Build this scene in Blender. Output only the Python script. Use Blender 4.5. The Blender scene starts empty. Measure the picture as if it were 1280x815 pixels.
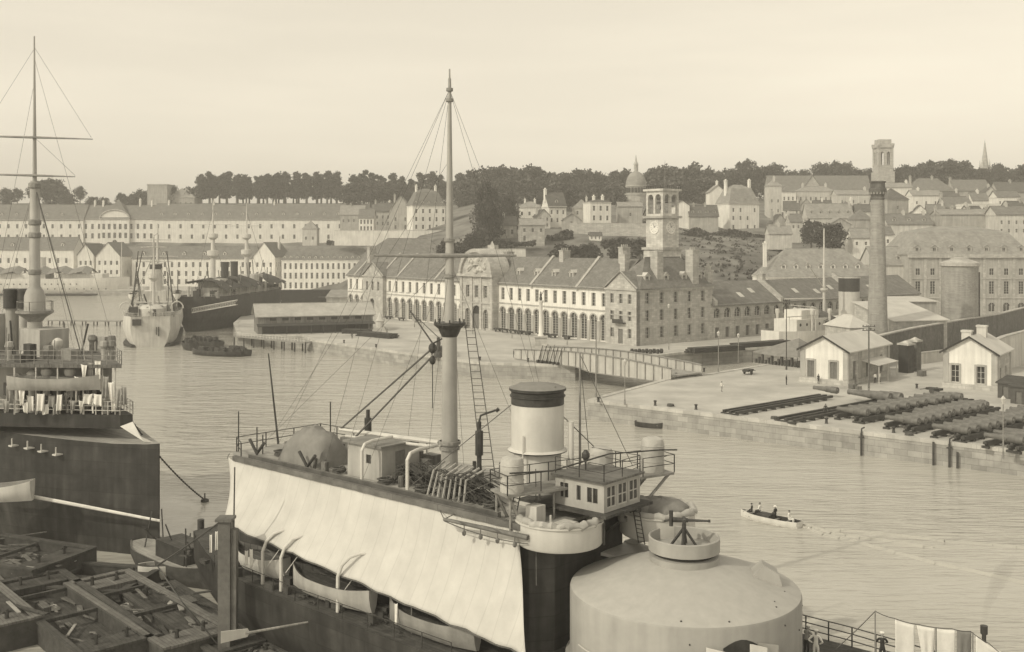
import bpy, bmesh, math, random
from mathutils import Vector, Matrix
from mathutils.geometry import tessellate_polygon
random.seed(7)
SC = bpy.context.scene
COL = SC.collection
F, CX, HY, HC = 1300.0, 640.0, 300.0, 25.0      # focal length (photo px), centre column, horizon row, eye height over quay
WZ = -3.0                                        # water level (quay top is z = 0)

def P(px, py, z=0.0):
    d = (HC - z) * F / (py - HY)
    return Vector(((px - CX) / F * d, d, z))
def Wd(px, py, d):
    return Vector(((px - CX) / F * d, d, HC - (py - HY) * d / F))

# ------------------------------------------------------------------ materials
ORD = 'first second third fourth fifth sixth seventh eighth ninth tenth eleventh twelfth thirteenth fourteenth fifteenth sixteenth seventeenth eighteenth nineteenth twentieth'.split() + ['twenty-' + q for q in 'first second third fourth fifth'.split()]
TINT = (1.0, 0.98, 0.925)
MATS = {}
def mat(name, g, rough=.85, var=.18, scale=.6, bump=0.0, bscale=8.0, kind=None, cells=(1.2, .45), joint=.6, spec=.3, metal=0.0, streak=0.0, op='ADD'):
    if name in MATS: return MATS[name]
    m = bpy.data.materials.new(name); m.use_nodes = True
    nt = m.node_tree; N = nt.nodes; L = nt.links
    bs = N['Principled BSDF']
    bs.inputs['Roughness'].default_value = rough
    bs.inputs['Specular IOR Level'].default_value = spec
    bs.inputs['Metallic'].default_value = metal
    tc = N.new('ShaderNodeTexCoord')
    n1 = N.new('ShaderNodeTexNoise'); n1.inputs['Scale'].default_value = scale; n1.inputs['Detail'].default_value = 6
    n1.inputs['Roughness'].default_value = .65
    L.new(tc.outputs['Object'], n1.inputs['Vector'])
    mr = N.new('ShaderNodeMapRange'); mr.inputs['From Min'].default_value = .3; mr.inputs['From Max'].default_value = .7
    mr.inputs['To Min'].default_value = g * (1 - var); mr.inputs['To Max'].default_value = g * (1 + var)
    L.new(n1.outputs['Fac'], mr.inputs['Value'])
    val = mr.outputs['Result']
    if streak:
        mp = N.new('ShaderNodeMapping'); mp.inputs['Scale'].default_value = (1.6, 1.6, .12)
        L.new(tc.outputs['Object'], mp.inputs['Vector'])
        n2 = N.new('ShaderNodeTexNoise'); n2.inputs['Scale'].default_value = 1.0; n2.inputs['Detail'].default_value = 5
        L.new(mp.outputs['Vector'], n2.inputs['Vector'])
        m2 = N.new('ShaderNodeMapRange'); m2.inputs['From Min'].default_value = .35; m2.inputs['From Max'].default_value = .65
        m2.inputs['To Min'].default_value = 1 - streak; m2.inputs['To Max'].default_value = 1.0
        L.new(n2.outputs['Fac'], m2.inputs['Value'])
        mu = N.new('ShaderNodeMath'); mu.operation = 'MULTIPLY'
        L.new(val, mu.inputs[0]); L.new(m2.outputs['Result'], mu.inputs[1]); val = mu.outputs[0]
    if kind in ('brick', 'slate', 'plank', 'sail'):
        sx = N.new('ShaderNodeSeparateXYZ'); L.new(tc.outputs['Object'], sx.inputs[0])
        ad = N.new('ShaderNodeMath'); ad.operation = op
        L.new(sx.outputs['X'], ad.inputs[0]); L.new(sx.outputs['Y'], ad.inputs[1])
        cb = N.new('ShaderNodeCombineXYZ')
        if kind == 'sail':
            L.new(sx.outputs['Z'], cb.inputs[0]); L.new(sx.outputs['X'], cb.inputs[1])
        elif kind == 'plank':
            L.new(sx.outputs['Y'], cb.inputs[1]); L.new(sx.outputs['X'], cb.inputs[0])
        else:
            L.new(ad.outputs[0], cb.inputs[0]); L.new(sx.outputs['Z'], cb.inputs[1])
        br = N.new('ShaderNodeTexBrick'); br.inputs['Scale'].default_value = 1.0
        br.inputs['Brick Width'].default_value = cells[0]; br.inputs['Row Height'].default_value = cells[1]
        br.inputs['Mortar Size'].default_value = .03 if kind != 'plank' else .02
        br.inputs['Color1'].default_value = (1, 1, 1, 1); br.inputs['Color2'].default_value = (.74, .74, .74, 1) if kind != 'sail' else (.98, .98, .98, 1)
        br.inputs['Mortar'].default_value = (joint, joint, joint, 1)
        L.new(cb.outputs[0], br.inputs['Vector'])
        bw = N.new('ShaderNodeRGBToBW'); L.new(br.outputs['Color'], bw.inputs[0])
        mu = N.new('ShaderNodeMath'); mu.operation = 'MULTIPLY'
        L.new(val, mu.inputs[0]); L.new(bw.outputs[0], mu.inputs[1]); val = mu.outputs[0]
    cc = N.new('ShaderNodeCombineColor')
    for i, t in enumerate(TINT):
        mu = N.new('ShaderNodeMath'); mu.operation = 'MULTIPLY'; mu.inputs[1].default_value = t
        L.new(val, mu.inputs[0]); L.new(mu.outputs[0], cc.inputs[i])
    L.new(cc.outputs[0], bs.inputs['Base Color'])
    if bump:
        nb = N.new('ShaderNodeTexNoise'); nb.inputs['Scale'].default_value = bscale; nb.inputs['Detail'].default_value = 4
        L.new(tc.outputs['Object'], nb.inputs['Vector'])
        bp = N.new('ShaderNodeBump'); bp.inputs['Strength'].default_value = bump; bp.inputs['Distance'].default_value = .1
        L.new(nb.outputs['Fac'], bp.inputs['Height']); L.new(bp.outputs['Normal'], bs.inputs['Normal'])
    MATS[name] = m
    return m

M_WHITE = mat('white_limewash', .80, var=.12, scale=.25, streak=.16)
M_CREAM = mat('pale_render', .58, var=.16, scale=.3, streak=.2)
M_GREYW = mat('weathered_render', .42, var=.2, scale=.35, streak=.22)
M_STONE = mat('granite_ashlar', .53, var=.18, scale=.5, kind='brick', cells=(1.3, .5), joint=.72, streak=.15)
M_STONEL = mat('pale_ashlar', .52, var=.16, scale=.4, kind='brick', cells=(1.3, .5), joint=.75, streak=.15)
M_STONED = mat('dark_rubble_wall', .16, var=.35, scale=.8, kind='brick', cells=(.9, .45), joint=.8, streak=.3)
M_QWALL = mat('quay_masonry', .40, var=.25, scale=.4, kind='brick', cells=(2.4, .8), joint=.55, streak=.1, op='SUBTRACT')
M_SLATE = mat('slate', .20, var=.22, scale=.5, kind='slate', cells=(.7, .35), joint=.78)
M_SLATEL = mat('pale_slate', .31, var=.2, scale=.4, kind='slate', cells=(.8, .4), joint=.85)
M_SLATED = mat('dark_slate', .13, var=.25, scale=.5, kind='slate', cells=(.7, .35), joint=.8)
M_ZINC = mat('zinc_sheet', .52, rough=.6, var=.14, scale=.25)
M_BRICK = mat('pale_brick', .36, var=.14, scale=.6, kind='brick', cells=(.6, .25), joint=.85, streak=.15)
M_GLASS = mat('window_glass', .035, rough=.15, var=.4, scale=.7, spec=.5)
M_FRAME = mat('window_paint', .5, var=.1)
M_SHUT = mat('shutter_paint', .17, var=.2, scale=3)
M_DARK = mat('tarred_wood', .06, var=.4, scale=1.2, bump=.4)
M_WOOD = mat('weathered_wood', .165, var=.3, scale=1.2, kind='plank', cells=(4., .25), joint=.5, bump=.2)
M_WOODD = mat('dark_wood', .075, var=.4, scale=1.0, kind='plank', cells=(4., .3), joint=.5, bump=.3)
M_WOODL = mat('scrubbed_deck', .36, var=.2, scale=.8, kind='plank', cells=(5., .2), joint=.7)
M_HULLK = mat('black_hull_paint', .058, rough=.6, var=.45, scale=.5, streak=.4, bump=.1, bscale=1.5, kind='brick', cells=(4.6, 1.35), joint=.62)
M_HULLG = mat('grey_hull_paint', .6, rough=.6, var=.12, scale=.3, streak=.22)
M_HULLW = mat('white_hull_paint', .72, rough=.6, var=.1, scale=.3, streak=.14)
M_PAINT = mat('pale_ship_paint', .58, rough=.5, var=.1, scale=.6, streak=.12)
M_TURRET = mat('turret_paint', .36, rough=.55, var=.10, scale=.6, streak=.12, bump=.05, bscale=2)
M_ROOFT = mat('turret_roof_paint', .39, rough=.75, var=.08, scale=1.6, bump=.06, bscale=5)
M_IRON = mat('dark_iron', .05, rough=.5, var=.4, scale=2)
M_IRONG = mat('grey_iron', .24, rough=.5, var=.3, scale=2)
M_GUN = mat('old_gun_iron', .14, rough=.6, var=.35, scale=1.3)
M_ROPE = mat('tarred_rope', .10, var=.3, scale=4)
M_ROPEL = mat('hemp_rope', .34, var=.3, scale=4)
M_CANVAS = mat('sailcloth', .54, rough=.9, var=.09, scale=.5, bump=.4, bscale=.9, kind='sail', cells=(60., 1.1), joint=.88, streak=.05)
M_TARP = mat('grey_tarpaulin', .21, rough=.9, var=.2, scale=.8, bump=.5, bscale=2.5)
M_CLOTHW = mat('white_linen', .78, var=.08, scale=2)
M_CLOTHD = mat('dark_cloth', .035, var=.3, scale=3)
M_CLOTHG = mat('grey_cloth', .3, var=.3, scale=2)
M_SKIN = mat('skin', .33, rough=.6, var=.05)
M_BARK = mat('bark', .13, var=.3, scale=3)
M_LEAF = mat('foliage', .060, rough=.7, var=.55, scale=.5, spec=.2)
M_LEAFD = mat('dark_foliage', .042, rough=.7, var=.55, scale=.5, spec=.2)
M_LEAFL = mat('pale_foliage', .10, rough=.7, var=.5, scale=.5, spec=.2)

# ------------------------------------------------------------------ mesh builder
class MB:
    def __init__(s): s.v = []; s.f = []; s.m = []
    def add(s, pts, mi=0):
        i = len(s.v); s.v.extend([tuple(p) for p in pts]); s.f.append(tuple(range(i, i + len(pts)))); s.m.append(mi)
    quad = add
    def raw(s, vs, fs, mi=0):
        i = len(s.v); s.v.extend([tuple(p) for p in vs])
        for f in fs: s.f.append(tuple(i + k for k in f)); s.m.append(mi)
    def box(s, x0, y0, z0, x1, y1, z1, mi=0):
        vs = [(x0, y0, z0), (x1, y0, z0), (x1, y1, z0), (x0, y1, z0), (x0, y0, z1), (x1, y0, z1), (x1, y1, z1), (x0, y1, z1)]
        s.raw(vs, [(3, 2, 1, 0), (4, 5, 6, 7), (0, 1, 5, 4), (1, 2, 6, 5), (2, 3, 7, 6), (3, 0, 4, 7)], mi)
    def prism(s, poly, z0, z1, mi=0, top=True, bottom=True, mtop=None):
        n = len(poly); i = len(s.v)
        s.v.extend([(p[0], p[1], z0) for p in poly]); s.v.extend([(p[0], p[1], z1) for p in poly])
        for k in range(n):
            s.f.append((i + k, i + (k + 1) % n, i + n + (k + 1) % n, i + n + k)); s.m.append(mi)
        tris = tessellate_polygon([[Vector((p[0], p[1], 0)) for p in poly]])
        for t in tris:
            if top: s.f.append(tuple(i + n + k for k in t)); s.m.append(mi if mtop is None else mtop)
            if bottom: s.f.append(tuple(i + k for k in t)); s.m.append(mi)
    def cyl(s, p0, p1, r0, r1=None, n=10, mi=0, caps=True):
        p0 = Vector(p0); p1 = Vector(p1); r1 = r0 if r1 is None else r1
        ax = (p1 - p0)
        if ax.length < 1e-6: return
        ax.normalize()
        u = ax.orthogonal().normalized(); w = ax.cross(u)
        i = len(s.v)
        for p, r in ((p0, r0), (p1, r1)):
            for k in range(n):
                a = 2 * math.pi * k / n
                s.v.append(tuple(p + (u * math.cos(a) + w * math.sin(a)) * r))
        for k in range(n):
            s.f.append((i + k, i + (k + 1) % n, i + n + (k + 1) % n, i + n + k)); s.m.append(mi)
        if caps:
            s.f.append(tuple(i + k for k in reversed(range(n)))); s.m.append(mi)
            s.f.append(tuple(i + n + k for k in range(n))); s.m.append(mi)
    def tube(s, pts, r, n=6, mi=0):
        pts = [Vector(p) for p in pts]; i = len(s.v); up = None
        for j, p in enumerate(pts):
            t = (pts[min(j + 1, len(pts) - 1)] - pts[max(j - 1, 0)]).normalized()
            if up is None: up = t.orthogonal().normalized()
            up = (up - t * up.dot(t)).normalized(); w = t.cross(up)
            rr = r[j] if isinstance(r, (list, tuple)) else r
            for k in range(n):
                a = 2 * math.pi * k / n
                s.v.append(tuple(p + (up * math.cos(a) + w * math.sin(a)) * rr))
        for j in range(len(pts) - 1):
            for k in range(n):
                s.f.append((i + j * n + k, i + j * n + (k + 1) % n, i + (j + 1) * n + (k + 1) % n, i + (j + 1) * n + k)); s.m.append(mi)
        s.f.append(tuple(i + k for k in reversed(range(n)))); s.m.append(mi)
        e = i + (len(pts) - 1) * n
        s.f.append(tuple(e + k for k in range(n))); s.m.append(mi)
    def sag(s, p0, p1, drop, r, n=5, k=12, mi=0):
        p0 = Vector(p0); p1 = Vector(p1)
        s.tube([p0.lerp(p1, j / k) - Vector((0, 0, drop * 4 * (j / k) * (1 - j / k))) for j in range(k + 1)], r, n, mi)
    def lathe(s, prof, c=(0, 0, 0), n=24, mi=0, a0=0, a1=2 * math.pi, close=True):
        i = len(s.v); full = abs(a1 - a0 - 2 * math.pi) < 1e-4; cols = n if full else n + 1
        for (r, z) in prof:
            for k in range(cols):
                a = a0 + (a1 - a0) * k / n
                s.v.append((c[0] + r * math.cos(a), c[1] + r * math.sin(a), c[2] + z))
        for j in range(len(prof) - 1):
            for k in range(n):
                k2 = (k + 1) % cols
                s.f.append((i + j * cols + k, i + j * cols + k2, i + (j + 1) * cols + k2, i + (j + 1) * cols + k)); s.m.append(mi)
    def ball(s, c, r, sz=1.0, n=10, mi=0):
        k = max(5, n // 2 + 2)
        s.lathe([(max(.001, r * math.sin(math.pi * j / k)), -r * sz * math.cos(math.pi * j / k)) for j in range(k + 1)], c, n, mi)
    def pieces(s):
        """split into the connected pieces"""
        par = list(range(len(s.v)))
        def find(i):
            while par[i] != i: par[i] = par[par[i]]; i = par[i]
            return i
        for f in s.f:
            r = find(f[0])
            for i in f[1:]: par[find(i)] = r
        out = {}
        for f, m in zip(s.f, s.m):
            q = out.setdefault(find(f[0]), (MB(), {}))
            for i in f:
                if i not in q[1]: q[1][i] = len(q[0].v); q[0].v.append(s.v[i])
            q[0].f.append(tuple(q[1][i] for i in f)); q[0].m.append(m)
        return [q[0] for q in out.values()]
    def build_each(s, name, mats, parent=None, smooth=False):
        return [q.build(name, mats, parent, smooth) for q in s.pieces()]
    def build(s, name, mats, parent=None, smooth=False, loc=None, rot=None):
        me = bpy.data.meshes.new(name)
        me.from_pydata(s.v, [], s.f)
        if not isinstance(mats, (list, tuple)): mats = [mats]
        for m in mats: me.materials.append(m)
        if len(mats) > 1: me.polygons.foreach_set('material_index', s.m)
        if smooth:
            bm = bmesh.new(); bm.from_mesh(me)
            bmesh.ops.remove_doubles(bm, verts=bm.verts, dist=.0005)
            bmesh.ops.recalc_face_normals(bm, faces=bm.faces)
            bm.to_mesh(me); bm.free()
            me.polygons.foreach_set('use_smooth', [True] * len(me.polygons))
            me.set_sharp_from_angle(angle=math.radians(40))
        me.update()
        return link(name, me, parent, loc, rot)
def link(name, data, parent=None, loc=None, rot=None):
    o = bpy.data.objects.new(name, data); COL.objects.link(o)
    if parent is not None: o.parent = parent
    if loc is not None: o.location = loc
    if rot is not None: o.rotation_euler = rot if isinstance(rot, (tuple, list)) else (0, 0, rot)
    return o
def tag(o, label=None, cat=None, group=None, kind=None):
    if label: o['label'] = label
    if cat: o['category'] = cat
    if group: o['group'] = group
    if kind: o['kind'] = kind
    return o
def thing(name, label, cat, loc=(0, 0, 0), rz=0.0, group=None):
    return tag(link(name, None, None, loc, rz), label, cat, group)
def children(o): return [c for c in COL.objects if c.parent == o]
KIDS = {}
def dup(root, kids, loc, rz=0.0, label=None, group=None, scale=None):
    """copy a thing together with its parts; kids = [(part, [sub-parts])]"""
    r = root.copy(); COL.objects.link(r); r.location = loc; r.rotation_euler = (0, 0, rz)
    if label: r['label'] = label
    if group: r['group'] = group
    if scale: r.scale = scale
    for c, subs in kids:
        d = c.copy(); COL.objects.link(d); d.parent = r
        for g in subs:
            e = g.copy(); COL.objects.link(e); e.parent = d
    return r
def ang(v): return math.atan2(v[1], v[0])

# ------------------------------------------------------------------ buildings
def wall(b, o, ex, L, z0, z1, ops, rev=.3, mi=0, mr=None):
    """vertical wall from o along ex with real openings; outward normal is (ex.y, -ex.x)"""
    mr = mi if mr is None else mr
    ex = Vector((ex[0], ex[1], 0)); nin = Vector((-ex[1], ex[0], 0)); o = Vector((o[0], o[1], 0))
    def q(x, z, y=0.0): return o + ex * x + nin * y + Vector((0, 0, z))
    xs = sorted({0.0, L} | {round(v, 4) for p in ops for v in p[:2]})
    zs = sorted({z0, z1} | {round(v, 4) for p in ops for v in p[2:4]})
    for i in range(len(xs) - 1):
        run = None
        for j in range(len(zs) - 1):
            cx, cz = (xs[i] + xs[i + 1]) / 2, (zs[j] + zs[j + 1]) / 2
            hole = any(p[0] < cx < p[1] and p[2] < cz < p[3] for p in ops)
            if not hole:
                if run is None: run = zs[j]
                end = zs[j + 1]
            if run is not None and (hole or j == len(zs) - 2):
                b.quad([q(xs[i], run), q(xs[i + 1], run), q(xs[i + 1], end), q(xs[i], end)], mi); run = None
    out = []
    for p in ops:
        x0, x1, za, zb = p[:4]; arch = len(p) > 4 and p[4]
        w = x1 - x0; r = w / 2; xc = (x0 + x1) / 2
        if arch:
            arc = [(xc - r * math.cos(math.pi * k / 10), zb - r + r * math.sin(math.pi * k / 10)) for k in range(11)]
            for k in range(5): b.add([q(x0, zb), q(*arc[k]), q(*arc[k + 1])], mi)
            for k in range(5, 10): b.add([q(x1, zb), q(*arc[k]), q(*arc[k + 1])], mi)
            loop = [(x0, za)] + arc + [(x1, za)]
        else: loop = [(x0, za), (x0, zb), (x1, zb), (x1, za)]
        for k in range(len(loop)):
            a, c = loop[k], loop[(k + 1) % len(loop)]
            b.quad([q(*a), q(*c), q(c[0], c[1], rev), q(a[0], a[1], rev)], mr)
        out.append((q(xc, za, rev * .8), ang(ex), w, zb - za, arch))
    return out
WIN = {}
def window_mesh(w, h, arch, style):
    key = (round(w, 2), round(h, 2), arch, style)
    if key in WIN: return WIN[key]
    b = MB(); t = .03
    dark = 0
    if arch:
        r = w / 2
        arc = [(-r * math.cos(math.pi * k / 12), h - r + r * math.sin(math.pi * k / 12)) for k in range(13)]
        b.add([(x, 0, z) for x, z in [(-r, 0)] + arc + [(r, 0)]], 0)
    else: b.quad([(-w / 2, 0, 0), (w / 2, 0, 0), (w / 2, 0, h), (-w / 2, 0, h)], 0)
    if style in ('sash', 'casement'):
        f = max(.07, w * .07)
        hb = h - (w / 2 if arch else 0)
        for x in (-w / 2, w / 2 - f): b.box(x, -.05, 0, x + f, -.004, hb, 1)
        b.box(-f / 2, -.05, 0, f / 2, -.004, h - .02, 1)
        b.box(-w / 2 + f, -.048, 0, -f / 2, -.004, f, 1); b.box(f / 2, -.048, 0, w / 2 - f, -.004, f, 1)
        nb = max(2, int(h / .8))
        for k in range(1, nb + (1 if arch else 1)):
            z = hb * k / nb
            b.box(-w / 2 + f, -.046, z - .03, -f / 2, -.004, z + .03, 1); b.box(f / 2, -.046, z - .03, w / 2 - f, -.004, z + .03, 1)
        if arch:
            for a in (.8, 1.57, 2.34):
                b.cyl((0, -.03, hb), (math.cos(a) * w * .48, -.03, hb + math.sin(a) * w * .48), .035, n=4, mi=1)
    elif style == 'shutter':
        for x in (-w / 2 + .04, .02):
            b.box(x, -.06, .04, x + w / 2 - .06, -.01, h - .04, 1)
            for k in range(int(h / .18)): b.box(x + .06, -.075, .12 + k * .18, x + w / 2 - .12, -.061, .2 + k * .18, 1)
    elif style == 'door':
        for x in (-w / 2 + .03, .015):
            b.box(x, -.07, .02, x + w / 2 - .045, -.01, h - (w * .5 if arch else .03), 1)
            b.box(x + .15, -.1, .3, x + w / 2 - .2, -.071, h * .3, 1)
            b.box(x + .15, -.1, h * .36, x + w / 2 - .2, -.071, h * .62, 1)
    me = bpy.data.meshes.new('window'); me.from_pydata(b.v, [], b.f)
    me.materials.append(M_GLASS); me.materials.append({'shutter': M_SHUT, 'door': M_SHUT}.get(style, M_FRAME))
    me.polygons.foreach_set('material_index', b.m); me.update()
    WIN[key] = me
    return me
def put_windows(parent, pl, style='sash', name='window'):
    for (pos, a, w, h, arch) in pl:
        link(name, window_mesh(w, h, arch, style), parent, pos, a)
def row(n, w, h, sill, L, m0=1.5, m1=None, arch=False, skip=()):
    m1 = m0 if m1 is None else m1
    if n == 1: xs = [L / 2 if m0 == m1 else m0]
    else: xs = [m0 + (L - m0 - m1) * k / (n - 1) for k in range(n)]
    return [(x - w / 2, x + w / 2, sill, sill + h, arch) for i, x in enumerate(xs) if i not in skip]
def slab(b, pts, t, mi=0):
    """a sloping roof panel with thickness t"""
    pts = [Vector(p) for p in pts]; n = len(pts)
    vs = pts + [p - Vector((0, 0, t)) for p in pts]
    fs = [tuple(range(n)), tuple(reversed(range(n, 2 * n)))] + [(k, n + k, n + (k + 1) % n, (k + 1) % n) for k in range(n)]
    b.raw(vs, fs, mi)
def chimney(parent, x, y, z0, z1, w=.9, d=1.6, pots=3, m=None):
    b = MB(); b.box(x - w / 2, y - d / 2, z0, x + w / 2, y + d / 2, z1 - .3, 0)
    b.box(x - w / 2 - .12, y - d / 2 - .12, z1 - .3, x + w / 2 + .12, y + d / 2 + .12, z1, 0)
    for k in range(pots):
        yy = y - d / 2 + d * (k + .5) / pots
        b.cyl((x, yy, z1 - .02), (x, yy, z1 + .6), .17, .13, 8, 0)
    return b.build('chimney', m or M_CREAM, parent)
def dormer(parent, x, y, z, w, h, dep, wm, rm, ex=(1, 0), win=True):
    """a dormer standing out of the slope; local frame turned so that ex is along the eave"""
    o = link('dormer', None, parent, (x, y, z), ang(ex))
    b = MB(); pl = wall(b, (-w / 2, 0), (1, 0), w, 0, h, [(w * .2, w * .8, h * .12, h * .88)] if win else [], .2)
    b.quad([(-w / 2, 0, 0), (-w / 2, 0, h), (-w / 2, dep, h), (-w / 2, dep, 0)]); b.quad([(w / 2, 0, 0), (w / 2, 0, h), (w / 2, dep, h), (w / 2, dep, 0)])
    b.add([(-w / 2, 0, h), (w / 2, 0, h), (0, 0, h + w * .42)])
    o.name = 'dormer'
    r = w * .42
    me = b
    for sx in (-1, 1):
        slab(me, [(0, -.2, h + r + .05), (sx * (w / 2 + .15), -.2, h - .1), (sx * (w / 2 + .15), dep * 1.3, h - .1), (0, dep * 1.3, h + r + .05)], .1, 1)
    c = b.build('dormer', [wm, rm], parent, loc=(x, y, z), rot=ang(ex))
    bpy.data.objects.remove(o)
    put_windows(c, pl, 'casement')
    return c
def building(name, label, cat, p0, p1, D, z0, H, roof='gable', rh=4., wm=None, rm=None, front=(), right=(), left=(), chim=(), ndorm=0, group=None,
             fstyle='sash', base=4.0, over=.4, cornice=True, dw=1.3, back=False, L=None, door=None, trim=None, side_m=None):
    """p0, p1: ends of the front wall foot as seen from the front, left to right. gable: ridge along the front; gable_y: gable in the front"""
    p0 = Vector((p0[0], p0[1])); p1 = Vector((p1[0], p1[1]))
    ex = (p1 - p0); L = L or ex.length; ex.normalize()
    wm = wm or M_CREAM; rm = rm or M_SLATE
    root = thing(name, label, cat, (p0.x, p0.y, z0), ang(ex), group)
    b = MB(); plf = []
    def flat(rows): return [o for r in rows for o in r]
    fo = flat(front); do = [door] if door else []
    pf = wall(b, (0, 0), (1, 0), L, -base, H, fo + do, .3)
    pd = [q for q in pf if do and abs(q[0][0] - (door[0] + door[1]) / 2) < .01 and abs(q[0][2] - door[2]) < .01]
    pf = [q for q in pf if q not in pd]
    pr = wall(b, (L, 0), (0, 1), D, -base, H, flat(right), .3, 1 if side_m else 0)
    pl = wall(b, (0, D), (0, -1), D, -base, H, flat(left), .3)
    wall(b, (L, D), (-1, 0), L, -base, H, [], .3)
    if roof == 'gable':
        for x in (0, L): b.add([(x, 0, H), (x, D, H), (x, D / 2, H + rh)])
    if roof == 'gable_y':
        for y in (0, D): b.add([(0, y, H), (L, y, H), (L / 2, y, H + rh)])
    if roof == 'shed': 
        b.quad([(0, D, H), (L, D, H), (L, D, H + rh), (0, D, H + rh)]); b.add([(0, 0, H), (0, D, H), (0, D, H + rh)]); b.add([(L, 0, H), (L, D, H), (L, D, H + rh)])
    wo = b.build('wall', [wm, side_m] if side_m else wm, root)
    if cornice and roof not in ('gable_y',):
        c = MB(); e = .25
        c.box(-e, -e, H - .35, L + e, -.003, H, 0); c.box(-e, D + .003, H - .35, L + e, D + e, H, 0)
        c.box(-e, 0, H - .35, -.003, D, H, 0); c.box(L + .003, 0, H - .35, L + e, D, H, 0)
        c.build('cornice', trim or wm, root)
    r = MB(); o = over; t = .22
    if roof == 'gable':
        k = rh / (D / 2)
        slab(r, [(-o, -o, H - k * o + t), (L + o, -o, H - k * o + t), (L + o, D / 2, H + rh + t), (-o, D / 2, H + rh + t)], t)
        slab(r, [(L + o, D + o, H - k * o + t), (-o, D + o, H - k * o + t), (-o, D / 2, H + rh + t), (L + o, D / 2, H + rh + t)], t)
        r.box(-o, D / 2 - .15, H + rh + t * .9, L + o, D / 2 + .15, H + rh + t + .12)
    elif roof == 'gable_y':
        k = rh / (L / 2)
        slab(r, [(-o, -o, H - k * o + t), (L / 2, -o, H + rh + t), (L / 2, D + o, H + rh + t), (-o, D + o, H - k * o + t)], t)
        slab(r, [(L / 2, -o, H + rh + t), (L + o, -o, H - k * o + t), (L + o, D + o, H - k * o + t), (L / 2, D + o, H + rh + t)], t)
    elif roof == 'hip':
        h = min(D, L) / 2
        a, c_ = (h, D / 2), (L - h, D / 2)
        if D > L: a, c_ = (L / 2, h), (L / 2, D - h)
        A = (a[0], a[1], H + rh); C = (c_[0], c_[1], H + rh)
        e = [(-o, -o, H), (L + o, -o, H), (L + o, D + o, H), (-o, D + o, H)]
        if L >= D:
            r.add([e[0], e[1], C, A]); r.add([e[1], e[2], C]); r.add([e[2], e[3], A, C]); r.add([e[3], e[0], A])
        else:
            r.add([e[0], e[1], A]); r.add([e[1], e[2], C, A]); r.add([e[2], e[3], C]); r.add([e[3], e[0], A, C])
        r.add(e); r.cyl(A, C, .14, n=6)
    elif roof == 'mansard':
        i = min(rh * .55, D * .22); h1 = rh * .8
        e = [(-o, -o, H), (L + o, -o, H), (L + o, D + o, H), (-o, D + o, H)]
        g = [(i, i, H + h1), (L - i, i, H + h1), (L - i, D - i, H + h1), (i, D - i, H + h1)]
        for k in range(4): r.quad([e[k], e[(k + 1) % 4], g[(k + 1) % 4], g[k]])
        A = (D / 2, D / 2, H + rh); C = (max(L - D / 2, D / 2), D / 2, H + rh)
        r.add([g[0], g[1], C, A]); r.add([g[1], g[2], C]); r.add([g[2], g[3], A, C]); r.add([g[3], g[0], A]); r.add(e)
    elif roof == 'flat':
        r.box(-.15, -.15, H + .002, L + .15, D + .15, H + .5)
    elif roof == 'shed':
        slab(r, [(-o, -o, H + t), (L + o, -o, H + t), (L + o, D + o, H + rh + t + .1), (-o, D + o, H + rh + t + .1)], t)
    ro = r.build('roof', rm, root)
    for (x, y, hh) in chim:
        chimney(ro, x * L, y * D, H - .5 + (0 if roof == 'flat' else rh * (.2 if y in (0, 1) else .4)), H + (rh if roof != 'flat' else 0) + hh, m=wm if wm not in (M_STONE,) else M_CREAM)
    slope = rh / (D / 2)
    for k in range(ndorm):
        x = L * (k + .5) / ndorm
        if roof == 'mansard':
            dormer(ro, x, .25, H + .25, dw, dw * 1.25, 1.6, wm, rm)
        else:
            y = D * .13
            if roof == 'hip' and not (y < x < L - y): continue
            dormer(ro, x, y, H + y * slope + .05, dw, dw * .9, 1.4, wm, rm)
    put_windows(root, pf, fstyle); put_windows(root, pr, fstyle); put_windows(root, pl, fstyle)
    if pd: put_windows(root, pd, 'door', 'door')
    return root, wo, ro, L
# ------------------------------------------------------------------ ground, quays, water, terrain
KD = [250, 300, 340, 380, 430, 480, 540, 600, 640, 680, 720, 800, 1000, 1500, 2600]
KT = {-500: [-8]*7 + [5, 23.2, 30, 50, 53, 56, 58, 58],
      0:    [-8]*7 + [5, 23.2, 30, 50, 53, 56, 58, 58],
      300:  [-8]*7 + [5, 23.2, 30, 50, 53, 56, 58, 58],
      430:  [-8]*6 + [8, 20, 23.5, 32, 50, 53, 56, 58, 58],
      520:  [-8, -8, -8, -4, 12, 23, 31, 38, 42, 46, 50, 53, 56, 58, 58],
      620:  [-8, -8, -6, 8, 24.5, 33, 43, 49, 50, 51, 52, 53, 56, 58, 58],
      800:  [-8, -8, -5, 9, 24.5, 33, 43, 49, 50, 51, 52, 53, 56, 58, 58],
      900:  [-8, -8, 2, 13.5, 22.5, 28.5, 39, 46, 49, 51, 53, 55, 57, 58, 58],
      1000: [-8, -8, 1, 8, 19, 28, 37.5, 45, 48.5, 52, 55, 56, 57, 58, 58],
      1150: [-8, -8, -8, 6, 17, 27, 36.5, 45, 48.5, 52, 56, 57, 58, 58, 58],
      1800: [-8, -8, -8, 6, 17, 27, 36.5, 45, 48.5, 52, 56, 57, 58, 58, 58]}
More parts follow.
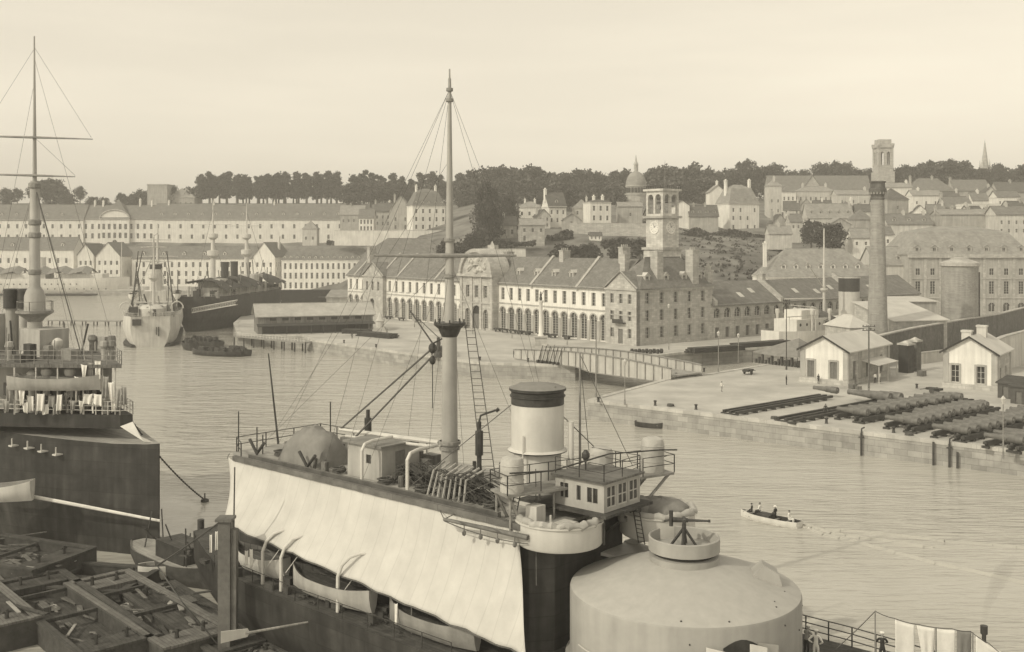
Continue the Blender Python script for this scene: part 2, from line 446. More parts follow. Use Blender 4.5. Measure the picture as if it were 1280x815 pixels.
def ground(px, d):
    ks = sorted(KT)
    px = min(max(px, ks[0]), ks[-1]); d = min(max(d, KD[0]), KD[-1])
    i = max(j for j in range(len(ks) - 1) if ks[j] <= px); u = (px - ks[i]) / (ks[i + 1] - ks[i])
    j = max(q for q in range(len(KD) - 1) if KD[q] <= d); w = (d - KD[j]) / (KD[j + 1] - KD[j])
    def z(c): return KT[c][j] * (1 - w) + KT[c][j + 1] * w
    return z(ks[i]) * (1 - u) + z(ks[i + 1]) * u
def gz(x, y): return ground(CX + F * x / y, y)

M_EARTH = mat('hillside_turf', .15, var=.75, scale=.09, bump=.6, bscale=.8)
b = MB()
pxs = [-500 + 25 * i for i in range(93)]
ds = [250 + 10 * i for i in range(56)] + [830, 900, 1000, 1200, 1400]
idx = {}
for j, d in enumerate(ds):
    for i, px in enumerate(pxs):
        idx[i, j] = len(b.v)
        z = ground(px, d)
        b.v.append(((px - CX) / F * d, d, z + (random.uniform(-.5, .5) if z > 2 else 0)))
for j in range(len(ds) - 1):
    for i in range(len(pxs) - 1):
        b.f.append((idx[i, j], idx[i + 1, j], idx[i + 1, j + 1], idx[i, j + 1])); b.m.append(0)
tag(b.build('hill', M_EARTH, smooth=True), kind='structure')

# the quays as one block with the dock basin cut out of it
EDGE = [(-420, 360), (310, 363), (326, 374), (292, 404), (297, 418), (378, 419), (390, 425), (506, 441), (600, 453.5), (719, 457),
        (848, 441), (960, 434), (1012, 432), (1014, 443), (960, 455), (887, 467), (831, 474), (735, 500), (900, 519), (1280, 564), (1750, 620)]
edge = [P(x, y).xy for x, y in EDGE]
poly = [tuple(p) for p in edge] + [(420, 330), (420, 690), (-560, 690), (-560, edge[0].y)]
M_QUAY = mat('quay_gravel', .43, var=.26, scale=.11, bump=.15, bscale=2.0)
nt = M_QUAY.node_tree
b = MB()
tris = tessellate_polygon([[Vector((p[0], p[1], 0)) for p in poly]])
b.raw([(p[0], p[1], 0) for p in poly], tris)
tag(b.build('quay', M_QUAY), kind='structure')
bq = MB(); bc = MB()
def inset(pts, k):
    out = []
    for i, p in enumerate(pts):
        t = (pts[min(i + 1, len(pts) - 1)] - pts[max(i - 1, 0)]).normalized(); out.append(p + Vector((-t.y, t.x)) * k)
    return out
inn = inset(edge, 1.1); outn = inset(edge, -.08)
for i in range(len(edge) - 1):
    p, q = edge[i], edge[i + 1]
    bq.quad([(p.x, p.y, -9), (q.x, q.y, -9), (q.x, q.y, -.004), (p.x, p.y, -.004)])
    a0, a1, c0, c1 = inn[i], inn[i + 1], outn[i], outn[i + 1]
    bc.quad([(a0.x, a0.y, .1), (a1.x, a1.y, .1), (c1.x, c1.y, .1), (c0.x, c0.y, .1)])
    bc.quad([(c0.x, c0.y, .1), (c1.x, c1.y, .1), (c1.x, c1.y, -.4), (c0.x, c0.y, -.4)])
    bc.quad([(a0.x, a0.y, .1), (a1.x, a1.y, .1), (a1.x, a1.y, -.05), (a0.x, a0.y, -.05)])
qw = tag(bq.build('quay_wall', M_QWALL), 'pale masonry quay wall with coping along the water and the dock entrance', 'quay wall')
bc.build('coping', mat('coping_granite', .52, var=.15, scale=.4, kind='plank', cells=(1.6, 1.6), joint=.7), qw)

# water
m = bpy.data.materials.new('harbour_water'); m.use_nodes = True
N = m.node_tree.nodes; L = m.node_tree.links; bs = N['Principled BSDF']
bs.inputs['Base Color'].default_value = (.44, .428, .392, 1); bs.inputs['Roughness'].default_value = .09; bs.inputs['IOR'].default_value = 1.42
tc = N.new('ShaderNodeTexCoord')
def wave(sx, sy, detail, sc=1.0, rot=0.0):
    mp = N.new('ShaderNodeMapping'); mp.inputs['Scale'].default_value = (sx, sy, 1); mp.inputs['Rotation'].default_value = (0, 0, rot)
    L.new(tc.outputs['Object'], mp.inputs['Vector'])
    n = N.new('ShaderNodeTexNoise'); n.inputs['Scale'].default_value = sc; n.inputs['Detail'].default_value = detail; n.inputs['Distortion'].default_value = .4
    L.new(mp.outputs['Vector'], n.inputs['Vector']); return n.outputs['Fac']
w1 = wave(.30, 1.5, 4); w2 = wave(.10, .30, 2, rot=.25); patch = wave(.012, .03, 2)
ad = N.new('ShaderNodeMath'); ad.operation = 'MULTIPLY_ADD'; ad.inputs[1].default_value = 1.6; L.new(w2, ad.inputs[0]); L.new(w1, ad.inputs[2])
pr = N.new('ShaderNodeMapRange'); pr.inputs['From Min'].default_value = .38; pr.inputs['From Max'].default_value = .62; pr.inputs['To Min'].default_value = .14; pr.inputs['To Max'].default_value = 1.0
L.new(patch, pr.inputs['Value'])
bp = N.new('ShaderNodeBump'); bp.inputs['Distance'].default_value = .6; L.new(ad.outputs[0], bp.inputs['Height']); L.new(pr.outputs['Result'], bp.inputs['Strength'])
L.new(bp.outputs['Normal'], bs.inputs['Normal'])
M_WATER = m
b = MB(); b.quad([(-900, -60, WZ), (700, -60, WZ), (700, 700, WZ), (-900, 700, WZ)])
tag(b.build('water', m), kind='structure')
# the wake of the rowing boat: low real ridges on the water
b = MB()
def ridge(pts, w, h):
    pts = [Vector(p) for p in pts]
    for i in range(len(pts) - 1):
        t = (pts[i + 1] - pts[i]).normalized(); n = Vector((-t.y, t.x, 0))
        f0, f1 = [w * (.25 + .75 * min(1, k / 4)) for k in (i, i + 1)]
        top = Vector((0, 0, h)); lo = Vector((0, 0, -.02))
        b.quad([pts[i] - n * f0 + lo, pts[i + 1] - n * f1 + lo, pts[i + 1] + top, pts[i] + top])
        b.quad([pts[i] + top, pts[i + 1] + top, pts[i + 1] + n * f1 + lo, pts[i] + n * f0 + lo])
for line in ([(1000, 656), (1020, 661), (1060, 664), (1120, 669), (1180, 676), (1240, 681), (1300, 686), (1380, 694)],
             [(1000, 658), (1030, 668), (1070, 677), (1120, 691), (1170, 704), (1230, 717), (1300, 732)],
             [(1010, 657), (1040, 667), (1075, 672), (1130, 679), (1180, 687)]):
    q = [P(x, y, WZ) for x, y in line]; pts = []
    for i in range(len(q) - 1):
        for k in range(4): pts.append(q[i].lerp(q[i + 1], k / 4) + Vector((0, random.uniform(-.12, .12), 0)))
    ridge(pts, .45, .16)
tag(b.build('wake', M_WATER, smooth=True), kind='structure')

# ------------------------------------------------------------------ world, sun, camera, air
w = bpy.data.worlds.new('World'); SC.world = w; w.use_nodes = True
N = w.node_tree.nodes; L = w.node_tree.links
sun_dir = Vector((-.80, -.60, 0)).normalized(); ELEV = math.radians(38)
sun_dir = Vector((sun_dir.x * math.cos(ELEV), sun_dir.y * math.cos(ELEV), math.sin(ELEV)))
sky = N.new('ShaderNodeTexSky'); sky.sky_type = 'NISHITA'; sky.sun_disc = False
sky.sun_elevation = ELEV; sky.sun_rotation = math.atan2(sun_dir.x, sun_dir.y)
sky.air_density = 1.0; sky.dust_density = 3.0; sky.ozone_density = 1.0
bw = N.new('ShaderNodeRGBToBW'); L.new(sky.outputs['Color'], bw.inputs[0])
# even the dome out the way the old plate records it, with faint drawn-out cloud
pw = N.new('ShaderNodeMath'); pw.operation = 'POWER'; pw.inputs[1].default_value = .42; L.new(bw.outputs[0], pw.inputs[0])
tc = N.new('ShaderNodeTexCoord'); mp = N.new('ShaderNodeMapping'); mp.inputs['Scale'].default_value = (1.2, 1.2, 9.0); L.new(tc.outputs['Generated'], mp.inputs['Vector'])
cl = N.new('ShaderNodeTexNoise'); cl.inputs['Scale'].default_value = 2.2; cl.inputs['Detail'].default_value = 5; L.new(mp.outputs['Vector'], cl.inputs['Vector'])
cr = N.new('ShaderNodeMapRange'); cr.inputs['From Min'].default_value = .35; cr.inputs['From Max'].default_value = .7; cr.inputs['To Min'].default_value = .95; cr.inputs['To Max'].default_value = 1.05
L.new(cl.outputs['Fac'], cr.inputs['Value'])
mu = N.new('ShaderNodeMath'); mu.operation = 'MULTIPLY'; L.new(pw.outputs[0], mu.inputs[0]); L.new(cr.outputs['Result'], mu.inputs[1])
sc_ = N.new('ShaderNodeMath'); sc_.operation = 'MULTIPLY'; sc_.inputs[1].default_value = SKY_GAIN = 4.95; L.new(mu.outputs[0], sc_.inputs[0])
cc = N.new('ShaderNodeCombineColor')
for i, t in enumerate((1.0, .915, .745)):
    q = N.new('ShaderNodeMath'); q.operation = 'MULTIPLY'; q.inputs[1].default_value = t; L.new(sc_.outputs[0], q.inputs[0]); L.new(q.outputs[0], cc.inputs[i])
L.new(cc.outputs[0], N['Background'].inputs['Color']); N['Background'].inputs['Strength'].default_value = .12
sl = bpy.data.lights.new('sun', 'SUN'); sl.energy = 2.0; sl.angle = math.radians(.6); sl.color = (1.0, .925, .745)
so = link('sun', sl); so.rotation_euler = sun_dir.to_track_quat('Z', 'Y').to_euler(); so.location = (-60, -40, 120)
cam = bpy.data.cameras.new('camera'); cam.sensor_width = 36; cam.lens = F / 1280 * 36
cam.shift_y = -(407.5 - HY) / 1280; cam.clip_start = 1; cam.clip_end = 6000
co = link('camera', cam, loc=(0, 0, HC), rot=(math.pi / 2, 0, 0)); SC.camera = co
vs = SC.view_settings; vs.view_transform = 'Standard'; vs.look = 'None'; vs.exposure = 0.0; vs.gamma = 1.0; vs.use_curve_mapping = False
SC.cycles.use_denoising = True; SC.cycles.max_bounces = 6; SC.cycles.diffuse_bounces = 3; SC.cycles.volume_bounces = 0
b = MB(); b.box(-1250, -80, -12, 1400, 1440, 100)
m = bpy.data.materials.new('thin_haze'); m.use_nodes = True
N = m.node_tree.nodes; N.remove(N['Principled BSDF'])
vol = N.new('ShaderNodeVolumePrincipled'); vol.inputs['Density'].default_value = HAZE = .0005
vol.inputs['Color'].default_value = (.98, .955, .90, 1); vol.inputs['Anisotropy'].default_value = 0
m.node_tree.links.new(vol.outputs[0], N['Material Output'].inputs['Volume'])
tag(b.build('haze', m), kind='stuff')
# ------------------------------------------------------------------ the long arsenal store with portal, end pavilion and clock tower
U = Vector((.62, -.785)).normalized(); Vv = Vector((-U.y, U.x))        # along the facade (towards the right), into the building
S0 = Vector((-56.0, 354.6))
def tpx(px):                                       # run along the facade where a sight line meets it
    k = (px - CX) / F
    return (k * S0.y - S0.x) / (U.x - k * U.y)
AR = thing('arsenal_store', 'long pale waterfront store with arcaded ground floor, arched portal and grey stone end pavilion', 'arsenal building', (S0.x, S0.y, 0), ang(U))
HE, DM, RH = 13.3, 15.0, 6.8
t = {k: tpx(k) for k in (435, 458, 483, 582.5, 623.5, 761, 800)}
def bays(x0, x1, n, w, h, sill, arch=False):
    s = (x1 - x0) / n
    return [(x0 + s * (k + .5) - w / 2, x0 + s * (k + .5) + w / 2, sill, sill + h, arch) for k in range(n)]
def wing(x0, x1, n, tag_=''):
    b = MB(); L_ = x1 - x0
    up = bays(0, L_, n, 1.45, 3.3, 8.6); lo = bays(0, L_, n, 2.5, 6.4, .15, True)
    pl = wall(b, (x0, 0), (1, 0), L_, -.5, HE, up + lo, .45)
    w = b.build('facade', M_WHITE, AR)
    put_windows(AR, pl[:n], 'sash'); put_windows(AR, pl[n:], 'sash', 'arched_window')
    c = MB()
    c.box(x0 + .01, -.22, 7.5, x1 - .01, -.003, 7.8); c.box(x0 + .01, -.35, HE - .5, x1 - .01, -.003, HE + .02)
    c.build_each('string_course', M_STONEL, w)
    s = MB()                                       # grey stone arcade piers standing proud of the white wall
    step = L_ / n
    for k in range(n + 1):
        xx = x0 + step * k; a = max(x0 + .01, xx - .5); e = min(x1 - .01, xx + .5)
        s.box(a, -.14, -.4, e, -.003, 5.0)
    for k in range(n):
        xc = x0 + step * (k + .5)
        for q in range(10):
            a0, a1 = math.pi * q / 10, math.pi * (q + 1) / 10
            pts = []
            for rr in (1.26, 1.6): 
                for a in (a0, a1): pts.append((xc - rr * math.cos(a), 5.3 + rr * math.sin(a)))
            s.quad([(pts[0][0], -.12, pts[0][1]), (pts[1][0], -.12, pts[1][1]), (pts[3][0], -.12, pts[3][1]), (pts[2][0], -.12, pts[2][1])])
    s.build('arcade_pier', M_GREYW, w)
    s = MB()
    for o in up: s.box(o[0] - .2, -.12, o[2] - .22, o[1] + .2, -.003, o[2])
    s.build_each('sill', M_STONEL, w)
    return w
wing(0, t[458], 3); wing(t[483], t[582.5], 11); wing(t[623.5], t[761], 12)
# plain outer shell (back and left end)
b = MB(); b.quad([(0, DM, -.5), (t[761], DM, -.5), (t[761], DM, HE), (0, DM, HE)])
b.add([(0, 0, -.5), (0, 0, HE), (0, DM / 2, HE + RH), (0, DM, HE), (0, DM, -.5)])
b.build('rear_wall', M_GREYW, AR)
r = MB(); k = RH / (DM / 2)
slab(r, [(-.5, -.6, HE - .3), (t[761] + 3, -.6, HE - .3), (t[761] + 3, DM / 2, HE + RH + .2), (-.5, DM / 2, HE + RH + .2)], .2)
slab(r, [(t[761] + 3, DM + .6, HE - .3), (-.5, DM + .6, HE - .3), (-.5, DM / 2, HE + RH + .2), (t[761] + 3, DM / 2, HE + RH + .2)], .2)
rf = r.build('roof', M_SLATE, AR)
p = MB()
for px in (444, 476, 497, 545, 592, 665, 722):       # pale fire walls that cross the slope
    xx = tpx(px)
    vs_ = [(xx - .45, -.5, HE + .02), (xx + .45, -.5, HE + .02), (xx + .45, DM / 2, HE + RH + .75), (xx - .45, DM / 2, HE + RH + .75)]
    slab(p, vs_, .9); slab(p, [(xx + .45, DM + .5, HE + .02), (xx - .45, DM + .5, HE + .02), (xx - .45, DM / 2, HE + RH + .75), (xx + .45, DM / 2, HE + RH + .75)], .9)
p.build_each('fire_wall', M_GREYW, rf)
for px in (552, 640, 662, 684, 706): dormer(rf, tpx(px), 2.2, HE + 1.9, 1.5, 1.5, 1.8, M_CREAM, M_ZINC)
for px, yy, hh in ((447, 5.5, 2.5), (753, 7.5, 3.2), (679, 7.5, 2.2), (610, 7.5, 1.6)):
    chimney(rf, tpx(px), yy, HE + 3, HE + RH + hh, 1.6, 2.6, 4, M_STONEL)

def pavilion(x0, x1, proj, gable, rows_, wm, name):
    b = MB(); L_ = x1 - x0
    pl = wall(b, (x0, -proj), (1, 0), L_, -.5, HE, rows_, .35)
    b.quad([(x0, -proj, -.5), (x0, 0, -.5), (x0, 0, HE), (x0, -proj, HE)]); b.quad([(x1, -proj, -.5), (x1, 0, -.5), (x1, 0, HE), (x1, -proj, HE)])
    xc = (x0 + x1) / 2
    b.add([(x0, -proj, HE), (x1, -proj, HE), (xc, -proj, HE + gable)])
    w = b.build(name, wm, AR)
    c = MB(); c.box(x0 - .25, -proj - .3, HE - .3, x1 + .25, -proj - .003, HE + .15)
    for sx in (x0 - .3, x1 + .3):
        c.cyl((sx, -proj - .12, HE + .2), (xc, -proj - .12, HE + gable + .2), .22, n=4)
    c.box(x0 - .1, -proj - .12, 6.9, x1 + .1, -proj - .003, 7.2)
    c.build('cornice', M_STONEL, w)
    r = MB()
    for sx in (x0 - .4, x1 + .4):
        slab(r, [(xc, -proj - .4, HE + gable + .25), (sx, -proj - .4, HE + .05), (sx, 6.5, HE + .05), (xc, 6.5, HE + gable + .25)], .2)
    r.build('gable_roof', M_SLATE, w)
    return w, pl
w, pl = pavilion(t[458], t[483], 1.4, 4.2, bays(t[458] - t[458] + 1, t[483] - t[458] - 1, 3, 1.3, 2.9, 8.6) + [(4.6, 7.4, .1, 6.0, True)], M_STONE, 'stone_pavilion')
put_windows(AR, pl[:3], 'sash'); put_windows(AR, pl[3:], 'door', 'door')

# the portal with its big segmental pediment
x0, x1 = t[582.5], t[623.5]; L_ = x1 - x0; xc = (x0 + x1) / 2; pj = 2.0; HP = 15.4
b = MB()
ops = bays(1.5, L_ - 1.5, 3, 1.7, 3.4, 8.8) + [(L_ / 2 - 2.4, L_ / 2 + 2.4, .05, 6.6, True), (2.4, 4.6, .2, 5.6, True), (L_ - 4.6, L_ - 2.4, .2, 5.6, True)]
pl = wall(b, (x0, -pj), (1, 0), L_, -.5, HP, ops, .7)
for xx in (x0, x1): b.quad([(xx, -pj, -.5), (xx, 2, -.5), (xx, 2, HP), (xx, -pj, HP)])
R_ = L_ * .44; RHt = 6.2
arc = [(xc - R_ * math.cos(math.pi * k / 20), HP + RHt * math.sin(math.pi * k / 20)) for k in range(21)]
b.add([(x, -pj, z) for x, z in arc])
b.quad([(x0, -pj, HP), (x1, -pj, HP), (x1, 4, HP), (x0, 4, HP)])
pw_ = b.build('portal', M_STONE, AR)
put_windows(AR, pl[:3], 'sash'); put_windows(AR, [pl[3]], 'door', 'gateway_door'); put_windows(AR, pl[4:], 'sash', 'arched_window')
c = MB()
c.box(x0 - .6, -pj - .9, HP - .7, x1 + .6, -pj - .003, HP - .004)
for k in range(20):
    (xa, za), (xb, zb) = arc[k], arc[k + 1]
    n0 = Vector((xa - xc, (za - HP) * 1.6)).normalized(); n1 = Vector((xb - xc, (zb - HP) * 1.6)).normalized()
    A = [(xa, za), (xb, zb), (xb + n1.x * 1.0, zb + n1.y * 1.0), (xa + n0.x * 1.0, za + n0.y * 1.0)]
    c.quad([(x, -pj - .7, z) for x, z in A])
    c.quad([(A[3][0], -pj - .7, A[3][1]), (A[2][0], -pj - .7, A[2][1]), (A[2][0], 4, A[2][1]), (A[3][0], 4, A[3][1])])
    c.quad([(A[0][0], -pj - .7, A[0][1]), (A[1][0], -pj - .7, A[1][1]), (A[1][0], -pj, A[1][1]), (A[0][0], -pj, A[0][1])])
for xx in (x0 + .7, x0 + 5.6, x1 - 5.6, x1 - .7): c.box(xx - .5, -pj - .28, 0, xx + .5, -pj - .003, HP - .7)
c.box(x0, -pj - .2, 7.2, x1, -pj - .29, 7.6)
c.build('portal_trim', M_STONEL, pw_)
c = MB(); random.seed(3)                                  # carved trophy of arms on the tympanum
for k in range(34):
    a = random.uniform(.25, 2.9); rr = random.uniform(0, .72)
    c.ball((xc - R_ * rr * math.cos(a), -pj - .1, HP + .5 + RHt * rr * math.sin(a)), random.uniform(.25, .6), 1, 7)
c.cyl((xc - R_ * .6, -pj - .15, HP + .6), (xc + 2, -pj - .15, HP + 4.4), .14, n=6); c.cyl((xc + R_ * .6, -pj - .15, HP + .6), (xc - 2, -pj - .15, HP + 4.4), .14, n=6)
c.lathe([(0.01, .0), (1.2, .05), (1.4, .3), (0.01, .6)], (xc, -pj - .1, HP + 2.4), 10)
c.build('carved_trophy', M_CREAM, pw_)
c = MB(); c.box(xc - 1.6, 3.2, HP + RHt + .6, xc + 1.6, 4.6, HP + RHt + 2.0); c.add([(xc - 4.5, 3.6, HP + 4), (xc + 4.5, 3.6, HP + 4), (xc, 3.6, HP + RHt + 3.2)]); c.box(xc - 4.5, 3.61, HP, xc + 4.5, 4.5, HP + 4)
c.build('attic_block', M_STONEL, pw_)

# right end pavilion, 3 bays on the quay, 5 on the flank, 3 floors
x0, x1 = t[761], t[800]; L_ = x1 - x0; DP = 25.5
fl = [r for k in range(3) for r in bays(.8, L_ - .8, 3, 1.2, 2.3, 1.6 + 4.1 * k) if not (k == 0 and abs((r[0] + r[1]) / 2 - L_ / 2) < .5)]
dr = [(L_ / 2 - .8, L_ / 2 + .8, .2, 3.7)]
w, pl = pavilion(x0, x1, 1.2, 4.0, fl + dr, M_STONE, 'quay_front')
put_windows(AR, pl[:-1], 'sash'); put_windows(AR, pl[-1:], 'door', 'door')
c = MB(); c.box(x0 + L_ / 2 - 1.8, -2.3, 5.1, x0 + L_ / 2 + 1.8, -1.21, 5.3); c.box(x0 + L_ / 2 - 1.8, -2.3, 5.3, x0 + L_ / 2 + 1.8, -2.22, 6.1); c.build('balcony', M_IRON, AR)
b = MB()
pl = wall(b, (x1, -1.2), (0, 1), DP + 1.2, -.5, HE, [r for k in range(3) for r in bays(1.2, DP + .2, 5, 1.3, 2.6, 1.6 + 4.1 * k)], .35)
b.quad([(x0, DM, -.5), (x0, DP, -.5), (x0, DP, HE), (x0, DM, HE)]); b.quad([(x0, DP, -.5), (x1, DP, -.5), (x1, DP, HE), (x0, DP, HE)])
w = b.build('flank_wall', M_STONE, AR); put_windows(AR, pl, 'sash')
c = MB(); c.box(x1 + .003, -1.3, HE - .45, x1 + .4, DP + .3, HE + .1)
for k in range(3):
    for r in bays(1.2, DP + .2, 5, 1.3, 2.6, 1.6 + 4.1 * k):
        y0_, y1_ = r[0] - 1.2, r[1] - 1.2
        c.box(x1 + .003, y0_ - .22, r[2] - .25, x1 + .1, y1_ + .22, r[2]); c.box(x1 + .003, y0_ - .22, r[3], x1 + .08, y1_ + .22, r[3] + .25)
        c.box(x1 + .003, y0_ - .22, r[2], x1 + .08, y0_, r[3]); c.box(x1 + .003, y1_, r[2], x1 + .08, y1_ + .22, r[3])
c.build('window_surround', M_STONEL, w)
r = MB(); o = .6; h2 = 7.4
e = [(x0 - .2, -o, HE + .1), (x1 + o, -o, HE + .1), (x1 + o, DP + o, HE + .1), (x0 - .2, DP + o, HE + .1)]
A, C = ((x0 + x1) / 2, 7.0, HE + h2), ((x0 + x1) / 2, DP - 6.0, HE + h2)
r.add([e[0], e[1], A]); r.quad([e[1], e[2], C, A]); r.add([e[2], e[3], C]); r.quad([e[3], e[0], A, C]); r.cyl(A, C, .18, n=6)
rf2 = r.build('pavilion_roof', M_SLATE, AR)
for yy in (3.5, 10, 16.5, 22):
    dormer(rf2, x1 - 1.0, yy, HE + 1.5, 1.7, 1.7, 2.0, M_CREAM, M_ZINC, (0, 1))
for (xx, yy, zt, ww) in ((x0 + 1.4, 4, 21.6, 1.7), (x1 - 2.2, 8.0, 22.2, 2.3), (x1 - 1.2, 19.5, 22.6, 2.4), (x1 - .8, DP - .6, 18.5, 1.2)):
    chimney(rf2, xx, yy, HE + .3, zt, ww, ww * .9, 3, M_STONEL)
# bollard row / lean-to carts along the foot are separate things further down

# clock tower behind the ridge
cx_, cy_ = Wd(828, 300, 287).xy
CT = thing('clock_tower', 'square stone clock tower with open belfry rising behind the arsenal roof', 'clock tower', (cx_, cy_, 0), ang(U))
s = 3.15; M_TOWER = mat('tower_ashlar', .66, var=.14, scale=.5, kind='brick', cells=(1.2, .5), joint=.82, streak=.15)
b = MB(); b.box(-s - .5, -s - .5, 0, s + .5, s + .5, 22.4); b.box(-s, -s, 22.4, s, s, 31.0); tw = b.build('shaft', M_TOWER, CT)
c = MB(); c.box(-s - .9, -s - .9, 22.3, s + .9, s + .9, 23.0); c.box(-s - .7, -s - .7, 31.0, s + .7, s + .7, 31.6)
c.build_each('cornice', M_STONEL, CT)
for x, y, a in ((0, -s, 0), (s, 0, math.pi / 2)):
    f = link('clock', None, CT)
    bpy.data.objects.remove(f)
    d = MB(); d.lathe([(.001, .08), (1.45, .08), (1.6, .16), (1.75, .16), (1.75, 0)], n=24)
    k = d.build('clock_face', M_WHITE, CT, loc=(x * 1.0, y * 1.0, 28.4), rot=(math.pi / 2, 0, a))
    h = MB()
    for q in range(12):
        aa = q * math.pi / 6; h.box(math.sin(aa) * 1.2 - .07, math.cos(aa) * 1.2 - .07, .085, math.sin(aa) * 1.2 + .07, math.cos(aa) * 1.2 + .07, .11)
    h.cyl((0, 0, .12), (.5, .55, .12), .06, n=4); h.cyl((0, 0, .12), (-.2, 1.15, .12), .05, n=4)
    h.build('clock_hands', M_IRON, k)
b = MB()
for ox, oy, ex in (((-s, -s), (1, 0), 0), ((s, -s), (0, 1), 0), ((s, s), (-1, 0), 0), ((-s, s), (0, -1), 0)):
    wall(b, ox, oy, 2 * s, 31.6, 38.4, [(.7, 2.75, 32.2, 37.5, True), (3.45, 5.6, 32.2, 37.5, True)], .6)
b.box(-s - .6, -s - .6, 38.4, s + .6, s + .6, 39.0)
b.build('belfry', M_TOWER, CT)
c = MB()
for k in range(9):
    v = -s - .4 + k * (2 * s + .8) / 8
    for q in ((v, -s - .4), (v, s + .4), (-s - .4, v), (s + .4, v)): c.cyl((q[0], q[1], 39), (q[0], q[1], 39.9), .06, n=4)
for q in ((-1, -1, 1, -1), (1, -1, 1, 1), (1, 1, -1, 1), (-1, 1, -1, -1)): c.cyl((q[0] * (s + .4), q[1] * (s + .4), 39.9), (q[2] * (s + .4), q[3] * (s + .4), 39.9), .06, n=4)
c.build('railing', M_IRON, CT)
c = MB(); c.lathe([(.01, 1.7), (.35, 1.6), (.55, 1.0), (.75, .2), (.95, 0), (.9, 0)], (0, 0, 33.4), 12); c.cyl((-s, 0, 35.3), (s, 0, 35.3), .15, n=6); c.build('bell', M_IRON, CT, smooth=True)
c = MB(); c.cyl((s * .3, 0, 39), (s * .3, 0, 47), .07, .04, 5); c.build('flag_pole', M_IRONG, CT)

# arcaded magazine running on to the right
E0 = S0 + U * t[800] + Vv * DP
MG = thing('arcade_magazine', 'low grey stone magazine with a row of round arches beside the dry dock', 'magazine', (E0.x, E0.y, 0), ang(Vv))
LM, HM, DMg = 96.0, 8.7, 15.0
b = MB(); nb_ = 24
lo = bays(0, LM, nb_, 1.6, 2.6, .3); up = bays(0, LM, nb_, 2.5, 2.6, 5.2, True)
pl = wall(b, (0, 0), (1, 0), LM, -.5, HM, lo + up, .6)
b.add([(LM, 0, -.5), (LM, DMg, -.5), (LM, DMg, HM), (LM, DMg / 2, HM + 5.2), (LM, 0, HM)]); b.add([(0, 0, -.5), (0, DMg, -.5), (0, DMg, HM), (0, DMg / 2, HM + 5.2), (0, 0, HM)])
b.quad([(0, DMg, -.5), (LM, DMg, -.5), (LM, DMg, HM), (0, DMg, HM)])
w = b.build('wall', M_STONE, MG); put_windows(MG, pl[:nb_], 'shutter'); put_windows(MG, pl[nb_:], 'sash', 'arched_window')
c = MB(); c.box(-.1, -.4, HM - .5, LM + .2, -.003, HM); c.box(-.1, -.2, 4.5, LM + .2, -.004, 4.8); c.build('cornice', M_STONEL, w)
r = MB()
slab(r, [(-.3, -.6, HM - .2), (LM + .4, -.6, HM - .2), (LM + .4, DMg / 2, HM + 5.4), (-.3, DMg / 2, HM + 5.4)], .2)
slab(r, [(LM + .4, DMg + .6, HM - .2), (-.3, DMg + .6, HM - .2), (-.3, DMg / 2, HM + 5.4), (LM + .4, DMg / 2, HM + 5.4)], .2)
rf = r.build('roof', M_SLATE, MG)
p = MB()
for xx in (1.0, 27.5, 62):
    slab(p, [(xx - .5, -.6, HM + 1.0), (xx + .5, -.6, HM + 1.0), (xx + .5, DMg / 2, HM + 6.6), (xx - .5, DMg / 2, HM + 6.6)], 1.2)
p.build_each('fire_wall', M_STONEL, rf)
chimney(rf, 3.4, 4.0, HM + 2, HM + 8.5, 1.6, 1.6, 2, M_STONEL); chimney(rf, 28, 6.5, HM + 4, HM + 7.2, 1.4, 1.4, 2, M_STONEL)
g = MB()
for xx, yy in ((14, 2.5), (20, 3.8), (38, 3), (47, 2.4), (55, 3.6), (74, 3)):
    z = HM - .2 + .02 + (yy + .6) * (5.6 / (DMg / 2 + .6)); k = 5.6 / 8.1
    slab(g, [(xx - .8, yy - .8, z - .8 * k + .12), (xx + .8, yy - .8, z - .8 * k + .12), (xx + .8, yy + .8, z + .8 * k + .12), (xx - .8, yy + .8, z + .8 * k + .12)], .1)
g.build_each('skylight', M_ZINC, rf)
# ------------------------------------------------------------------ left bank: barracks, rope works
def front_pts(xl, xr, d, yaw=0.0):
    a = Wd(xl, 300, d).xy; c = Wd(xr, 300, d).xy
    if yaw:
        m = (a + c) / 2; h = (c - a) / 2; ca, sa = math.cos(yaw), math.sin(yaw)
        h2 = Vector((h.x * ca - h.y * sa, h.x * sa + h.y * ca)); a, c = m - h2, m + h2
    return a, c
def zy(y, d): return HC - (y - HY) * d / F
def B(name, label, cat, xl, xr, yb, ye, d, D=10, yr=None, yaw=0.0, **k):
    a, c = front_pts(xl, xr, d, yaw)
    z0 = zy(yb, d); H = zy(ye, d) - z0
    if yr is not None and 'rh' not in k: k['rh'] = max(.3, (zy(yr, d + D / 2) - zy(ye, d)))
    return building(name, label, cat, a, c, D, z0, H, **k)
LU = (1560 * 0 + 2) 
def rows2(L, n, w=1.1, h=2.0, zs=(1.2, 4.6), m=2.0): return [row(n, w, h, z, L, m) for z in zs]
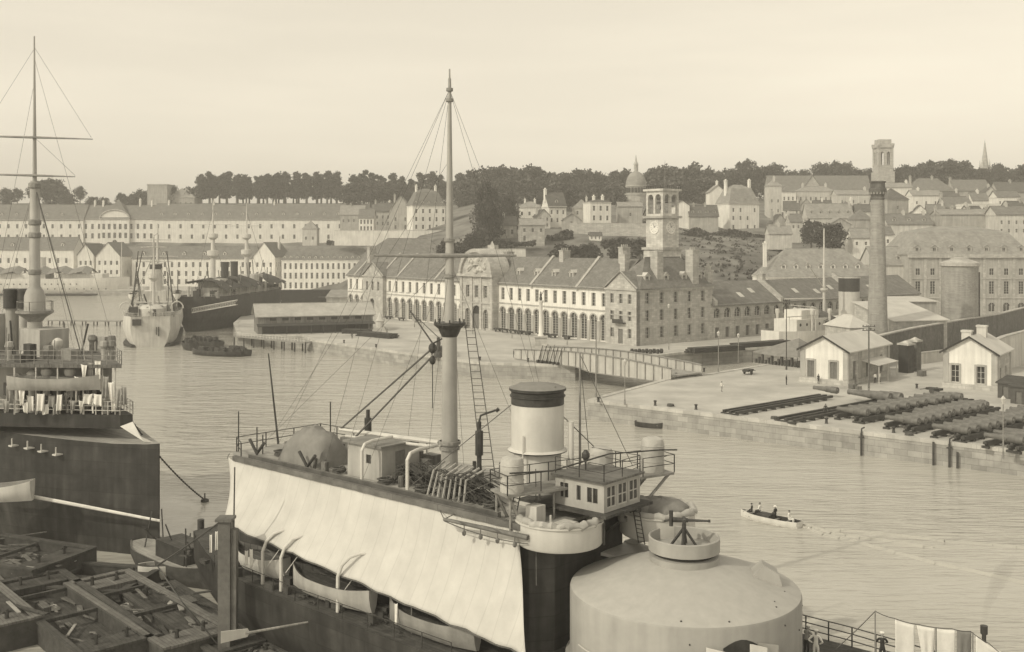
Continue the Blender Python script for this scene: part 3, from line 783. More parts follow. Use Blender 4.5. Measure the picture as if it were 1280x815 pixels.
# upper barracks: two wings, recessed centre and a pedimented middle block
d = 640; sc_m = d / F
def L_of(xl, xr, d): return (xr - xl) * d / F
l = L_of(-160, 104, d)
B('barracks_wing', 'western wing of the long white barracks, left of the arched pediment', 'barracks', -160, 104, 303, 274.5, d, 15, 256, roof='gable', wm=M_WHITE, rm=M_SLATE,
  front=rows2(l, 24, 1.4, 2.6, (2.2, 8.6), 2.6), ndorm=14, dw=1.4)
l = L_of(192, 430, d)
B('barracks_wing', 'eastern wing of the long white barracks, below the dense hilltop trees', 'barracks', 192, 430, 303, 274, d, 15, 255, roof='gable', wm=M_WHITE, rm=M_SLATE,
  front=rows2(l, 17, 1.4, 2.6, (2.2, 8.6), 2.6), ndorm=14, dw=1.4, chim=[(.06, .5, 2), (.3, .5, 1.5), (.62, .5, 1.5)])
l = L_of(104, 192, d + 1)
r_, w_, ro_, LL = B('barracks_centre', 'pedimented centre block of the white barracks with three floors of close windows', 'barracks', 104, 192, 303, 273.5, d + 1, 15, 257, roof='gable', wm=M_WHITE, rm=M_SLATE,
  front=[row(4, 1.5, 3.2, z, 15.5, 1.6) for z in (2.4, 8.2)] + [[(o[0] + 28, o[1] + 28, o[2], o[3]) for o in row(4, 1.5, 3.2, z, 15.5, 1.6)] for z in (2.4, 8.2)], chim=[(.1, .5, 3), (.22, .5, 3), (.75, .5, 4), (.92, .5, 3)])
b = MB(); xa, xb = 10.2 + 0.5, 28.6; zb = 14.6
pl = wall(b, (xa + .5, -2), (1, 0), xb - xa, -3, zb, [o for z in (2.6, 8.0) for o in row(5, 1.7, 3.4, z, xb - xa, 2.2)] + [((xb - xa) / 2 - 1.4, (xb - xa) / 2 + 1.4, -2.4, 1.6, True)], .35)
b.quad([(xa + .5, -2, -3), (xa + .5, 0, -3), (xa + .5, 0, zb), (xa + .5, -2, zb)]); b.quad([(xb + .5, -2, -3), (xb + .5, 0, -3), (xb + .5, 0, zb), (xb + .5, -2, zb)])
mid = (xa + xb) / 2 + .5; hw = (xb - xa) / 2
arc = [(mid - hw * math.cos(math.pi * k / 16), -2, zb + 5.2 * math.sin(math.pi * k / 16)) for k in range(17)]
b.add(arc)
f = b.build('pediment_block', M_WHITE, r_); put_windows(r_, pl, 'sash')
c = MB(); c.box(xa + .1, -2.5, zb - .5, xb + .9, -2.003, zb + .1)
c.tube([(x, -2.2, z + .15) for x, y, z in arc], .45, 6); c.build('cornice', M_STONEL, f)
rr = MB(); e = [(xa, -2.4, zb + .2), (xb + 1, -2.4, zb + .2), (xb + 1, 14, zb + .2), (xa, 14, zb + .2)]; ap = (mid, 5, zb + 12)
for k in range(4): rr.add([e[k], e[(k + 1) % 4], ap])
for k in range(16):
    p, q = arc[k], arc[k + 1]; rr.quad([(p[0], -2.3, p[2] + .3), (q[0], -2.3, q[2] + .3), (q[0], 6, q[2] + .3), (p[0], 6, p[2] + .3)])
rr.build('pediment_roof', M_SLATE, f)
# lower rope works along the water
d = 562; l = L_of(165, 318, d)
B('rope_works', 'low white rope works range with grey roof behind the moored warships', 'rope works', 165, 318, 358, 323, d, 14, 308, roof='gable', wm=M_WHITE, rm=M_SLATE,
  front=[row(17, 1.3, 2.7, z, l, 2.5) for z in (1.2, 5.6, 10.4)], ndorm=6, dw=1.6)
l = L_of(-160, 92, d)
B('rope_works', 'low rope works range behind the white hulk at the far left', 'rope works', -160, 92, 358, 312, d + 8, 14, 297, roof='gable', wm=M_WHITE, rm=M_SLATE,
  front=[row(24, 1.3, 2.7, z, l, 2.5) for z in (2, 7.4, 12.8)], ndorm=8, dw=1.6)
B('pavilion', 'narrow white gabled pavilion standing between the two rope works ranges', 'pavilion', 97, 117, 358, 318, d - 4, 22, 305, roof='gable_y', wm=M_WHITE, rm=M_SLATED, front=[row(3, 1.1, 2.2, z, 8.6, 1.6) for z in (1.5, 6.5, 11.5)])
B('pavilion', 'white pavilion with small pediment next to the white hulk, dark roof slope on its right', 'pavilion', 120, 150, 358, 320, d - 6, 22, 303, roof='gable_y', wm=M_WHITE, rm=M_SLATE, front=[row(4, 1.1, 2.2, z, 13, 1.8) for z in (1.5, 6.5, 11.5)], right=[row(3, 1.1, 2.2, z, 22, 3) for z in (1.5, 6.5)])
B('gabled_pavilion', 'white three storey gabled pavilion with carved gable above the timber shed', 'pavilion', 316, 344, 360, 320.5, 535, 24, 303, roof='gable_y', wm=M_WHITE, rm=M_SLATE, yaw=-.12,
  front=[row(3, 1.2, 2.3, z, 11.5, 2.2) for z in (1.2, 6.0, 10.8)], right=[row(4, 1.2, 2.3, z, 24, 3) for z in (6.0, 10.8)], chim=[(.75, .6, 3)])
l = 44
B('mansard_block', 'long white three storey block with twelve bays and attic dormers, between gabled pavilion and arsenal', 'workshop block', 352, 460, 363, 325, 524, 16, 307, roof='mansard', wm=M_WHITE, rm=M_SLATE, yaw=.0,
  front=[row(16, 1.1, 3.0, z, l, 1.8) for z in (1.0, 5.9, 10.7)], ndorm=14, dw=1.2)
B('low_shed', 'low open shed with grey lean roof against the left end of the arsenal', 'shed', 408, 438, 390, 372, 395, 12, 364, roof='shed', wm=M_GREYW, rm=M_SLATEL, front=[[(1.2, 6, 0, 3.2, True)]])
B('old_roof_house', 'broad grey hipped roof of a house behind the arsenal, left of the flagged mast', 'house', 452, 560, 335, 319, 410, 18, 298, roof='hip', wm=M_GREYW, rm=M_SLATE)
B('fort', 'square stone keep among trees above the white barracks', 'keep', 184, 209, 258, 231, 700, 14, 230, roof='flat', wm=M_GREYW, rm=M_GREYW)
B('manor', 'grey roofed house beside the keep at the left end of the hilltop trees', 'house', 209, 243, 262, 247, 705, 14, 236, roof='hip', wm=M_GREYW, rm=M_SLATEL, front=[row(5, 1.1, 2, 3, 18, 2)])
# ------------------------------------------------------------------ houses on the slope behind the arsenal
B('mansard_house', 'large white mansard house with tall windows standing below the hilltop trees', 'house', 515.5, 557, 290, 257, 520, 13, 236, roof='mansard', wm=M_WHITE, rm=M_SLATE, yaw=.33,
  front=[row(5, 1.0, 2.1, z, 17.5, 1.8) for z in (1.5, 5.4, 9.4)], right=[row(3, 1.0, 2.1, z, 13, 2.2) for z in (1.5, 5.4, 9.4)], ndorm=5, chim=[(.2, .5, 1.6), (.8, .5, 1.6)])
B('gable_house', 'tall grey house with steep gable left of the white mansard house', 'house', 487, 514, 291, 261, 530, 12, 246, roof='gable_y', wm=M_GREYW, rm=M_SLATEL, front=[row(2, 1, 1.9, z, 11, 3) for z in (2, 6)], chim=[(.2, .3, 1)])
B('small_house', 'small white house with close upright windows by the terrace wall', 'house', 448.5, 467, 291, 272, 540, 9, 262, roof='gable', wm=M_WHITE, rm=M_SLATE, front=[row(4, .9, 2.2, z, 7.7, 1.2) for z in (1.2, 4.6)])
B('town_house', 'grey house crowding behind the small white house by the terrace', 'house', 468, 489, 286, 264, 560, 10, 254, roof='gable', wm=M_GREYW, rm=M_SLATED, front=[row(3, .9, 1.8, z, 9, 1.6) for z in (2, 5.4)], chim=[(0, .5, 1.5)])
B('town_house', 'low pale house with long roof at the right end of the barracks', 'house', 425, 455, 282, 268, 600, 10, 257, roof='gable', wm=M_GREYW, rm=M_SLATEL, front=[row(4, .9, 1.6, 2, 13, 2)], chim=[(.4, .5, 1)])
B('guard_house', 'little hip roofed lodge with dark shed in front of the barracks end', 'lodge', 378, 396, 304, 286, 600, 8, 276, roof='hip', wm=M_CREAM, rm=M_SLATEL, front=[row(2, 1, 1.8, 2, 8, 2)])
B('stone_cottage', 'stone cottage with three windows and dark roof at the foot of the big dark tree', 'cottage', 616, 646, 298, 281.5, 436, 9, 270.5, roof='gable', wm=M_STONEL, rm=M_SLATED, yaw=.12, front=[row(3, 1.0, 1.9, 1.8, 10, 1.8)], chim=[(.5, .5, 1.2)])
B('stone_cottage', 'stone cottage with pale roof and door beside the dark roofed cottage', 'cottage', 651, 681, 301, 281, 424, 9, 274, roof='gable', wm=M_STONEL, rm=M_SLATEL, yaw=.12, front=[row(3, 1.0, 1.5, 3.6, 9.8, 1.5)], door=(1.0, 2.0, 0.05, 2.1))
B('villa', 'pale low villa with row of chimney pots between tree and steep roofed house', 'villa', 647, 678, 276, 259, 480, 9, 252, roof='hip', wm=M_WHITE, rm=M_SLATEL, front=[row(3, 1, 1.7, 2.5, 11, 2)], chim=[(.3, .5, 1.2), (.7, .5, 1.2)])
B('steep_house', 'tall narrow white house with steep slate roof and gable chimney', 'house', 685, 709, 281, 258, 468, 8, 241, roof='gable', wm=M_WHITE, rm=M_SLATED, yaw=.4, front=[row(3, .9, 1.8, z, 8.6, 1.4) for z in (1.2, 4.8)], chim=[(0, .5, 1.6)], ndorm=1)
B('town_house', 'pale house with hipped roof between the steep roofed house and the white cube house', 'house', 717, 738, 280, 260, 475, 8, 249, roof='hip', wm=M_CREAM, rm=M_SLATEL, front=[row(2, .9, 1.7, z, 7.6, 1.8) for z in (1, 4.3)], chim=[(.8, .5, 1)])
B('small_gable', 'small low gabled outbuilding in front of the pale hipped house', 'outbuilding', 703, 726, 283, 275, 455, 7, 267, roof='gable_y', wm=M_GREYW, rm=M_SLATEL, front=[row(1, 1, 1.4, .8, 8, 4)])
B('cube_house', 'tall white cube shaped house with three by two windows above the terrace wall', 'house', 737, 765, 280, 252.5, 465, 9, 249, roof='hip', wm=M_WHITE, rm=M_SLATED, yaw=.3, front=[row(3, 1.0, 2.2, z, 10, 1.8) for z in (1.6, 5.9)], right=[row(2, 1, 2.1, z, 9, 2.5) for z in (1.6, 5.9)], chim=[(.3, .4, 1.3), (.8, .6, 1.6)])
B('town_house', 'blind walled pale house right of the white cube house', 'house', 773, 803, 281, 258, 475, 10, 253, roof='gable', wm=M_GREYW, rm=M_SLATEL, front=[row(1, .9, 1.5, 4, 11, 6)])
B('garden_shed', 'tiny white garden shed with dark roof under the terrace wall', 'shed', 737, 752, 300, 294, 432, 4, 291, roof='gable', wm=M_WHITE, rm=M_SLATED, front=[row(3, .6, 1.2, .3, 5, .9)])
B('white_gable', 'white gable walled house with dark roofs, right of the clock tower belfry', 'house', 843, 862, 284, 257, 480, 9, 251, roof='gable_y', wm=M_WHITE, rm=M_SLATED)
B('roof_row', 'row of joined dark gabled roofs between white gable and large white house', 'row house', 862, 898, 284, 270, 478, 10, 257, roof='gable', wm=M_GREYW, rm=M_SLATED, ndorm=4, chim=[(.2, .5, 1), (.6, .5, 1)])
B('white_house', 'tall plain white house with pale roof, left part of the large hillside group', 'house', 887, 907, 282, 240, 505, 10, 232, roof='gable_y', wm=M_WHITE, rm=M_SLATEL, front=[row(1, .9, 1.7, 8, 8, 4)], chim=[(.5, .2, 2)])
B('tenement', 'large white tenement with scattered windows and a mansard roof above the grass slope', 'tenement', 909, 952, 290, 254.5, 490, 12, 231, roof='mansard', wm=M_WHITE, rm=M_SLATEL, yaw=.35, front=[row(4, 1.0, 1.9, 9.4, 16, 2.2, skip=(2,)), row(4, 1.0, 1.9, 5.6, 16, 2.2, skip=(3,)), row(4, 1.0, 1.8, 1.5, 16, 2.2, skip=(1,))], right=[row(2, .9, 1.7, 8, 12, 4)], ndorm=3, chim=[(.1, .5, 2), (.9, .5, 2.4)])
# ------------------------------------------------------------------ town right of the grass slope
B('town_house', 'pale tall house right behind the white tenement', 'house', 961, 977, 285, 232, 530, 9, 225, roof='hip', wm=M_CREAM, rm=M_SLATEL, front=[row(2, .8, 1.6, z, 6.4, 1.6) for z in (8, 13)], chim=[(.5, .3, 1.6)])
B('town_house', 'white house with balcony under the church nave', 'house', 977, 995, 262, 240, 560, 9, 232, roof='hip', wm=M_WHITE, rm=M_SLATE, front=[row(3, .9, 1.9, z, 7.6, 1.5) for z in (1.5, 5)])
B('town_house', 'broad pale house below the church transept', 'house', 997, 1045, 258, 239, 565, 10, 233, roof='hip', wm=M_CREAM, rm=M_SLATEL, front=[row(7, .9, 1.9, 3.2, 20, 1.8)], chim=[(.2, .5, 1.5), (.8, .5, 1.5)])
B('town_house', 'pale house with blind wall between church and brick chimney', 'house', 1046, 1089, 262, 243, 555, 10, 238, roof='gable', wm=M_CREAM, rm=M_SLATEL, front=[row(3, .8, 1.5, 3.5, 18, 3)], chim=[(.9, .5, 1.6)])
B('town_house', 'small gable end house beside the dark garden trees', 'house', 988, 1003, 298, 277, 455, 8, 268, roof='gable', wm=M_CREAM, rm=M_SLATE, front=[row(2, .8, 1.4, 4.4, 5, 1.4)], chim=[(0, .5, 1)])
B('dormer_house', 'house with long pale dormered roof and tall side wall right of the dark garden trees', 'house', 1010, 1067, 292, 272, 500, 11, 255, roof='gable', wm=M_CREAM, rm=M_SLATEL, front=[row(3, .9, 1.6, 2.5, 21, 9, 2)], ndorm=5, chim=[(.98, .5, 1.6)])
B('gable_house', 'pale house with single dark window in its gable near the dry dock mast', 'house', 1036, 1064, 308, 281, 440, 9, 273, roof='gable_y', wm=M_GREYW, rm=M_SLATEL, front=[row(1, 1, 1.8, 5, 9, 4.5)])
B('low_house', 'low white house with one square window just left of the brick chimney', 'house', 1066, 1088, 311, 297, 400, 8, 286, roof='gable', wm=M_WHITE, rm=M_SLATEL, front=[row(2, .9, 1.3, 1.4, 6.7, 1.6)])
B('low_house', 'low white house with one window just right of the brick chimney', 'house', 1103, 1117, 309, 293, 400, 8, 284, roof='gable', wm=M_WHITE, rm=M_SLATE, front=[row(1, .9, 1.4, 1.6, 4.3, 2.1)])
B('town_house', 'grey square house with steep hipped roof right of the brick chimney top', 'house', 1107, 1138, 274, 249, 470, 10, 236, roof='hip', wm=M_GREYW, rm=M_SLATED, yaw=.3, front=[row(1, .9, 1.5, 4.5, 11, 4)], right=[row(2, .8, 1.5, 3, 10, 3)])
B('town_house', 'long pale wall house behind the grey hipped house', 'house', 1106, 1140, 252, 234, 540, 9, 229, roof='gable', wm=M_WHITE, rm=M_SLATEL, chim=[(.1, .5, 1), (.9, .5, 1.3)])
B('town_house', 'pale house with broad blank front above the big mansard hall', 'house', 1141, 1177, 262, 244, 500, 9, 238, roof='gable', wm=M_WHITE, rm=M_SLATEL, front=[row(3, .8, 1.4, 2.6, 13, 2)], chim=[(.3, .5, 1)])
B('town_house', 'grey roofed house with white chimney stack at its left end', 'house', 1183, 1216, 270, 259, 480, 12, 246, roof='gable', wm=M_GREYW, rm=M_SLATE, chim=[(0, .5, 1.8), (1, .5, 1.8)])
B('low_wing', 'long low white wing with flat roof above the mansard hall', 'wing', 1205, 1250, 266, 256, 455, 8, 254, roof='flat', wm=M_WHITE, rm=M_ZINC, front=[row(6, .8, 1.3, 1, 15, 1.4)])
B('town_house', 'pale house with square windows near the right edge of the town', 'house', 1247, 1275, 268, 246, 490, 9, 239, roof='gable', wm=M_WHITE, rm=M_SLATE, front=[row(4, .8, 1.4, z, 10, 1.3) for z in (2, 4.8)])
B('big_roof', 'large grey slate roof below the hilltop trees, right of the church tower', 'house', 1138, 1193, 246, 238, 590, 14, 223, roof='hip', wm=M_GREYW, rm=M_SLATE, chim=[(.1, .5, 1.2), (.6, .5, 1.2)])
B('big_roof', 'large grey roof below the slender spire', 'house', 1194, 1238, 246, 238, 600, 14, 225, roof='gable', wm=M_GREYW, rm=M_SLATE, chim=[(.0, .5, 1.2)])
B('town_house', 'grey house under the trees at the far right', 'house', 1248, 1300, 252, 240, 570, 12, 228, roof='gable', wm=M_GREYW, rm=M_SLATED, chim=[(.4, .5, 1.2)])
B('row_house', 'row of grey roofs with white chimneys behind the mansard hall, left part', 'row house', 1110, 1166, 292, 280, 430, 11, 268, roof='gable', wm=M_CREAM, rm=M_SLATE, chim=[(0, .5, 1.4), (.45, .5, 1.4), (.9, .5, 1.4)], ndorm=3)
B('row_house', 'row of small chimneyed houses just behind the mansard hall ridge', 'row house', 1176, 1245, 288, 268, 430, 11, 262, roof='gable', wm=M_GREYW, rm=M_SLATEL, chim=[(0, .5, 1.2), (.3, .5, 1.2), (.6, .5, 1.2), (.95, .5, 1.2)])
B('row_house', 'pale houses stepping down at the right picture edge behind the hall', 'row house', 1246, 1310, 300, 268, 420, 11, 258, roof='gable', wm=M_CREAM, rm=M_SLATE, front=[row(6, .8, 1.5, z, 19, 2) for z in (3, 6.4)], chim=[(.3, .5, 1.4)])
B('garden_house', 'small pale roofed house behind the low magazine roof, left of the garden trees', 'house', 962, 990, 300, 292, 430, 8, 283, roof='gable', wm=M_CREAM, rm=M_SLATEL, chim=[(.5, .5, 1.4)])
B('town_house', 'house with mid grey roof between the dormer house and the brick chimney', 'house', 1068, 1090, 288, 274, 450, 9, 262, roof='hip', wm=M_GREYW, rm=M_SLATE)
# crowded small houses between the larger ones
for (xl, xr, yb, ye, d_, yr, wm_, rm_, rf_, lab) in (
    (980, 999, 276, 262, 520, 252, M_CREAM, M_SLATED, 'gable', 'narrow pale house with dark roof below the balcony house of the church hill'),
    (1000, 1016, 270, 258, 540, 249, M_GREYW, M_SLATE, 'gable_y', 'small grey gable below the church transept'),
    (1018, 1040, 268, 260, 545, 251, M_WHITE, M_SLATED, 'gable', 'small white house with dark roof below the church transept'),
    (1052, 1072, 274, 262, 520, 251, M_WHITE, M_SLATE, 'hip', 'white hip roofed house above the dormered house'),
    (1070, 1092, 276, 264, 500, 256, M_CREAM, M_SLATED, 'gable', 'pale dark roofed house tucked beside the brick chimney'),
    (1140, 1160, 280, 266, 465, 257, M_WHITE, M_SLATED, 'gable_y', 'white gable house beside the steep hipped house'),
    (1160, 1181, 280, 268, 460, 256, M_CREAM, M_SLATE, 'gable', 'pale house with mid grey roof below the blank fronted house'),
    (1178, 1200, 262, 250, 520, 240, M_CREAM, M_SLATED, 'gable', 'pale house with dark roof below the large slate roof'),
    (1216, 1236, 262, 250, 515, 241, M_WHITE, M_SLATE, 'gable', 'white house under the slender spire'),
    (1228, 1249, 254, 244, 540, 234, M_CREAM, M_SLATED, 'gable_y', 'cream gable house under the slender spire'),
    (1262, 1286, 276, 262, 460, 252, M_GREYW, M_SLATED, 'gable', 'grey dark roofed house at the edge of the hillside town'),
    (1212, 1232, 276, 266, 440, 258, M_CREAM, M_SLATED, 'gable', 'low cream house in front of the flat white wing'),
    (966, 984, 292, 278, 465, 268, M_GREYW, M_SLATED, 'gable_y', 'grey gable beside the top of the grass slope'),
    (812, 826, 284, 268, 480, 260, M_CREAM, M_SLATE, 'gable', 'pale house peeping out left behind the clock tower'),
    (672, 688, 286, 270, 462, 262, M_CREAM, M_SLATED, 'gable_y', 'narrow cream gable between the chimneyed villa and steep roofed house'),
    (626, 648, 280, 268, 470, 260, M_GREYW, M_SLATE, 'gable', 'grey house half lost in the trees behind the stone cottages'),
    (470, 486, 274, 262, 590, 254, M_WHITE, M_SLATED, 'gable_y', 'white gable at the end of the terrace below the trees'),
    (1090, 1108, 268, 256, 520, 247, M_WHITE, M_SLATED, 'gable', 'white house just behind the brick chimney crown')):
    l_ = L_of(xl, xr, d_); hh_ = (yb - ye) * d_ / F
    B('town_house', lab, 'house', xl, xr, yb, ye, d_, 8, yr, roof=rf_, wm=wm_, rm=rm_, yaw=((xl * 7) % 5 - 2) * .12,
      front=[row(max(2, int(l_ / 2.8)), .8, 1.4, z, l_, 1.3) for z in ((1.0, 3.6) if hh_ > 5.2 else (1.2,))], chim=[((xl % 3) * .4 + .1, .5, 1.3)])
# long roof behind the magazine, and the mansard hall at the right
B('long_store', 'long store with small attic windows and broad pale roof behind the arcaded magazine', 'store', 958, 1100, 365, 346, 338, 17, 311, roof='hip', wm=M_WHITE, rm=M_SLATEL, yaw=.05, front=[row(10, 1.0, 1.2, 2.8, 37, 2.5)], ndorm=9, dw=1.5, chim=[(.02, .3, 2.0)])
B('link_block', 'plain pale block joining the long store to the mansard hall', 'block', 1094, 1137, 398, 331, 345, 16, 309, roof='gable', wm=M_CREAM, rm=M_SLATEL, front=[row(2, 1, 1.6, 10, 11, 3)], ndorm=2)
l = L_of(1136, 1288, 340)
r_, w_, ro_, LL = B('mansard_hall', 'large grey stone hall with deep cornice, tall windows and hipped roof with six dormers', 'hall', 1136, 1288, 396, 318, 340, 26, 283, roof='mansard', wm=M_GREYW, rm=M_SLATEL, trim=M_STONEL,
  front=[row(8, 1.5, 2.2, 13.6, l, 3), row(8, 1.7, 4.2, 7.4, l, 3), row(8, 2.2, 3.0, 1.6, l, 3, arch=True)], ndorm=7, dw=1.7)
c = MB(); c.box(-.5, -.7, 19.3, LL + .5, -.27, 20.4); c.box(-.2, -.25, 12.3, LL + .2, -.004, 12.7); c.box(-.2, -.25, 6.0, LL + .2, -.004, 6.4)
for k in range(9): c.box(.2 + k * (LL - 1.2) / 8, -.2, -3, 1.0 + k * (LL - 1.2) / 8, -.005, 19.3)
c.build('pilaster', M_STONEL, w_)
# terrace walls
def fence_wall(name, label, pts, h, t=.6, m=None, cap=True, cat='wall'):
    b = MB(); c = MB()
    for (p, q) in zip(pts, pts[1:]):
        p = Vector(p); q = Vector(q); e = Vector((q.x - p.x, q.y - p.y, 0)).normalized(); n = Vector((-e.y, e.x, 0)) * t
        hb = [p - Vector((0, 0, 4)), q - Vector((0, 0, 4)), q + Vector((0, 0, h)), p + Vector((0, 0, h))]
        b.raw([*hb, *[v + n for v in hb]], [(0, 1, 2, 3), (5, 4, 7, 6), (3, 2, 6, 7), (0, 3, 7, 4), (1, 5, 6, 2)])
        k = Vector((0, 0, h + .003)); o = n * .15
        vs_ = [p + k - o, q + k - o, q + k + n + o, p + k + n + o]; up = Vector((0, 0, .25))
        c.raw([*vs_, *[v + up for v in vs_]], [(0, 1, 5, 4), (4, 5, 6, 7), (2, 3, 7, 6), (1, 2, 6, 5), (3, 0, 4, 7)])
    w = tag(b.build(name, m or M_STONEL), label, cat)
    if cap: c.build('coping', M_STONEL, w)
    return w
fence_wall('terrace_wall', 'long pale terrace wall below the white mansard house', [Wd(418, 297, 525), Wd(515, 297, 505), Wd(580, 297, 500)], 3.4, m=M_CREAM)
fence_wall('terrace_wall', 'high stone terrace wall under the white cube house', [Wd(712, 300, 448), Wd(813, 301, 440)], 7.2)
fence_wall('garden_wall', 'low pale garden wall in front of the big dark tree', [Wd(606, 318, 390), Wd(657, 318, 388)], 1.9, m=M_CREAM)
# ------------------------------------------------------------------ church, dome, spire
CH = thing('church', 'stone church with long slate roof and square tower on the skyline', 'church', Wd(962, 250, 640).to_tuple(), 0)
Lc = L_of(962, 1090, 640); z_e = (250 - 238) * 640 / F; z_r = (250 - 218.5) * 640 / F
b = MB(); pl = wall(b, (0, 0), (1, 0), Lc, -6, z_e, row(9, 1.4, 3.4, 1.2, Lc, 4, arch=True), .4)
for x in (0, Lc): b.add([(x, 0, -6), (x, 15, -6), (x, 15, z_e), (x, 7.5, z_r), (x, 0, z_e)])
b.build('wall', M_STONEL, CH); put_windows(CH, pl, 'plain')
r = MB(); slab(r, [(-.4, -.6, z_e - .3), (Lc, -.6, z_e - .3), (Lc, 7.5, z_r), (-.4, 7.5, z_r)], .2); slab(r, [(Lc, 15.6, z_e - .3), (-.4, 15.6, z_e - .3), (-.4, 7.5, z_r), (Lc, 7.5, z_r)], .2)
rf = r.build('roof', M_SLATE, CH)
b = MB(); xt = L_of(962, 1013, 640)
b.add([(xt - 6.5, -4, -6), (xt + 6.5, -4, -6), (xt + 6.5, -4, z_e), (xt, -4, z_r - .5), (xt - 6.5, -4, z_e)])
for s_ in (-1, 1):
    b.quad([(xt + s_ * 6.5, -4, -6), (xt + s_ * 6.5, 2, -6), (xt + s_ * 6.5, 2, z_e), (xt + s_ * 6.5, -4, z_e)])
    slab(b, [(xt, -4.5, z_r - .3), (xt + s_ * 7, -4.5, z_e - .4), (xt + s_ * 7, 7.4, z_e - .4), (xt, 7.4, z_r - .3)], .2, 1)
b.build('transept', [M_STONEL, M_SLATE], CH)
xt = L_of(962, 1109, 640); tw_ = 4.4
b = MB(); ht = (250 - 184) * 640 / F; z1 = (250 - 214) * 640 / F
b.box(xt - tw_ - 1, 2, -6, xt + tw_ + 1, 13, z1)
for o_, e_ in (((xt - tw_, 3), (1, 0)), ((xt + tw_, 3), (0, 1)), ((xt + tw_, 3 + 2 * tw_), (-1, 0)), ((xt - tw_, 3 + 2 * tw_), (0, -1))):
    wall(b, o_, e_, 2 * tw_, z1, ht, [(1.6, 3.4, z1 + 4, ht - 2.5, True), (5.4, 7.2, z1 + 4, ht - 2.5, True)], .5)
b.box(xt - tw_ - .7, 2.3, ht, xt + tw_ + .7, 3 + 2 * tw_ + .7, ht + 1.1)
for sx in (-1, 1):
    for sy in (2.6, 2 * tw_ + 3.4): b.box(xt + sx * tw_ - .8, sy - .8, ht + 1.1, xt + sx * tw_ + .8, sy + .8, ht + 2.6)
b.box(xt - tw_ + .5, 3.5, ht + 1.1, xt + tw_ - .5, 2 * tw_ + 2.5, ht + 5.2)
for sx in (-1, 1):
    for sy in (3.1, 2 * tw_ + 2.9): b.box(xt + sx * (tw_ - .1) - .5, sy - .5, -3, xt + sx * (tw_ - .1) + .55, sy + .5, ht + 1.0)
b.build('tower', M_STONE, CH)
p0 = Wd(795, 252, 560)
DO = thing('domed_church', 'round dome with lantern rising among the trees left of the belfry', 'domed church', p0.to_tuple())
k = 560 / F
b = MB(); b.lathe([(13.2 * k, -12), (13.2 * k, 8 * k), (14.2 * k, 8 * k), (14.2 * k, 10 * k), (12.5 * k, 10 * k), (12.5 * k, 18 * k), (13.6 * k, 18.5 * k), (13.6 * k, 20 * k)], n=28); b.build('drum', M_STONEL, DO)
b = MB(); b.lathe([(13.0 * k * math.cos(a), (20 + 18 * math.sin(a)) * k) for a in [math.pi / 2 * q / 10 * .93 for q in range(11)]], n=28); b.build('dome', M_SLATEL, DO, smooth=True)
b = MB(); b.lathe([(2.6 * k, 37 * k), (2.8 * k, 46 * k), (3.4 * k, 46 * k), (2.4 * k, 48 * k), (1.2 * k, 51 * k), (.3 * k, 58 * k), (.01, 59 * k)], n=12); b.build('lantern', M_STONEL, DO)
w_ = MB()
for q in range(10):
    a = math.pi + math.pi * (q + .5) / 10; c_ = Vector((math.cos(a), math.sin(a), 0))
    w_.cyl(c_ * 12.52 * k + Vector((0, 0, 11 * k)), c_ * 12.52 * k + Vector((0, 0, 17 * k)), .7, n=6)
w_.build('drum_window', M_GLASS, DO)
p0 = Wd(1231, 245, 690)
SP = thing('spire', 'slender pointed church spire far off on the right skyline', 'spire', p0.to_tuple())
k = 690 / F
b = MB(); b.box(-4.6 * k, -4.6 * k, -8, 4.6 * k, 4.6 * k, 36 * k); b.build('tower', M_STONE, SP)
b = MB(); b.lathe([(4.9 * k, 36 * k), (3.2 * k, 48 * k), (.25 * k, 69 * k), (.02, 71 * k)], n=8)
for sx in (-1, 1):
    for sy in (-1, 1): b.lathe([(1.0 * k, 32 * k), (1.0 * k, 38 * k), (.02, 46 * k)], (sx * 4.2 * k, sy * 4.2 * k, 0), 6)
b.build('spire', M_STONE, SP)
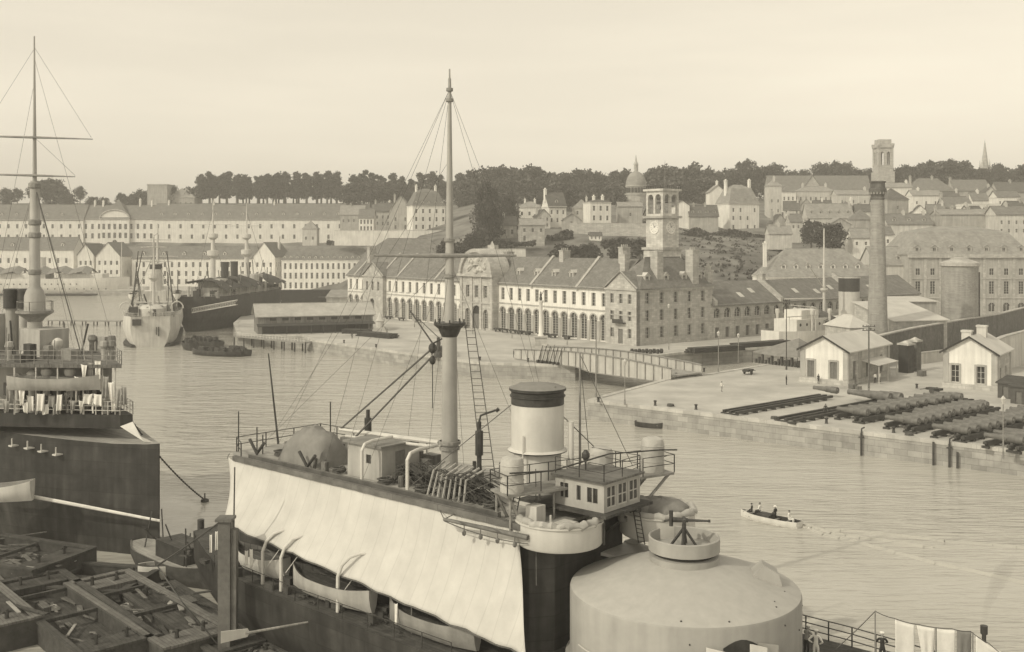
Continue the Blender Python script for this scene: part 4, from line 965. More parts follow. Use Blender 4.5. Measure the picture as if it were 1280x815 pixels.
# ------------------------------------------------------------------ trees: tapered trunk with limbs, crown of many leaf clumps
def crown_mesh(h, w, base, nclump, leaves, seed, leaf=.55, lobes=7, tall=1.0):
    """leaf faces in clumps; clumps sit in lobes with gaps between them"""
    R = random.Random(seed); b = MB()
    lob = []
    for k in range(lobes):
        rel = (k + R.uniform(.2, .8)) / lobes
        zz = base + (h - base) * (.06 + .86 * rel)
        env = w / 2 * (.45 + .65 * math.sin(math.pi * min(1, rel * .78 + .2)))
        rad = env * R.uniform(.38, .62)
        a = k * 2.4 + R.uniform(-.6, .6); off = max(0, env - rad * .8) * R.uniform(.55, 1.1)
        lob.append((Vector((math.cos(a) * off, math.sin(a) * off, min(zz, h - rad * .5))), rad, rad * R.uniform(.65, .95)))
    lob.append((Vector((0, 0, base + (h - base) * .45)), w * .26, (h - base) * .38))
    for k in range(nclump):
        c, rad, rz = R.choice(lob)
        v = Vector((R.gauss(0, 1), R.gauss(0, 1), R.gauss(0, 1))).normalized() * (R.random() ** .28)
        p = c + Vector((v.x * rad, v.y * rad, v.z * rz))
        if p.z > h: p.z = h - R.random() * .5
        cr = R.uniform(.5, 1.1) * w * .075 + .25
        mi = 0 if R.random() < .6 else (1 if R.random() < .6 else 2)
        for q in range(leaves):
            u = Vector((R.gauss(0, 1), R.gauss(0, 1), R.gauss(0, .8))) * cr * .6
            n = Vector((R.gauss(0, 1), R.gauss(0, 1), R.gauss(.5, 1))).normalized(); t = n.orthogonal().normalized(); s = n.cross(t)
            l = leaf * R.uniform(.6, 1.25)
            o = p + u
            b.quad([o - t * l * .5 - s * l * .3, o + t * l * .5 - s * l * .3, o + t * l * .42 + s * l * .45, o - t * l * .4 + s * l * .4], mi)
    return b
def trunk_mesh(h, w, base, seed):
    R = random.Random(seed + 99); b = MB()
    r0 = .028 * h + .05; top = base + (h - base) * .62
    pts = [Vector((R.uniform(-.15, .15) * k, R.uniform(-.15, .15) * k, top * k / 4)) for k in range(5)]
    pts[0].z = -1.5
    b.tube(pts, [r0 * (1.25 - .25 * k) for k in range(5)], 7)
    for k in range(6):
        a = R.uniform(0, 6.28); z = base * .8 + (top - base * .8) * k / 6
        e = Vector((math.cos(a) * w * .32, math.sin(a) * w * .32, z + (h - base) * .22))
        s_ = Vector((0, 0, z)); b.tube([s_, s_.lerp(e, .5) + Vector((0, 0, .3)), e], [r0 * .5, r0 * .32, r0 * .12], 5)
    return b
LM_ = [M_LEAF, M_LEAFD, M_LEAFL]
PROTO = {}
def proto(kind):
    if kind in PROTO: return PROTO[kind]
    base_, n = kind.rsplit('_', 1); n = int(n)
    spec = {'elm': (20, 9.0, 2.0, 330, 9, .9, 11), 'round': (12, 12, 1.4, 340, 9, .75, 11), 'umbrella': (14, 11, 7.0, 200, 9, .7, 7), 'giant': (24, 17, 1.5, 950, 10, .75, 18), 'bush': (3.2, 4.2, .1, 120, 8, .45, 5), 'spread': (13, 15, 3.0, 340, 9, .8, 12)}[base_]
    h, w, bs, nc, lv, leaf, lobes = spec
    cm = crown_mesh(h, w, bs, nc, lv, 17 * n + len(base_), leaf, lobes); tm = trunk_mesh(h, w, bs, n)
    def data(b, name, ms):
        me = bpy.data.meshes.new(name); me.from_pydata(b.v, [], b.f)
        for m_ in ms: me.materials.append(m_)
        if len(ms) > 1: me.polygons.foreach_set('material_index', b.m)
        me.update(); return me
    PROTO[kind] = (data(cm, 'crown', LM_), data(tm, 'trunk', [M_BARK]), h)
    return PROTO[kind]
NT = [0]
def tree(kind, label, px, ytop, d, ybase=None, group=None, wide=1.0, name='tree', cat='tree'):
    """a tree whose top shows at row ytop when standing at distance d"""
    g = ground(px, d); x = (px - CX) / F * d
    zt = HC - (ytop - HY) * d / F
    cm, tm, h = proto(kind)
    s = max(.25, (zt - g) / h)
    if ybase is not None: g = HC - (ybase - HY) * d / F; s = (zt - g) / h
    NT[0] += 1
    o = thing(name, label, cat, (x, d, g), random.Random(NT[0]).uniform(0, 6.28), group)
    o.scale = (s * wide, s * wide, s)
    link('crown', cm, o); link('trunk', tm, o)
    return o
R = random.Random(11)
LT_ = ['loose pine like tree behind the western barracks roof, %s counted from the picture edge' % ORD[k] for k in range(12)] + ['tree behind the barracks roof, only its side showing at the picture edge', 'round tree beside the square keep', 'round tree behind the grey roofed house by the keep']
# the dense row on the hilltop: heads read off the skyline
row1 = [(252, 220), (262, 213), (284, 212), (296, 216), (308, 217), (322, 219), (334, 215), (345, 214), (357, 213), (371, 213), (383, 214), (396, 213), (409, 212), (421, 213)]
for i, (px, y) in enumerate(row1):
    tree('elm_%d' % (i % 4 + 1), 'tall round headed tree in the close hilltop row over the barracks, %s from the keep' % ORD[i], px, y, 712 + R.uniform(-6, 6), 253, 'close row of tall trees over the barracks', .95)
for i in range(20):
    px = 250 + 9.0 * i + R.uniform(-3, 3)
    tree('elm_%d' % (i % 4 + 1), 'half hidden tree filling the second rank of the close hilltop row over the barracks', px, 218 + R.uniform(-2, 5), 722 + R.uniform(-3, 8), 252, 'second rank of the close hilltop row', 1.0)
row2 = [(443, 217), (455, 211), (467, 214), (478, 218), (490, 215), (502, 219), (514, 222), (527, 214), (539, 213), (550, 217), (574, 214), (587, 212)]
for i, (px, y) in enumerate(row2):
    tree('elm_%d' % (i % 4 + 1), 'round headed skyline tree of the row behind the white mansard house, %s from the barracks' % ORD[i], px, y, 690 + R.uniform(-5, 5), 252, 'hilltop trees behind the mansard house', 1.0)
for i in range(11):
    px = 432 + 15 * i + R.uniform(-3, 3)
    tree('round_%d' % (i % 3 + 1), 'half hidden tree under the skyline heads behind the white mansard house', px, 229 + R.uniform(-3, 3), 676 + R.uniform(-3, 6), 256, 'second rank of trees behind the mansard house', 1.15)
row3 = [(601, 212), (613, 209), (626, 209), (640, 210), (652, 213), (664, 208), (678, 214), (690, 217), (703, 219), (716, 214), (729, 212), (741, 214), (752, 219), (764, 218), (777, 213), (812, 214), (823, 210), (834, 208), (846, 212), (858, 211), (870, 206), (882, 212), (893, 215)]
for i, (px, y) in enumerate(row3):
    tree('round_%d' % (i % 3 + 1), 'bushy skyline tree of the wood around the domed church, %s from the wooden mast' % ORD[i], px, y, 640 + R.uniform(-8, 8), 256, 'hilltop wood above the hillside houses', 1.0)
for i in range(24):
    px = 596 + 12.8 * i + R.uniform(-4, 4)
    if 780 < px < 811: continue
    tree('round_%d' % (i % 3 + 1), 'bushy tree in the dense hilltop wood between mansard house and domed church', px, 226 + R.uniform(-4, 6), 605 + R.uniform(-12, 6), 264, 'inner trees of the hilltop wood above the hillside houses', 1.15)
for i in range(14):
    px = 612 + 12 * i + R.uniform(-4, 4)
    tree('round_%d' % (i % 3 + 1), 'bushy tree in the dense hilltop wood between mansard house and domed church', px, 243 + R.uniform(-4, 4), 560 + R.uniform(-8, 6), 272, 'inner trees of the hilltop wood above the hillside houses', 1.1)
tree('giant_1', 'huge dark tree reaching from the terrace up to the skyline beside the wooden mast', 608, 226, 430, 312, wide=.62)
tree('giant_2', 'broad dark tree at the foot of the huge one, behind the stone cottages', 636, 240, 462, 296, wide=.75)
tree('round_1', 'dark tree filling the gap between steep roofed house and the wood', 706, 232, 520, 262)
for i_, (px, y, d_, k, w_) in enumerate(((905, 214, 660, 'round_1', 1), (917, 211, 662, 'round_2', 1), (931, 201, 655, 'umbrella_1', .8), (944, 211, 660, 'round_3', 1), (957, 210, 664, 'umbrella_2', 1), (968, 205, 668, 'umbrella_1', 1))):
    tree(k, 'skyline tree between white tenement and church nave, %s of six counted from the tenement' % ORD[i_], px, y, d_, 250, 'skyline trees left of the church', w_)
for i_, (px, y, k) in enumerate(((992, 214, 'spread_1'), (1005, 213, 'spread_2'), (1026, 204, 'umbrella_1'), (1041, 203, 'umbrella_2'), (1055, 203, 'round_2'), (1073, 212, 'spread_1'), (1086, 212, 'spread_2'))):
    tree(k, 'skyline tree standing behind the church roof, %s counted towards the church tower' % ORD[i_], px, y, 690, 242, 'trees behind the church roof', .8)
for i_, (px, y, k, w_) in enumerate(((1122, 211, 'round_1', 1.3), (1134, 208, 'spread_1', .9), (1146, 208, 'round_2', 1.2), (1158, 202, 'umbrella_1', .9), (1170, 205, 'round_3', 1.1), (1183, 201, 'round_1', 1.3), (1193, 202, 'round_2', 1.2), (1206, 209, 'spread_2', .9), (1218, 210, 'round_3', 1.2), (1238, 213, 'spread_1', .8), (1247, 206, 'umbrella_2', .9), (1259, 210, 'round_1', 1.1), (1270, 214, 'round_2', 1.0), (1284, 206, 'round_3', 1.1))):
    tree(k, 'dark skyline tree beyond the church tower, %s counted from the tower' % ORD[i_], px, y, 660 + R.uniform(-10, 10), 246, 'skyline trees around the slender spire', w_)
for i_, (px, y, k, w_) in enumerate(((8, 236, 'spread_1', .7), (22, 236, 'umbrella_1', .8), (44, 232, 'umbrella_2', 1.0), (58, 224, 'umbrella_1', 1.1), (70, 226, 'spread_2', .9), (84, 241, 'round_1', 1.0), (100, 234, 'umbrella_2', .8), (116, 246, 'round_2', 1.1), (130, 247, 'round_3', 1.1), (152, 242, 'spread_1', .8), (166, 243, 'spread_2', .9), (178, 237, 'round_1', .9), (-12, 240, 'round_2', 1.0), (216, 233, 'round_3', .7), (236, 234, 'round_1', .7))):
    tree(k, LT_[i_], px, y, 706 + R.uniform(-8, 8), 262, 'scattered trees behind the western barracks', w_)
# garden trees lower on the slope
tree('round_2', 'round dark garden tree in front of the dormered house, left of the brick chimney', 1037, 279, 400, 315, wide=1.15)
tree('round_3', 'dark garden tree left of the round one beside the dormered house', 1014, 276, 430, 306, wide=1.0)
tree('round_1', 'small shadowed tree against the house wall above the dry dock', 1072, 255, 520, 288, wide=.55)
tree('spread_1', 'spreading pale tree behind the portal attic', 590, 292, 398, 322, wide=.9)
tree('round_1', 'bushy tree behind the arsenal roof left of its tall chimney', 735, 304, 392, 328, wide=1.3)
for i, (px, y, d_, yb) in enumerate(((560, 301, 402, 318), (572, 304, 402, 320), (632, 306, 400, 322), (700, 306, 398, 324), (718, 308, 396, 326), (772, 300, 404, 320), (800, 300, 404, 318))):
    tree('bush_%d' % (i % 3 + 1), 'bushy shrub on the slope behind the arsenal roof, %s of seven counted from the mast' % ORD[i], px, y, d_, yb, 'shrubs behind the arsenal roof', 1.3, 'shrub', 'shrub')
# rough scrub on the open slope
Rr = random.Random(8); b = MB()
for k in range(230):
    px, d_ = Rr.uniform(846, 985), Rr.uniform(372, 462)
    z = ground(px, d_); c = Vector(((px - CX) / F * d_, d_, z)); s_ = Rr.uniform(.2, .75) * (1 + (Rr.random() < .12) * 1.5)
    for q in range(9):
        p = c + Vector((Rr.gauss(0, s_), Rr.gauss(0, s_ * .8), abs(Rr.gauss(0, s_ * .55)))); nrm = Vector((Rr.gauss(0, 1), Rr.gauss(-.3, 1), Rr.gauss(.5, 1))).normalized(); t_ = nrm.orthogonal().normalized(); w_ = nrm.cross(t_); l = Rr.uniform(.25, .6)
        b.quad([p - t_ * l - w_ * l * .6, p + t_ * l - w_ * l * .6, p + t_ * l * .8 + w_ * l * .7, p - t_ * l * .8 + w_ * l * .7], Rr.randrange(3))
tag(b.build('scrub', LM_), 'rough low scrub dotted over the open grass slope', 'scrub', kind='stuff')
# hedges
def hedge(label, pts, h, w, n, seed):
    Rr = random.Random(seed); b = MB()
    for k in range(n):
        j = Rr.uniform(0, len(pts) - 1.001); i = int(j); p = Vector(pts[i]).lerp(Vector(pts[i + 1]), j - i)
        p = p + Vector((0, Rr.uniform(-w, w), h * Rr.random() ** .8 * (.75 + .35 * math.sin(j * 5 + seed))))
        nrm = Vector((Rr.gauss(0, 1), Rr.gauss(-.3, 1), Rr.gauss(.4, 1))).normalized(); t_ = nrm.orthogonal().normalized(); s_ = nrm.cross(t_); l = Rr.uniform(.35, .8)
        b.quad([p - t_ * l - s_ * l * .6, p + t_ * l - s_ * l * .6, p + t_ * l * .8 + s_ * l * .7, p - t_ * l * .8 + s_ * l * .7], Rr.randrange(3))
    return tag(b.build('hedge', LM_), label, 'hedge')
hedge('dark clipped hedge below the stone cottages', [Wd(596, 308, 422), Wd(670, 307, 418)], 3.2, 1.5, 900, 1)
hedge('dark hedge along the top of the grass slope under the white tenement', [Wd(850, 297, 470), Wd(905, 297, 468), Wd(962, 298, 466)], 3.4, 1.8, 1100, 2)
hedge('ragged bushes below the white gabled house, right of the clock tower', [Wd(848, 299, 458), Wd(885, 298, 456)], 4.2, 2, 600, 5)
hedge('low garden hedge at the end of the terrace, right of the barracks', [Wd(408, 306, 560), Wd(462, 305, 545)], 3.4, 1.5, 700, 3)
hedge('dark shrubbery between the cottages and the terrace wall', [Wd(684, 300, 432), Wd(716, 299, 436)], 3.6, 2, 500, 4)
hedge('low hedge at the foot of the stone terrace wall', [Wd(752, 306, 425), Wd(812, 305, 425)], 2.2, 1.5, 500, 6)
# ------------------------------------------------------------------ works on the right quay
def lathe_thing(name, label, cat, c, parts):
    o = thing(name, label, cat, c)
    for nm, prof, m_, n in parts:
        b = MB(); b.lathe(prof, n=n); b.build(nm, m_, o, smooth=True)
    return o
p = Wd(1097, 400, 230); zc = lambda y: zy(y, 230)
CHM = lathe_thing('factory_chimney', 'tall tapering round factory chimney of pale brick with corbelled crown', 'chimney', (p.x, p.y, 0), [
    ('shaft', [(2.7, -.5), (2.6, 3), (2.15, 5.5), (1.42, zc(250))], M_BRICK, 24),
    ('crown', [(1.42, zc(250)), (1.5, zc(249)), (1.5, zc(247.5)), (1.42, zc(247)), (1.42, zc(244)), (1.9, zc(240)), (1.9, zc(236)), (1.6, zc(235)), (1.55, zc(229)), (1.75, zc(228.4)), (1.75, zc(226.5)), (1.0, zc(226.5)), (1.0, zc(240))], M_STONED, 24)])
b = MB()
for k in range(16):
    a = k * math.pi / 8; b.box(1.75 * math.cos(a) - .14, 1.75 * math.sin(a) - .14, zc(243), 1.75 * math.cos(a) + .14, 1.75 * math.sin(a) + .14, zc(240))
b.build('corbel', M_BRICK, CHM)
p = Wd(1199.5, 400, 258); z5 = lambda y: zy(y, 258)
TK = lathe_thing('water_tower', 'stout round pale tower with projecting cornice rising behind the shed roofs', 'round tower', (p.x, p.y, 0), [
    ('shaft', [(4.35, -1), (4.3, z5(333)), (4.3, z5(332))], M_BRICK, 32),
    ('cornice', [(4.31, z5(333.5)), (4.75, z5(332)), (4.75, z5(328.5)), (4.3, z5(327.5)), (2.2, z5(324)), (2.1, z5(322.5)), (.01, z5(321.5))], M_STONEL, 32)])
b = MB(); b.cyl((4.15, -1.4, -1), (4.15, -1.4, z5(340)), .3, n=8); b.build('drain_pipe', M_IRON, TK)

def small_house(name, label, pL, pR, D, H, rh, canopy=False, right=(), chim=()):
    r_, w_, ro_, L_ = building(name, label, 'house', pL.xy, pR.xy, D, 0, H, roof='gable_y', rh=rh, wm=M_WHITE, rm=M_ZINC, over=.55, base=.3,
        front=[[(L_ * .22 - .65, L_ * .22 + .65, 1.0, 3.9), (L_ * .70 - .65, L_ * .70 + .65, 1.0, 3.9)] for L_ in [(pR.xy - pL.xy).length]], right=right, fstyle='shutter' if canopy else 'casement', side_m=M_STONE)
    c = MB()
    for x in (-.06, L_ - .84): 
        c.box(x, -.13, .9, x + .9, -.003, H - .1)
    for y in (-.13, D - .8): c.box(L_ + .003, y, .9, L_ + .13, y + .9, H - .1)
    for y in ([4.6, 5.6] if D > 12 else []): c.box(L_ + .003, y, .9, L_ + .12, y + .5, H - .1)
    for f in (.22, .70):
        x = L_ * f
        c.box(x - .95, -.1, .8, x - .65, -.003, 4.2); c.box(x + .65, -.1, .8, x + .95, -.003, 4.2); c.box(x - .65, -.1, 3.9, x + .65, -.003, 4.25); c.box(x - .65, -.12, .7, x + .65, -.003, 1.0)
    c.build_each('quoin', M_GREYW, w_)
    c = MB(); c.box(-.25, -.3, -.02, L_ + .25, -.14, .85); c.box(L_ + .14, -.3, -.02, L_ + .3, D, .85); c.build('plinth', M_STONE, w_)
    c = MB()
    for sx in (-.55, L_ + .55):
        k = rh / (L_ / 2)
        c.add([(sx, -.6, H - .55 * k - .12), (L_ / 2, -.6, H + rh - .05), (L_ / 2, -.6, H + rh + .26), (sx, -.6, H - .55 * k + .24)])
        c.add([(sx, -.6, H - .55 * k - .12), (L_ / 2, -.6, H + rh - .05), (L_ / 2, -.3, H + rh - .05), (sx, -.3, H - .55 * k - .12)])
    c.build('barge_board', M_WOODD, ro_)
    for (x, y, zt) in chim: chimney(ro_, x, y, H, zt - .3, 1.5, 1.3, 0, M_CREAM)
    return r_, w_, ro_, L_
pL, pR = P(1001, 477), P(1060, 482.5)
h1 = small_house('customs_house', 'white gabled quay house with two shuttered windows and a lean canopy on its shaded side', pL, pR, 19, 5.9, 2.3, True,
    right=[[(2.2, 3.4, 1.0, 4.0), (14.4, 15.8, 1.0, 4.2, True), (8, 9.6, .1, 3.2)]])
b = MB(); L_ = h1[3]
slab(b, [(L_ + .02, 5.8, 3.9), (L_ + 3.2, 5.8, 3.25), (L_ + 3.2, 15, 3.25), (L_ + .02, 15, 3.9)], .12)
for y in (6.2, 10.4, 14.6): b.cyl((L_ + 3.0, y, 0), (L_ + 3.0, y, 3.2), .09, n=6)
b.build('canopy', M_ZINC, h1[0])
pL, pR = P(1179.5, 484), P(1242, 488)
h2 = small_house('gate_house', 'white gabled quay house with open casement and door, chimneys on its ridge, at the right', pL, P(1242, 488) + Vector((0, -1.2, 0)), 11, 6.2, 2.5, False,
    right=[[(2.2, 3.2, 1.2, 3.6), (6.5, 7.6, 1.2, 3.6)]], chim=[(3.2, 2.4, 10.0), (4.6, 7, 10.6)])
# shed roofs behind the wall
def shed(label, xl, xr, yb, d, D, H, rh, roof, wm, rm, yaw=.6, **k):
    a, c = front_pts(xl, xr, d, yaw)
    return building('boiler_shed', label, 'shed', a, c, D, 0, H, roof=roof, rh=rh, wm=wm, rm=rm, base=.3, cornice=False, **k)
shed('long low shed with broad pale zinc roof between brick chimney and round tower', 1112, 1190, 430, 236, 15, 6.6, 3.4, 'shed', M_STONEL, M_ZINC, .28)
shed('grey sided shed with narrow pale flat roof behind the zinc roofed one', 1112, 1172, 420, 258, 9, 9.6, .6, 'shed', M_GREYW, M_ZINC, .1)
shed('small shed with pale hipped roof left of the brick chimney foot', 1060, 1092, 430, 222, 9, 6.3, 2.4, 'hip', M_STONEL, M_ZINC, .3)
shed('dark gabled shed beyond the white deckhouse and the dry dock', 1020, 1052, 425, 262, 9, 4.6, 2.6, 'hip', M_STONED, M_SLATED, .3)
# the dark boundary wall and its road
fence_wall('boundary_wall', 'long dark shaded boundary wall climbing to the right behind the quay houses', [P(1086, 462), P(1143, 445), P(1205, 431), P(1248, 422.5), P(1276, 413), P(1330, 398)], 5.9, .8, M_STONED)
fence_wall('road_wall', 'low pale wall between the two white quay houses', [P(1141, 456.5), P(1184, 451)], 2.1, .5, M_CREAM)
fence_wall('ramp_wall', 'pale retaining wall of the ramp at the right edge', [P(1246, 470), P(1258, 463), P(1300, 448), P(1350, 436)], 6.4, .8, M_CREAM)
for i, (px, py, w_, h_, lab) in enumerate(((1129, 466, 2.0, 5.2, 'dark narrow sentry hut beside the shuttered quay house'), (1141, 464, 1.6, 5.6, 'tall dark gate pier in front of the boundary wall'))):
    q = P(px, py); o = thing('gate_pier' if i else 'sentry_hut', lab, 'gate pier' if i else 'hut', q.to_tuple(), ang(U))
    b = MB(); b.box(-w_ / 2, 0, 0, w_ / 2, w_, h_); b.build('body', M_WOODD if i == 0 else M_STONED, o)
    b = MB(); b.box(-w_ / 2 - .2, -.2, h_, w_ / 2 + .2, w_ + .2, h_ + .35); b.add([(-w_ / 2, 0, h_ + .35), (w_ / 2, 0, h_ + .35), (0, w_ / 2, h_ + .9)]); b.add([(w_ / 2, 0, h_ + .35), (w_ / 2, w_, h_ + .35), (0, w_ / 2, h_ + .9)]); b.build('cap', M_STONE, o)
# two timber huts at the right edge
for lab, q, D in (('small weathered timber hut with lean roof beside the right quay house', P(1247, 497), 3.4), ('larger timber hut with lean roof at the right edge of the quay', P(1263, 504), 4.6)):
    e = U; r_ = building('timber_hut', lab, 'hut', q.xy, (q.xy + e * (3.4 if D < 4 else 4.6)), D, 0, 2.3 if D < 4 else 2.6, roof='shed', rh=.7, wm=M_WOOD, rm=M_WOODD, base=.1, cornice=False, over=.25, front=[[(.8, 1.7, .05, 1.9)]], fstyle='door')
# ------------------------------------------------------------------ swing bridge over the dock mouth
Lb, Rb = P(644, 449), P(831, 474); Rf = P(887, 467)
e = (Rb - Lb).xy.normalized(); n = Vector((-e.y, e.x))
wid = 8.5; Lg = (Rb - Lb).length + 1.5
BR = thing('swing_bridge', 'low iron plate girder swing bridge with arched parapet across the dock entrance', 'bridge', Lb.to_tuple(), ang(e))
def topz(s): 
    u = s / Lg; return 1.9 + 1.15 * math.sin(math.pi * min(1, .05 + u * .9))
def botz(s): 
    u = s / Lg; return .12 - .7 * min(1, max(0, (u - .44) / .08)) * (1 - max(0, (u - .9) / .1) * .9)
for side in (0, wid):
    b = MB(); c = MB(); N_ = 21
    for k in range(N_):
        s0, s1 = Lg * k / N_, Lg * (k + 1) / N_
        for y in (side - .06, side + .06): b.quad([(s0, y, botz(s0)), (s1, y, botz(s1)), (s1, y, topz(s1)), (s0, y, topz(s0))])
        if k: c.box(s0 - .08, side - .22, botz(s0) + .1, s0 + .08, side + .22, topz(s0) - .1)
    for z in (botz, topz):
        for k in range(N_):
            s0, s1 = Lg * k / N_, Lg * (k + 1) / N_
            slab(c, [(s0, side - .28, z(s0) + .07), (s1, side - .28, z(s1) + .07), (s1, side + .28, z(s1) + .07), (s0, side + .28, z(s0) + .07)], .14)
    g = b.build('girder', mat('bridge_paint', .5, rough=.6, var=.12, scale=.5, streak=.2), BR)
    c.build('stiffener', M_IRONG, g)
b = MB(); b.box(0, .3, .45, Lg, wid - .3, .7); b.build('deck', M_WOODL, BR)
b = MB()
for k in range(6): s_ = 8.5 + k * 1.15; b.cyl((s_ - .7, -.5, .3), (s_ + .5, -.35, 3.6), .09, n=5); b.box(s_ - .9, -.9, .05, s_ - .4, -.3, .6)
b.build('turning_gear', M_IRON, BR)
# memorial column on the left quay
q = P(676, 434)
o = thing('memorial_column', 'slender white column with small statue on a stepped base, in front of the arsenal', 'column', q.to_tuple())
b = MB(); b.box(-1.9, -1.9, 0, 1.9, 1.9, .5); b.box(-1.4, -1.4, .5, 1.4, 1.4, 2.3); b.box(-1.6, -1.6, 2.3, 1.6, 1.6, 2.6); b.build('pedestal', M_STONE, o)
b = MB(); b.lathe([(.75, 2.6), (.6, 3.0), (.52, 3.1), (.42, 10.2), (.62, 10.5), (.68, 10.9), (.01, 10.9)], n=14); b.build('shaft', M_WHITE, o, smooth=True)
b = MB(); b.lathe([(.3, 10.9), (.36, 11.4), (.22, 11.9), (.3, 12.3), (.12, 12.55), (.17, 12.8), (.01, 13.05)], n=8); b.tube([(0, 0, 12.3), (.45, 0, 12.6), (.6, 0, 13.2)], .07, 5); b.build('statue', M_IRON, o, smooth=True)
q = P(475, 418)
o = thing('stone_monument', 'squat pale stone monument on the quay by the long shed', 'monument', q.to_tuple())
b = MB(); b.box(-1.8, -1.8, 0, 1.8, 1.8, 1.4); b.box(-1.4, -1.4, 1.4, 1.4, 1.4, 1.9); b.build('pedestal', M_STONEL, o)
b = MB(); b.lathe([(1.1, 1.9), (1.0, 3.4), (1.25, 3.6), (.8, 4.2), (.5, 5.2), (.3, 5.6), (.01, 5.9)], n=10); b.build('bust', M_CREAM, o, smooth=True)
# long timber shed with skylights
M_SHEDR = mat('weathered_sheet_roof', .42, rough=.7, var=.2, scale=.3, streak=.1)
M_WOODG = mat('grey_boards', .27, var=.25, scale=.8, kind='brick', cells=(.3, 6.), joint=.7, streak=.3)
a, c = P(297, 416), P(322, 418)
SH = building('quay_shed', 'long timber shed with pale roof and small hinged windows near the footbridge', 'shed', P(322, 418).xy, P(466, 414).xy, 12, 0, 4.8, roof='gable', rh=2.7, wm=M_WOODG, rm=M_SHEDR, base=.2, cornice=False, over=.7,
   front=[row(8, 1.7, .75, 3.5, (P(466, 414) - P(322, 418)).length, 4), row(9, 3.4, 2.1, .1, (P(466, 414) - P(322, 418)).length, 3)], left=[row(3, 1.2, 1.8, 2.6, 12, 2.2, arch=True)], fstyle='plain')
Ls = SH[3]; b = MB()
slab(b, [(-.3, -2.4, 2.3), (Ls + .3, -2.4, 2.3), (Ls + .3, -.01, 2.8), (-.3, -.01, 2.8)], .1)
for k in range(10): b.cyl((1 + k * (Ls - 2) / 9, -2.2, 0), (1 + k * (Ls - 2) / 9, -2.2, 2.28), .1, n=6)
b.build('veranda', M_WOODD, SH[0])
# footbridge and pontoon left of the quay
o = thing('footbridge', 'light iron lattice gangway sloping up to the dark warship', 'gangway', (0, 0, 0))
p0, p1 = Wd(240, 391, 300), Wd(295, 381, 292); b = MB()
e = (p1 - p0); 
for off in (0, 1.6):
    o_ = Vector((0, off, 0))
    b.cyl(p0 + o_, p1 + o_, .12, n=5); b.cyl(p0 + o_ + Vector((0, 0, 1.3)), p1 + o_ + Vector((0, 0, 1.3)), .1, n=5)
    for k in range(13):
        a = p0 + o_ + e * k / 13; b.cyl(a, a + Vector((0, 0, 1.3)), .06, n=4); b.cyl(a, a + e / 13 + Vector((0, 0, 1.3)), .05, n=4)
mid = p0.copy(); o.location = mid; b.v = [tuple(Vector(v) - mid) for v in b.v]; b.build('lattice', M_PAINT, o)
b = MB(); b.quad([Vector((0, 0, .1)), e + Vector((0, 0, .1)), e + Vector((0, 1.6, .1)), Vector((0, 1.6, .1))]); b.build('deck', M_WOODL, o)
def pontoon(label, p, q, w, fence=True, name='pontoon'):
    p, q = Vector(p), Vector(q); e = (q - p); L_ = e.length; o = thing(name, label, 'pontoon', p.to_tuple(), ang(e))
    b = MB(); b.box(0, 0, -.1, L_, w, .25); b.build('deck', M_WOODL, o)
    b = MB()
    for k in range(int(L_ / 4) + 1): b.cyl((k * 4, .2, -4), (k * 4, .2, .24), .2, n=6); b.cyl((k * 4, w - .2, -4), (k * 4, w - .2, .24), .2, n=6)
    b.build_each('pile', M_WOODD, o)
    if fence:
        b = MB()
        for z in (.7, 1.15): b.cyl((0, .1, z), (L_, .1, z), .05, n=4); 
        for k in range(int(L_ / 1.2) + 1): b.box(k * 1.2 - .05, .05, .24, k * 1.2 + .05, .15, 1.2)
        b.build('railing', M_PAINT, o)
    return o
pontoon('pale railed landing stage in front of the timber shed', P(292, 421, -.6), P(381, 429, -.6), 3.0)
pontoon('low walkway on piles crossing the far water behind the grey warship stern', P(60, 401, -1.6), P(150, 402, -1.6), 2.5, False)
# quay derrick with jib
q = P(548, 446.5); o = thing('quay_derrick', 'small dark quay derrick with slanting lattice jib near the water edge', 'derrick', q.to_tuple())
b = MB(); b.lathe([(1.2, 0), (1.0, .8), (.5, 1.4), (.35, 4.2), (.01, 4.4)], n=10); b.build('post', M_IRON, o)
b = MB(); tip = Vector((-6.4, 4.0, 9.6)); 
for s_ in (-.5, .5):
    b.tube([(0, s_, 1.2), tip + Vector((0, s_ * .3, 0))], .14, 5); b.cyl((0, s_, 4.2), tip, .05, n=4)
for k in range(9):
    u = k / 9; u2 = (k + 1) / 9; b.cyl(Vector((0, -.5 * (1 - u * .7), 1.2)).lerp(tip, u), Vector((0, .5 * (1 - u2 * .7), 1.2)).lerp(tip, u2), .06, n=4)
b.build('jib', M_IRON, o)
b = MB(); b.box(.4, -.8, .9, 2.2, .8, 2.4); b.build('counterweight', M_IRON, o)
# ------------------------------------------------------------------ posts, lamps, bollards
def pole(name, label, cat, q, h, r=.09, lamp=None, m_=None, group=None, arm=None):
    o = thing(name, label, cat, q.to_tuple(), 0, group)
    b = MB(); b.cyl((0, 0, -.05), (0, 0, h), r, r * .7, 7); b.cyl((0, 0, 0), (0, 0, .8), r * 1.8, r * 1.4, 8); b.build('post', m_ or M_IRONG, o)
    if lamp:
        b = MB(); b.lathe([(.12, h), (.3, h + .6), (.34, h + .62), (.06, h + .95), (.01, h + 1.0)], n=6); b.build('lantern', M_FRAME, o)
    if arm:
        b = MB()
        for z in (h - .3, h - .9): b.box(-arm, -.06, z, arm, .06, z + .12); 
        for k in range(4):
            for z in (h - .18, h - .78): b.cyl((-arm + .1 + k * (2 * arm - .2) / 3, 0, z), (-arm + .1 + k * (2 * arm - .2) / 3, 0, z + .22), .07, n=5)
        b.build('cross_arm', M_WOODD, o)
    return o
